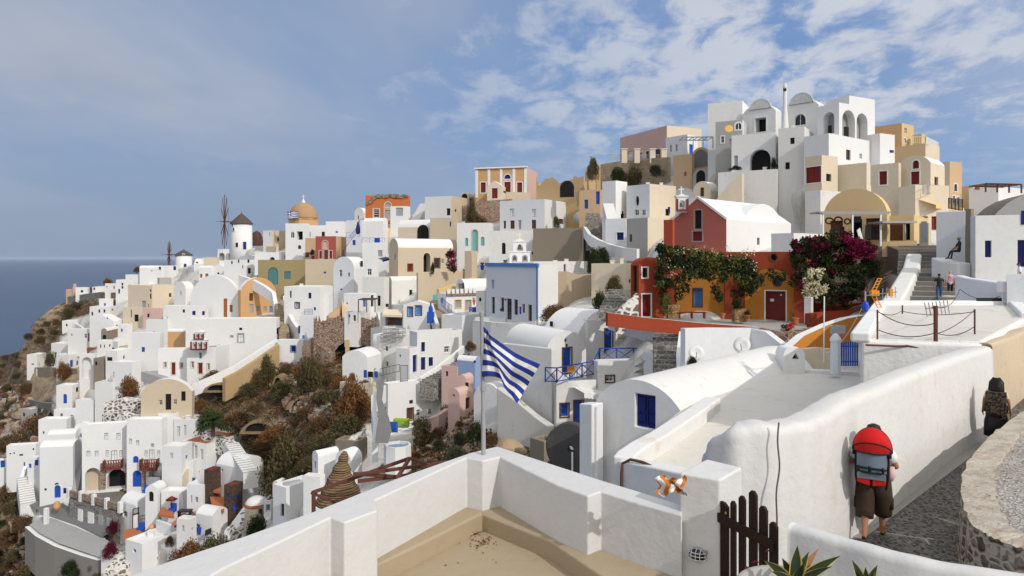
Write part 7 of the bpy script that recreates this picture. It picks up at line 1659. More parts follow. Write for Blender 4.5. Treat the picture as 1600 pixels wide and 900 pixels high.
bush(292, 868, 62, 44, L_RUST, 'rusty bush peeping over the near parapet', d=78); bush(335, 855, 66, 40, L_OLIVE, 'olive bush beside the rusty one over the near parapet', d=76); bush(402, 826, 44, 40, L_GREEN, 'dark green bush under the round chapel house', d=76)
bush(661, 676, 44, 46, L_OLIVE, 'olive brown bush before the pink garden wall'); bush(697, 654, 38, 36, L_GREYG, 'grey green bush under the small pink houses'); bush(744, 672, 34, 28, L_GREEN, 'low green bush beside the white cistern house', d=55)
bush(868, 488, 50, 24, L_BROWN, 'flat brown bush at the foot of the pale blue chapel', d=80); bush(938, 470, 30, 34, L_GREEN, 'leafy green shrub beside the stone steps', d=66); bush(928, 410, 26, 40, L_DARK, 'dark creeper hanging under the curved white rail', d=93); bush(940, 402, 30, 30, L_DARK, 'dark shrub behind the curved white rail', d=95)
bush(737, 333, 22, 40, L_OLIVE, 'wiry grey bush at the left end of the rubble weed wall', d=147); bush(745, 345, 44, 22, L_BROWN, 'brown weeds spilling down the rubble wall', d=147)
bush(965, 274, 30, 26, L_GREEN, 'dark bush on the hilltop terrace wall, nearest the ruin', d=130); bush(990, 272, 34, 30, L_OLIVE, 'dark olive bush in the middle of the hilltop terrace wall', d=128); bush(1025, 266, 30, 16, L_GREYG, 'grey bush at the end of the hilltop terrace wall', d=126); bush(926, 262, 22, 30, L_OLIVE, 'ivy mass over the broken tan tower', d=128)
bush(1081, 565, 22, 14, L_GREEN, 'small dark plant behind the near vault', d=38); bush(148, 478, 24, 16, L_BROWN, 'brown bush on the cliff top below the grey wall', d=228); bush(150, 452, 22, 10, L_RUST, 'rust bush behind the headland huts', d=246)
bush(168, 440, 16, 12, L_RUST, 'rust bush on the headland skyline', d=250); bush(214, 421, 12, 8, L_BROWN, 'brown bush on the skyline left of the long curved roof', d=246); bush(226, 433, 14, 14, L_BROWN, 'brown bush under the long curved roof', d=236); bush(240, 432, 26, 14, L_BROWN, 'brown thicket under the long curved roof', d=234); bush(214, 446, 10, 16, L_RUST, 'rust bush between headland houses', d=234); bush(177, 475, 12, 14, L_RUST, 'rust bush beside the white roofs under the headland wall', d=215)
bush(176, 822, 20, 20, L_MAGD, 'dark red bush at the hotel terrace corner', d=96); bush(172, 858, 28, 22, L_MAGD, 'dark red bush beside the lowest steps', d=88); bush(265, 845, 16, 14, L_BROWN, 'potted brown bush on the white garden wall', d=87)
bush(80, 560, 22, 18, L_OLIVE, 'olive bush on the terrace of the last white house', d=178); bush(138, 596, 26, 14, L_GREEN, 'green bush below the big grey arched recess', d=160); bush(188, 592, 24, 14, L_BROWN, 'brown planting box bush by the ruined grey house', d=150)
G1 = 'dry bushes scattered over the brown slope'; LB = 'dry brown bush among many on the brown slope'
def scatter(poly, n, smin, smax, mats, seed, ymin=0, label=LB, sep=.45):
    rg = random.Random(seed); xs = [p[0] for p in poly]; ys = [p[1] for p in poly]; done = []; tries = 0
    while len(done) < n and tries < 6000:
        tries += 1; x = rg.uniform(max(min(xs), -60), max(xs)); y = rg.uniform(min(ys), min(max(ys), 915))
        if y < ridge(x) + 3 or not inpoly(x, y, poly): continue
        d = D(x, y); s = rg.uniform(smin, smax) * F / d
        if any((x - a) ** 2 + ((y - b) * 1.4) ** 2 < ((s + c) * sep) ** 2 for a, b, c in done): continue
        done.append((x, y, s)); bush(x, y - s * .1, s, s * rg.uniform(.35, .6), rg.choice(mats), label, G1)
scatter([(-60, 560), (28, 556), (42, 600), (40, 640), (90, 655), (58, 690), (12, 700), (-60, 700)], 60, 3.5, 9.5, [L_BROWN, L_BROWN, L_OLIVE, L_RUST], 1)
scatter([(-60, 760), (28, 735), (34, 800), (44, 860), (158, 880), (160, 915), (-60, 915)], 60, 2.2, 6.0, [L_BROWN, L_BROWN, L_OLIVE, L_GREEN], 2)
scatter([(40, 560), (45, 500), (90, 470), (135, 478), (110, 500), (90, 530), (60, 555)], 9, 2.5, 5, [L_BROWN, L_OLIVE], 3)
scatter([(305, 605), (345, 592), (420, 560), (470, 560), (520, 570), (590, 600), (575, 660), (520, 690), (490, 750), (430, 765), (405, 735), (370, 685), (315, 650)], 30, 2.2, 5.2, [L_BROWN, L_BROWN, L_RUST, L_OLIVE, L_OLIVE], 4, sep=.36)
scatter([(645, 700), (690, 670), (740, 660), (780, 690), (760, 715), (690, 725), (600, 735)], 16, 1.2, 2.8, [L_BROWN, L_RUST, L_GREYG], 5)
def palm(label, px, py, d, r, n=34):
    c = P(px, py, d); root = empty('palm', c, label, 'palm'); mb = MB(); mb.tube([c - Vector((0, 0, r * .9)), c], [.28, .2], 8); mb.build('trunk', M_BROWN, root)
    rg = random.Random(2); mb = MB()
    for k in range(n):
        a = rg.uniform(0, 6.28); e = rg.uniform(-.3, 1.3); p = Vector(c); dirv = Vector((math.cos(a) * math.cos(e), math.sin(a) * math.cos(e), math.sin(e))); side = Vector((-math.sin(a), math.cos(a), 0)); prev = p
        for i in range(1, 8):
            q = p + dirv * r * i / 7 - Vector((0, 0, .55 * r * (i / 7) ** 2.2)); w = r * .16 * math.sin(math.pi * min(.95, i / 7.5))
            mb.face([prev, q, q + side * w * 1.6 - Vector((0, 0, w)) - dirv * .1, prev + side * w - Vector((0, 0, w * .5))]); mb.face([prev, q, q - side * w * 1.6 - Vector((0, 0, w)) - dirv * .1, prev - side * w - Vector((0, 0, w * .5))]); prev = q
    mb.build('crown', L_GREEN, root)
palm('green palm beside the white mortared stone wall', 333, 656, 99, 2.6); 
# vines of the red house, seen from the terrace: clumps laid along the facade
def vine(name, label, cat, specs, mats, n, leaf, seed, d0):
    blobs = []
    for (px, py, rx, ry, dd, mi) in specs: c = P(px, py, d0 + dd); s = d0 / F; blobs.append((tuple(c), (rx * s, max(.25, min(rx, ry) * s * .55), ry * s), mi))
    me, MI = leaf_mesh(name, blobs, n, leaf, seed, fill_=.35)
    for m in mats: me.materials.append(m)
    me.polygons.foreach_set('material_index', MI); o = bpy.data.objects.new(name, me); COL.objects.link(o); return tag(o, label, cat)
rg = random.Random(11); sp = []
for i in range(120):
    t = rg.random(); px = 1030 + 150 * t; top = 385 + 26 * t; bot = (470 - 40 * math.sin(math.pi * min(1, t * 1.15))) if t < .8 else 452
    py = rg.uniform(top, bot) if rg.random() < .6 else rg.uniform(top, top + 30); sp.append((px, py, rg.uniform(5, 13), rg.uniform(5, 11), rg.uniform(-1.3, -.4), rg.choice([0, 0, 1])))
for px, py in ((1036, 455), (1040, 470), (1148, 460), (1152, 475), (1160, 455), (1172, 446), (1190, 436), (1205, 428), (1222, 432), (1238, 440), (1160, 440), (1030, 430), (1040, 440), (1118, 452), (1124, 465), (1072, 450), (1060, 460)): sp.append((px, py, 8, 10, -.5, 0))
vine('flowering_vine', 'wide dark green vine with small cream flowers over the left ochre bay', 'vine', sp, [L_DARK, L_YGREEN], 17000, .12, 5, 52)
sp = [(1040 + 140 * rg.random(), 382 + 50 * rg.random() ** 1.5 + 8 * rg.random(), 5, 4, -1.2 + rg.random() * .3, 0) for _ in range(80)]
o = vine('flowers', 'cream flowers', None, sp, [L_CREAM], 620, .07, 6, 52)
for k in ('label',): del o[k]
o.parent = bpy.data.objects['flowering_vine']
rg = random.Random(12); sp = []
for i in range(140):
    a = rg.uniform(0, 6.28); r = rg.random() ** .5; px = 1305 + 66 * r * math.cos(a); py = 416 + 52 * r * math.sin(a) + (abs(px - 1305) * .05); sp.append((px, py, rg.uniform(6, 13), rg.uniform(5, 10), rg.uniform(-1.2, .6), rg.choice([0, 0, 0, 0, 1])))
for i in range(60): px = rg.uniform(1240, 1368); py = 372 + abs(px - 1300) * .14 + rg.uniform(-4, 16); sp.append((px, py, rg.uniform(3, 8), rg.uniform(3, 6), rg.uniform(-1.6, -.3), rg.choice([0, 1]) if px < 1315 else rg.choice([0, 0, 1, 1, 2])))
for px, py in ((1336, 382), (1345, 388), (1330, 378), (1352, 396), (1340, 400), (1356, 390), (1322, 374), (1362, 398), (1328, 392)): sp.append((px, py, 9, 6, -1.5, 2))
for px, py in ((1312, 462), (1320, 470), (1300, 466), (1290, 470), (1330, 460), (1280, 455), (1268, 440)): sp.append((px, py, 8, 13, -.3, 0))
vine('bougainvillea', 'huge dark bougainvillea with magenta bracts over the dark red yard', 'shrub', sp, [L_DARK, L_MAGD, L_MAG], 21000, .12, 7, 52)
sp = [(rg.uniform(1256, 1290), rg.uniform(418, 462), 5, 5, -1.6, rg.choice([0, 0, 1])) for _ in range(40)]
vine('flower_cluster', 'hanging cluster of cream white blossom beside the right ochre bay', 'flowers', sp, [L_CREAM, L_YGREEN], 1500, .10, 8, 51)
sp = [(rg.uniform(698, 711), rg.uniform(393, 425), 4, 4, -.3, rg.choice([0, 0, 1])) for _ in range(30)]
vine('bougainvillea', 'magenta bougainvillea against the beige vaulted house', 'shrub', sp, [L_MAG, L_GREEN], 1500, .16, 9, 118)
sp = [(1231, 512, 6, 5, 0, 0), (1225, 510, 5, 4, 0, 1), (1236, 509, 5, 5, 0, 0)]
vine('geranium', 'red geranium on the brick planter below the maroon door', 'plant', sp, [leafmat('red_petals', (.45, .02, .015), (.3, .015, .01)), L_GREEN], 500, .06, 10, 46.6)
for lab, px, py, w, h, d, m in (('leafy plant in the large terracotta pot', 1042, 474, 20, 30, 51, L_YGREEN), ('leafy plant on the stone planter by the middle buttress', 1152, 478, 16, 22, 51, L_GREEN), ('small plant in the pot beside the maroon door', 1168, 490, 12, 12, 50.5, L_GREEN), ('orange flowers on the terrace wall of the teal shutter house', 733, 392, 14, 8, 136, L_RUST), ('potted plant before the beige vaulted house door', 676, 418, 8, 16, 117, L_GREEN), ('plants on the terrace of the black arch house', 1150, 262, 22, 6, 99, L_GREEN), ('dark tall plant inside the black arch terrace', 1209, 254, 10, 18, 99.5, L_GREEN), ('cactus climbing on the crumbling white corner', 869, 346, 12, 16, 131, L_OLIVE), ('small potted palm beside the rose red house', 488, 393, 9, 8, 156, L_GREEN), ('plants on the terrace of the long white house', 652, 660, 22, 8, 72, L_RUST), ('brown weeds on the grey stairs ledge', 735, 540, 22, 14, 84, L_BROWN), ('green weeds climbing the beige wall under the curved rail', 960, 445, 34, 26, 83, L_OLIVE), ('plants under the blue shutters house', 550, 588, 14, 12, 86, L_RUST)):
    bush(px, py, w, h, m, lab, d=d, cat='plant')
# agaves in the bottom corner
M_AG = leafmat('agave_green', (.030, .045, .022), (.045, .062, .030)); M_AGY = plaster('agave_margin', (.55, .45, .14), .3, (.40, .26, .10)); M_AGD = plaster('dry_agave', (.33, .17, .06), .6, (.15, .08, .04))
def agave(label, px, py, d, leaves):
    c = P(px, py, d); root = empty('agave', c, label, 'agave')
    for (tx, ty, dd, wd, dry) in leaves:
        tip = P(tx, ty, d + dd); base = c + (tip - c) * .04; mid = base.lerp(tip, .45) + Vector((0, 0, .03)); ax = (tip - base).normalized(); side = ax.cross(Vector((0, -1, .25))).normalized(); nrm = side.cross(ax); mb = MB(); n = 10; L_ = []
        for i in range(n + 1):
            t = i / n; p = (1 - t) ** 2 * base + 2 * t * (1 - t) * mid + t * t * tip; w = wd * (.55 + 1.5 * t * (1 - t)) * (1 - t ** 3); w = max(w, .001); L_.append([p - side * w + nrm * w * .35, p - side * w * .78 + nrm * w * .15, p, p + side * w * .78 + nrm * w * .15, p + side * w + nrm * w * .35])
        ids = [mb.pts(r) for r in L_]
        for i in range(n):
            for j in range(4): mb.idx((ids[i][j], ids[i][j + 1], ids[i + 1][j + 1], ids[i + 1][j]), 1 if j in (0, 3) else 0)
        mb.build('leaf', [M_AGD, M_AGD] if dry else [M_AG, M_AGY], root, smooth=True)
agave('variegated agave with a dry curled leaf, larger of the two plants', 1240, 915, 4.75, [(1246, 852, 0, .052, 0), (1194, 876, -.05, .042, 0), (1264, 862, .03, .04, 0), (1314, 868, .0, .045, 0), (1280, 856, .08, .028, 1), (1222, 872, .06, .038, 0), (1300, 885, -.12, .035, 0), (1205, 893, -.14, .035, 0), (1256, 880, -.15, .045, 0)])
agave('variegated agave cut by the bottom edge, smaller of the two plants', 1352, 925, 4.7, [(1331, 875, 0, .035, 0), (1371, 883, 0, .035, 0), (1352, 886, -.05, .03, 0), (1345, 895, -.1, .03, 0), (1366, 893, -.08, .03, 0)])
c = P(1232, 925, 4.75); mb = MB(); mb.lathe(Vector((c.x, c.y, c.z - .72)), [(.22, 0), (.28, .5), (.33, .70), (.345, .745), (.33, .76), (.30, .745), (.28, .68), (.02, .66)], 32); tag(mb.build('planter', plaster('grey_planter', (.36, .35, .34), .5), smooth=True), 'big round grey concrete planter below the picket gate', 'planter')
for k, (px, py, dd) in enumerate(((1200, 862, .1), (1168, 889, -.05), (1180, 880, 0))):
    p = P(px, py, 5.25 + dd); mb = MB(); mb.face([p + Vector((-.03, 0, 0)), p + Vector((0, -.015, .015)), p + Vector((.035, 0, .005)), p + Vector((0, .02, .012))]); mb.face([p + Vector((-.01, .01, 0)), p + Vector((.025, -.015, .02)), p + Vector((.015, .015, -.005))])
    tag(mb.build('fallen_leaf', L_MAGD), ('dry red leaf near the gate foot', 'dry red leaf on the planter rim edge', 'dry red leaf between the planter and gate')[k], 'leaf')
# dry leaves on the terrace floor
rg = random.Random(4); mbs = [MB(), MB(), MB()]
for k in range(75):
    if k < 52: px, py = rg.gauss(752, 9), rg.gauss(846, 6)
    elif k < 62: px, py = rg.gauss(740, 4), rg.gauss(836, 2)
    else: px, py = rg.uniform(690, 780), rg.uniform(840, 885)
    p = G(px, py, ZFL + .004); s = rg.uniform(.008, .02); a = rg.uniform(0, 6.28); u = Vector((math.cos(a), math.sin(a), 0)) * s; v = Vector((-math.sin(a), math.cos(a), 0)) * s * .6; z = Vector((0, 0, rg.uniform(.004, .02)))
    mbs[k % 3].face([p - u, p + v + z, p + u + z * .4, p - v + z])
for mb, m in zip(mbs, (L_RUST, L_BROWN, L_MAG)): tag(mb.build('dry_leaves', m), 'small heap of dry leaves and petals on the near terrace floor', kind='stuff')

# ------------------------------------------------------------------ people
M_SKIN = paint('skin', (.36, .17, .10), .6, .1); M_HAIRB = paint('black_hair', (.008, .007, .007), .5); M_HAIRL = paint('fair_hair', (.45, .33, .18), .6)
def cl(k, c): return paint('cloth_' + k, c, .9, .35)
EYE = paint('eye_white', (.7, .7, .68), .3)
def person(label, loc, rz, H_, parts, pose=None, fingers=False, extra=None, stride=.0, sit=False):
    """one continuous skinned body; local x right, y forward; parts maps body regions to materials"""
    s = H_ / 1.75; J = {}; E = []
    def j(n, x, y, z, r, r2=None): J[n] = (Vector((x, y, z)), r, r2 or r)
    hipz = .93
    j('pel', 0, 0, hipz, .145, .11); j('spi', 0, .01, 1.10, .13, .10); j('che', 0, 0, 1.30, .155, .11); j('nb', 0, -.01, 1.45, .07, .065); j('hb', 0, .01, 1.53, .055, .055); j('hm', 0, .03, 1.63, .075, .095); j('ht', 0, .02, 1.71, .06, .075)
    E += [('pel', 'spi', 'shirt'), ('spi', 'che', 'shirt'), ('che', 'nb', 'shirt'), ('nb', 'hb', 'skin'), ('hb', 'hm', 'skin'), ('hm', 'ht', 'hair')]
    po = dict(arm=((.25, -.02, 1.16), (.27, .06, .93)), leg=None); po.update(pose or {})
    for sd, k in ((-1, 'l'), (1, 'r')):
        ar = po.get('arm_' + k, po['arm']); el = Vector(ar[0]); wr = Vector(ar[1]); el.x *= sd; wr.x *= sd
        sh = Vector((.175 * sd, 0, 1.40)); j('sh' + k, *sh, .062); mid = sh.lerp(el, .55); j('sl' + k, *mid, .053); j('el' + k, *el, .043); j('wr' + k, *wr, .029, .024)
        dv = (wr - el).normalized(); pl = wr + dv * .075; j('pa' + k, *pl, .036, .018); E += [('che', 'sh' + k, 'shirt'), ('sh' + k, 'sl' + k, 'shirt'), ('sl' + k, 'el' + k, 'sleeve'), ('el' + k, 'wr' + k, 'skin'), ('wr' + k, 'pa' + k, 'skin')]
        sidev = Vector((0, 1, 0)) if abs(dv.y) < .7 else Vector((0, 0, 1))
        nf = ((-.028, .07), (-.010, .08), (.009, .077), (.027, .06)) if fingers else ((-.018, .07), (.016, .07))
        for q, (o_, ln) in enumerate(nf):
            a = pl + dv * .02 + sidev * o_; b = a + dv * ln * .55 + Vector((-.012 * sd, 0, 0)); c = b + dv * ln * .4 + Vector((-.022 * sd, 0, 0)); j(f'f{k}{q}a', *a, .010); j(f'f{k}{q}b', *b, .009); j(f'f{k}{q}c', *c, .007); E += [('pa' + k, f'f{k}{q}a', 'skin'), (f'f{k}{q}a', f'f{k}{q}b', 'skin'), (f'f{k}{q}b', f'f{k}{q}c', 'skin')]
        th = wr + dv * .035 + sidev * .04; j('t' + k, *th, .012); th2 = th + dv * .045 + sidev * .012; j('u' + k, *th2, .009); E += [('wr' + k, 't' + k, 'skin'), ('t' + k, 'u' + k, 'skin')]
        if sit: hp, kn, an = Vector((.10 * sd, .05, .90)), Vector((.12 * sd, .46, .92 - .05)), Vector((.12 * sd, .50 + .10 * (sd > 0), .46))
        else:
            f = stride * sd; hp = Vector((.095 * sd, .01, .88)); kn = Vector((.105 * sd, .05 + f * .45, .50)); an = Vector((.105 * sd, -.02 + f, .09 + max(0, -f) * .25))
        j('hp' + k, *hp, .095, .10); m1 = hp.lerp(kn, .62); j('mt' + k, *m1, .075); j('kn' + k, *kn, .058); m2 = kn.lerp(an, .35) - Vector((0, .015, 0)); j('ca' + k, *m2, .056); j('an' + k, *an, .037)
        he = an + Vector((0, -.03, -.045)); to = an + Vector((.015 * sd, .17, -.055)); j('he' + k, *he, .035); j('to' + k, *to, .032, .024)
        E += [('pel', 'hp' + k, 'legs'), ('hp' + k, 'mt' + k, 'legs'), ('mt' + k, 'kn' + k, 'legs'), ('kn' + k, 'ca' + k, 'calf'), ('ca' + k, 'an' + k, 'calf'), ('an' + k, 'he' + k, 'shoe'), ('an' + k, 'to' + k, 'shoe')]
    names = list(J); me = bpy.data.meshes.new('person'); me.from_pydata([tuple(J[n][0]) for n in names], [(names.index(a), names.index(b)) for a, b, _ in E], [])
    tmp = bpy.data.objects.new('tmp', me); COL.objects.link(tmp); md = tmp.modifiers.new('skin', 'SKIN'); md.use_smooth_shade = True
    for i, n in enumerate(names): sv = me.skin_vertices[0].data[i]; sv.radius = (J[n][1], J[n][2]); sv.use_root = (n == 'pel')
    sb = tmp.modifiers.new('sub', 'SUBSURF'); sb.levels = 2; sb.render_levels = 2
    dg = bpy.context.evaluated_depsgraph_get(); dg.update(); m2 = bpy.data.meshes.new_from_object(tmp.evaluated_get(dg)); bpy.data.objects.remove(tmp)
    keys = ['skin', 'shirt', 'sleeve', 'legs', 'calf', 'shoe', 'hair']; m2.materials.clear()
    for k in keys: m2.materials.append(parts.get(k) or parts.get({'sleeve': 'skin', 'calf': 'skin'}.get(k, 'skin'), M_SKIN) or M_SKIN)
    m2.materials.append(EYE); m2.materials.append(M_BLACK)
    A = np.array([J[a][0] for a, b, _ in E]); B = np.array([J[b][0] for a, b, _ in E]); kk = [keys.index(m) for _, _, m in E]; rad = np.array([(J[a][1] + J[b][1]) / 2 for a, b, _ in E])
    for p in m2.polygons:
        c = np.array(p.center); t = np.clip(((c - A) * (B - A)).sum(1) / ((B - A) ** 2).sum(1), 0, 1); dd = np.linalg.norm(A + (B - A) * t[:, None] - c, axis=1) - rad * .6; k = kk[int(dd.argmin())]
        if c[2] > 1.56 and (c[1] < .02 and c[2] > 1.57): k = 6
        p.material_index = k; p.use_smooth = True
    bm = bmesh.new(); bm.from_mesh(m2)
    def ell(c, r, mi):
        n0 = len(bm.faces); q = bmesh.ops.create_uvsphere(bm, u_segments=8, v_segments=6, radius=1, matrix=Matrix.Translation(c) @ Matrix.Diagonal((*r, 1)));
        for v in q['verts']:
            for f in v.link_faces: f.material_index = mi; f.smooth = True
    ell((0, .118, 1.615), (.013, .022, .02), 0); ell((-.078, .02, 1.61), (.012, .02, .03), 0); ell((.078, .02, 1.61), (.012, .02, .03), 0); ell((0, .103, 1.572), (.024, .012, .007), 0)
    for sx in (-1, 1): ell((.03 * sx, .103, 1.645), (.014, .01, .009), 7); ell((.03 * sx, .111, 1.645), (.006, .005, .006), 8)
    bm.to_mesh(m2); bm.free()
    zoff = -.44 if sit else 0
    for v in m2.vertices: v.co = Vector((v.co.x * s, v.co.y * s, (v.co.z + zoff) * s))
    m2.name = 'person'; o = bpy.data.objects.new('person', m2); COL.objects.link(o); o.location = loc; o.rotation_euler = (0, 0, rz); tag(o, label, 'person')
    return o, s
def child(o, mb, name, mat, s, smooth=True):
    mb.v = [tuple(Vector(v) * s) for v in mb.v]; c = mb.build(name, mat, None, smooth=smooth); c.parent = o; return c
def on_local(o, mb, name, mat, label, cat):
    M_ = Matrix.Translation(o.location) @ Matrix.Rotation(o.rotation_euler[2], 4, 'Z'); mb.v = [tuple(M_ @ Vector(v)) for v in mb.v]; return tag(mb.build(name, mat, smooth=False), label, cat)
def facing(x, y): return math.atan2(-x, y)
# man with the child carrier
mp = G(1365, 847, ZP); mp.z = ZP + .01
BR = cl('dark_brown', (.045, .028, .018)); WT = cl('white_tee', (.74, .75, .78))
man, s = person('person in white tee shirt and dark brown shorts walking away with a red child carrier', mp, facing(.52, .85), 1.80, dict(shirt=WT, sleeve=M_SKIN, legs=BR, calf=M_SKIN, shoe=BR, hair=M_HAIRB), dict(arm_l=((.30, .0, 1.17), (.22, .22, 1.14)), arm_r=((.31, .0, 1.17), (.22, .22, 1.12))), True, stride=.24)
mb = MB()
for sd in (-1, 1):
    f = .24 * sd; mb.tube([Vector((.10 * sd, 0, .93)), Vector((.115 * sd, .02 + f * .2, .72)), Vector((.115 * sd, .05 + f * .42, .50)), Vector((.115 * sd, .03 + f * .6, .385))], [.14, .138, .13, .125], 16)
    mb.obox((.245 * sd, .03 + f * .3, .58), (.018, 0, 0), (0, .06, 0), (0, 0, .07))
mb.lathe((0, 0, .86), [(.17, 0), (.185, .08), (.165, .17)], 18, sy=.78); child(man, mb, 'cargo_shorts', BR, s)
mb = MB(); mb.lathe((0, .0, .93), [(.165, 0), (.17, .12), (.175, .28), (.19, .42), (.15, .52), (.07, .56)], 20, sy=.72)
for sd in (-1, 1): mb.tube([(.16 * sd, 0, 1.42), (.225 * sd, 0, 1.33), (.268 * sd, 0, 1.245)], [.085, .085, .082], 12)
child(man, mb, 'tee_shirt', WT, s)
mb = MB(); mb.lathe((0, .02, 1.655), [(.10, 0), (.105, .05), (.085, .10), (.03, .125), (.005, .13)], 16, sy=1.12); mb.obox((0, .15, 1.665), (.075, 0, 0), (0, .07, -.015), (0, 0, .006)); child(man, mb, 'cap', M_BLACK, s)
def carrier():
    root = bpy.data.objects.new('child_carrier', None); COL.objects.link(root); root.location = man.location; root.rotation_euler = man.rotation_euler; tag(root, 'red and grey hooded child carrier backpack worn by the walker', 'child carrier')
    REDC = cl('carrier_red', (.52, .012, .012)); GR = cl('carrier_grey', (.16, .20, .25)); BK = cl('carrier_black', (.012, .012, .014))
    def add(mb, name, mat, sm=True): c = mb.build(name, mat, None, smooth=sm); c.parent = root; return c
    yb, zc, W, Rz = -.26, 1.475, .27, .345
    def hp(a, b, k=1.): rad = Rz * math.sin(a) * k; return Vector((W * k * math.cos(a), yb + .02 - rad * .72 * math.sin(b), zc + rad * math.cos(b)))
    mb = MB(); nb, na = 14, 20; ids = [mb.pts([hp(math.pi * i / na, R(-12) + R(75) * j / nb, 1 + .015 * math.sin(j * math.pi / nb * 3)) for i in range(na + 1)]) for j in range(nb + 1)]
    for a, b in zip(ids, ids[1:]):
        for i in range(na): mb.idx((a[i], a[i + 1], b[i + 1], b[i]))
    add(mb, 'hood', REDC)
    mb = MB(); ids = [mb.pts([hp(math.pi * i / na, R(63) + R(26) * j / 8, 1.0) for i in range(na + 1)]) for j in range(9)]
    for a, b in zip(ids, ids[1:]):
        for i in range(na): mb.idx((a[i], a[i + 1], b[i + 1], b[i]))
    add(mb, 'hood_flap', cl('carrier_dark_red', (.36, .010, .010)))
    mb = MB()
    for b in (-12, 63, 89): mb.tube([hp(math.pi * i / 24, R(b), 1.01) for i in range(25)], .010, 6)
    add(mb, 'piping', BK)
    mb = MB(); p = hp(math.pi / 2, R(88), 1.02); mb.obox(p, (.028, 0, 0), (0, .003, 0), (0, 0, .008)); add(mb, 'badge', M_BLACK)
    mb = MB(); n = 10
    A = [(x, yb - .12 - .09 * math.cos(x / .21 * 1.4), z) for z in (1.47, 1.36, 1.25, 1.18) for x in np.linspace(-.2, .2, n)]; i_ = mb.pts(A)
    for r in range(3):
        for c in range(n - 1): mb.idx((r * n + c, r * n + c + 1, (r + 1) * n + c + 1, (r + 1) * n + c))
    for x in (-.2, .2): mb.face([(x, yb - .13, 1.47), (x, yb + .08, 1.45), (x, yb + .08, 1.16), (x, yb - .13, 1.18)])
    add(mb, 'back_panel', GR)
    mb = MB(); mb.obox((0, yb - .1, 1.14), (.19, 0, 0), (0, .10, 0), (0, 0, .05)); add(mb, 'pocket', GR, False)
    for sd in (-1, 1):
        mb = MB(); mb.obox((.105 * sd, yb - .12, 1.055), (.085, 0, .02 * sd), (0, .07, 0), (0, 0, .045)); o = add(mb, 'red_pad', REDC, False)
        mb = MB(); mb.tube([(.21 * sd, yb + .0, 1.55), (.225 * sd, yb - .04, 1.32), (.22 * sd, yb - .06, 1.08), (.19 * sd, yb - .1, .93)], .016, 8); mb.tube([(.21 * sd, yb + .06, 1.46), (.19 * sd, .02, 1.47), (.16 * sd, .15, 1.35), (.17 * sd, .13, 1.1), (.2 * sd, -.05, 1.04)], .022, 8); mb.obox((.235 * sd, yb - .06, 1.46), (.03, 0, 0), (0, .04, 0), (0, 0, .05)); add(mb, 'frame_strap', BK)
    mb = MB()
    for z in (1.26, 1.195): mb.tube([(x, yb - .135 - .09 * math.cos(x / .21 * 1.4), z + .02 * math.cos(x * 7) - .02) for x in np.linspace(-.21, .21, 12)], .014, 6)
    for x in (-.17, -.02, .16): mb.obox((x, yb - .22, 1.24), (.016, 0, 0), (0, .012, 0), (0, 0, .045))
    mb.tube([(-.2, -.05, 1.03), (-.15, yb, 1.02), (0, yb - .05, 1.0), (.15, yb, 1.02), (.2, -.05, 1.03)], .025, 8); add(mb, 'webbing', BK)
    mb = MB(); mb.tube([(.25, yb + .04, 1.26), (.26, yb + .0, 1.14), (.24, yb - .01, 1.06)], [.05, .055, .04], 8); add(mb, 'pink_sleeve', cl('pink_cotton', (.60, .40, .38)))
carrier()
wp = P(1557, 700, 16.4); wp.z = ZP + .01
wom, s = person('person with long black hair, cream top and a dark camouflage backpack', wp, facing(.6, .8), 1.64, dict(shirt=cl('cream_top', (.60, .50, .42)), sleeve=M_SKIN, legs=M_BLACK, calf=M_BLACK, shoe=M_BLACK, hair=M_HAIRB), dict(arm=((.25, -.03, 1.16), (.28, .05, .92))), True, stride=.08)
mb = MB(); rgp = random.Random(3)
for k in range(46): a = math.pi * (.92 + 1.16 * k / 45); r0 = .115; top = Vector((r0 * .5 * math.cos(a), .02 + r0 * .6 * math.sin(a), 1.735)); m_ = Vector((r0 * 1.15 * math.cos(a), .02 + r0 * 1.25 * math.sin(a), 1.62)); e = Vector((.14 * math.cos(a) + rgp.uniform(-.03, .03), -.05 + .14 * math.sin(a), rgp.uniform(1.12, 1.34))); mb.tube([top, m_, m_.lerp(e, .5) + Vector((0, -.015, 0)), e], [.022, .026, .024, .006], 5)
child(wom, mb, 'long_hair', M_HAIRB, s)
mb = MB(); mb.lathe((0, 0, .30), [(.27, 0), (.26, .35), (.20, .62), (.16, .7)], 18, sy=.85); child(wom, mb, 'skirt', M_BLACK, s)
mb = MB(); mb.obox((0, -.20, 1.06), (.20, 0, 0), (0, .10, 0), (0, 0, .27)); mb.obox((0, -.31, .98), (.15, 0, 0), (0, .035, 0), (0, 0, .14))
for sd in (-1, 1): mb.tube([(.09 * sd, -.12, 1.36), (.11 * sd, .0, 1.45), (.12 * sd, .12, 1.32), (.14 * sd, .05, 1.05)], .02, 6); mb.obox((.205 * sd, -.19, .95), (.03, 0, 0), (0, .06, 0), (0, 0, .09))
def camo(t): t.color(t.mix(t.ramp(t.noise(22, 2, .5), .48, .54), (.014, .012, .010), (.09, .065, .045)))
o = on_local(wom, mb, 'backpack', node_mat('camouflage', camo), 'dark camouflage backpack on the long haired walker', 'backpack'); b = o.modifiers.new('bevel', 'BEVEL'); b.width = .035; b.segments = 3
p = P(1467.5, 474, 38.6); a, s = person('person in black tee shirt and blue jeans climbing the lane stairs', p, facing(.25, .95), 1.68, dict(shirt=M_BLACK, sleeve=M_SKIN, legs=cl('jeans', (.045, .085, .20)), calf=cl('jeans', (.045, .085, .20)), shoe=M_BLACK, hair=M_HAIRB), stride=.12)
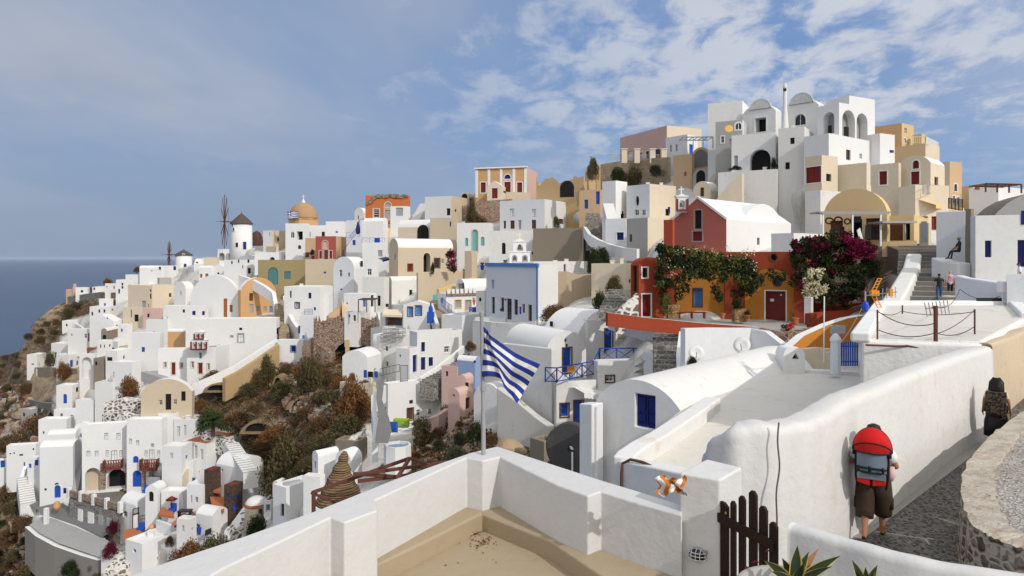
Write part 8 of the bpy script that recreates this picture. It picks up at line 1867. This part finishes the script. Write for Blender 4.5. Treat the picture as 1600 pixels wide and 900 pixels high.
p = P(1485, 467, 40.0); a, s = person('person in pink shirt and dark trousers with fair hair beside the black tee shirt walker', p, facing(.25, .95), 1.64, dict(shirt=cl('pink_shirt', (.62, .38, .46)), sleeve=cl('pink_shirt', (.62, .38, .46)), legs=M_BLACK, calf=M_BLACK, shoe=M_BLACK, hair=M_HAIRL), stride=.12)
mb = MB(); mb.tube([(-.15, -.13, 1.42), (0, -.155, 1.25), (.17, -.1, 1.05)], .015, 6); child(a, mb, 'shoulder_strap', M_RED, s)
p = P(1499, 404, 42.4); p.z += .02; a, s = person('person in black with a straw hat sitting on the low white wall', p, R(80), 1.70, dict(shirt=M_BLACK, sleeve=M_BLACK, legs=M_BLACK, calf=M_BLACK, shoe=M_BLACK, hair=M_HAIRB), dict(arm=((.22, .12, 1.14), (.12, .32, 1.02))), sit=True)
mb = MB(); mb.lathe((0, .02, 1.66 - .44), [(.19, 0), (.19, .012), (.10, .02), (.09, .10), (.02, .11)], 18); child(a, mb, 'straw_hat', cl('straw', (.42, .30, .16)), s)
p = P(306, 421, 224); person('tiny person in red on the pale stairs below the small windmill', p, 0, 1.75, dict(shirt=M_RED, sleeve=M_RED, legs=M_NAVY, calf=M_NAVY, shoe=M_BLACK, hair=M_HAIRB))
p = P(1071, 279, 108); person('tiny seated person in dark red on the terrace under the arched porch', p, R(150), 1.7, dict(shirt=M_RED, sleeve=M_SKIN, legs=M_BROWN, calf=M_SKIN, shoe=M_BLACK, hair=M_HAIRB), sit=True)
p = P(1593, 409, 34.2); p.z -= 1.7; person('person whose dark hair shows over the white yard wall', p, R(60), 1.70, dict(shirt=WT, sleeve=M_SKIN, legs=M_NAVY, calf=M_NAVY, shoe=M_BLACK, hair=M_HAIRB))

# ------------------------------------------------------------------ loose rubble in the gully
def rubble_heap(label, poly, n, smin, smax, seed, mats):
    rg = random.Random(seed); xs = [p[0] for p in poly]; ys = [p[1] for p in poly]; mbs = [MB() for _ in mats]; k = 0
    while k < n:
        x = rg.uniform(min(xs), max(xs)); y = rg.uniform(min(ys), max(ys))
        if not inpoly(x, y, poly): continue
        c = P(x, y, D(x, y) * 1.006 + .3); s = rg.uniform(smin, smax); mb = mbs[rg.randrange(len(mats))]; k += 1
        a, b = rg.uniform(0, 6.28), rg.uniform(-.5, .5); ax = Vector((math.cos(a), math.sin(a), b)).normalized() * s; ay = ax.cross(Vector((0, 0, 1))).normalized() * s * rg.uniform(.5, .9); az = ax.cross(ay).normalized() * s * rg.uniform(.4, .8)
        mb.obox(c, ax, ay, az)
    for mb, m in zip(mbs, mats): tag(mb.build('rubble', m), label, kind='stuff')
RB = [paint('rubble_red', (.22, .11, .08), .9, .4), paint('rubble_grey', (.30, .27, .24), .9, .4), paint('rubble_tan', (.40, .31, .21), .9, .4)]
rubble_heap('loose reddish rubble spilling below the big ruined wall', [(430, 560), (475, 545), (490, 600), (520, 625), (495, 660), (450, 640), (420, 600)], 520, .15, .45, 1, RB)
rubble_heap('loose grey and red stones by the pink houses', [(690, 668), (745, 655), (765, 680), (700, 700), (650, 705)], 260, .08, .28, 2, RB)
rubble_heap('stones strewn over the far brown slope', [(0, 600), (45, 600), (60, 690), (0, 720)], 200, .3, 1.0, 3, RB)
rubble_heap('stones strewn below the lower road', [(20, 800), (44, 840), (150, 885), (120, 900), (10, 900)], 160, .15, .5, 4, RB)
def ground_cover(polys, n, seed):
    rg = random.Random(seed); bl = []
    while len(bl) < n:
        q = rg.choice(polys); x = rg.uniform(max(-40, min(p[0] for p in q)), max(p[0] for p in q)); y = rg.uniform(min(p[1] for p in q), min(910, max(p[1] for p in q)))
        if y < ridge(x) + 4 or not inpoly(x, y, q): continue
        d = D(x, y); s = rg.uniform(.25, .8) * (1 + d / 250); bl.append((tuple(P(x, y, d * 1.008 + .2)), (s, s, s * .45), rg.choice([0, 0, 1, 2])))
    me, MI = leaf_mesh('ground_scrub', bl, 42000, .17, seed, fill_=.3)
    for m in (L_BROWN, L_OLIVE, L_RUST): me.materials.append(m)
    me.polygons.foreach_set('material_index', MI); o = bpy.data.objects.new('ground_scrub', me); COL.objects.link(o); tag(o, 'low dry scrub covering the brown slopes', kind='stuff')
ground_cover([WILD[0], WILD[3], WILD[3], WILD[3], WILD[4], WILD[1]], 1500, 9)
# ------------------------------------------------------------------ low walls, steps and pots between the houses
TOWN = [(120, 500), (240, 440), (420, 400), (600, 380), (760, 350), (930, 380), (930, 470), (760, 500), (640, 600), (590, 600), (520, 500), (430, 540), (300, 600), (300, 660), (400, 760), (300, 850), (200, 850), (60, 760), (110, 620)]
def between(n, seed, sep):
    rg = random.Random(seed); out = []
    while len(out) < n:
        x, y = rg.uniform(60, 930), rg.uniform(350, 850)
        if inpoly(x, y, TOWN) and not any(inpoly(x, y, q) for q in WILD) and all(abs(x - a) + abs(y - b) > sep for a, b in out): out.append((x, y))
    return rg, out
rg, pts = between(70, 21, 24)
for x, y in pts:
    d = D(x, y) - .6; dx = rg.choice([-1, 1]) * rg.uniform(10, 24); dy = rg.uniform(-5, 7); l_ = 'low whitewashed wall among the packed houses'
    o = strip('garden_wall', l_, [(x, y, d), (x + dx * .5, y + dy * .3, D(x + dx * .5, y + dy * .3) - .6), (x + dx, y + dy, D(x + dx, y + dy) - .6)], 2.2, .4, rg.choice('VVWQS')); o['group'] = 'low walls between the packed houses'
rg, pts = between(26, 33, 40)
for x, y in pts:
    o = stairs('short flight of pale steps among the packed houses', (x, y + 9, D(x, y + 9) - .5), (x + rg.uniform(-9, 9), y - 8, D(x, y - 8) - .5), 1.6, 9, rg.choice('WVU'), nose=rg.choice([None, 'U'])); o['group'] = 'short steps between the packed houses'
rg, pts = between(16, 14, 60)
for x, y in pts:
    d = D(x, y) - .5; h = rg.uniform(14, 22); a, b = P(x, y + 2, d), P(x, y + 2 - h * 100 / d, d); mb = MB(); mb.tube([a, b], .035, 5); m = a.lerp(b, .93); t = Vector((math.cos(x), math.sin(x), 0)); mb.tube([m - t * .5, m + t * .5], .02, 4)
    for k in (-.45, -.2, .05, .3): q = m + t * k; w = Vector((-t.y, t.x, .2)) * .28; mb.tube([q - w, q + w], .015, 4)
    tag(mb.build('aerial', M_STEEL), 'thin comb aerial on a pole among the packed houses', 'aerial', 'thin aerials between the packed houses')
rg, pts = between(60, 5, 14)
for k, (x, y) in enumerate(pts):
    c = P(x, y, D(x, y) - .8); s = rg.uniform(.25, .42); mb = MB(); mb.lathe(c + Vector((0, 0, .1)), [(s * .6, -.4), (s, s * 1.2), (s * 1.1, s * 1.25), (s * .8, s * 1.3)], 8)
    for j in range(8): a = j * .8; mb.face([c + Vector((0, 0, s * 1.3)), c + Vector((s * math.cos(a), s * math.sin(a), s * 2.4)), c + Vector((s * .8 * math.cos(a + .6), s * .8 * math.sin(a + .6), s * 2.8))], 1)
    tag(mb.build('plant_pot', [[pm('F'), M_BLUE, pm('F')][k % 3], L_GREEN]), ['clay pot', 'blue pot', 'clay pot'][k % 3] + ' with a small plant among the packed houses', 'pot', 'potted plants between the packed houses')
# ------------------------------------------------------------------ sea air
def haze():
    cs = [-61000, -30000, -12000, -5000, -2000, -800, -300, 0, 300, 800, 2000, 5000, 12000, 30000, 61000]; k = len(cs); mb = MB()
    for z in (-113, 42): mb.pts([(x, y, z) for x in cs for y in cs])
    for i in range(k - 1):
        for j in range(k - 1):
            q = (i * k + j, (i + 1) * k + j, (i + 1) * k + j + 1, i * k + j + 1); mb.idx(q[::-1]); mb.idx([k * k + e for e in q])
    o_ = k * k
    for i in range(k - 1):
        for a, b in ((i * k, (i + 1) * k), ((i + 1) * k + k - 1, i * k + k - 1), (i + 1, i), ((k - 1) * k + i, (k - 1) * k + i + 1)): mb.idx((a, b, b + o_, a + o_))
    m = bpy.data.materials.new('sea_haze'); m.use_nodes = True; nt = m.node_tree; nt.nodes.clear()
    o = nt.nodes.new('ShaderNodeOutputMaterial'); v = nt.nodes.new('ShaderNodeVolumePrincipled'); nt.links.new(v.outputs[0], o.inputs['Volume'])
    v.inputs['Color'].default_value = (.62, .74, .95, 1); v.inputs['Density'].default_value = 2.3e-5; v.inputs['Anisotropy'].default_value = 0.0
    tag(mb.build('haze', m), 'thin bluish sea haze', kind='stuff')
haze()
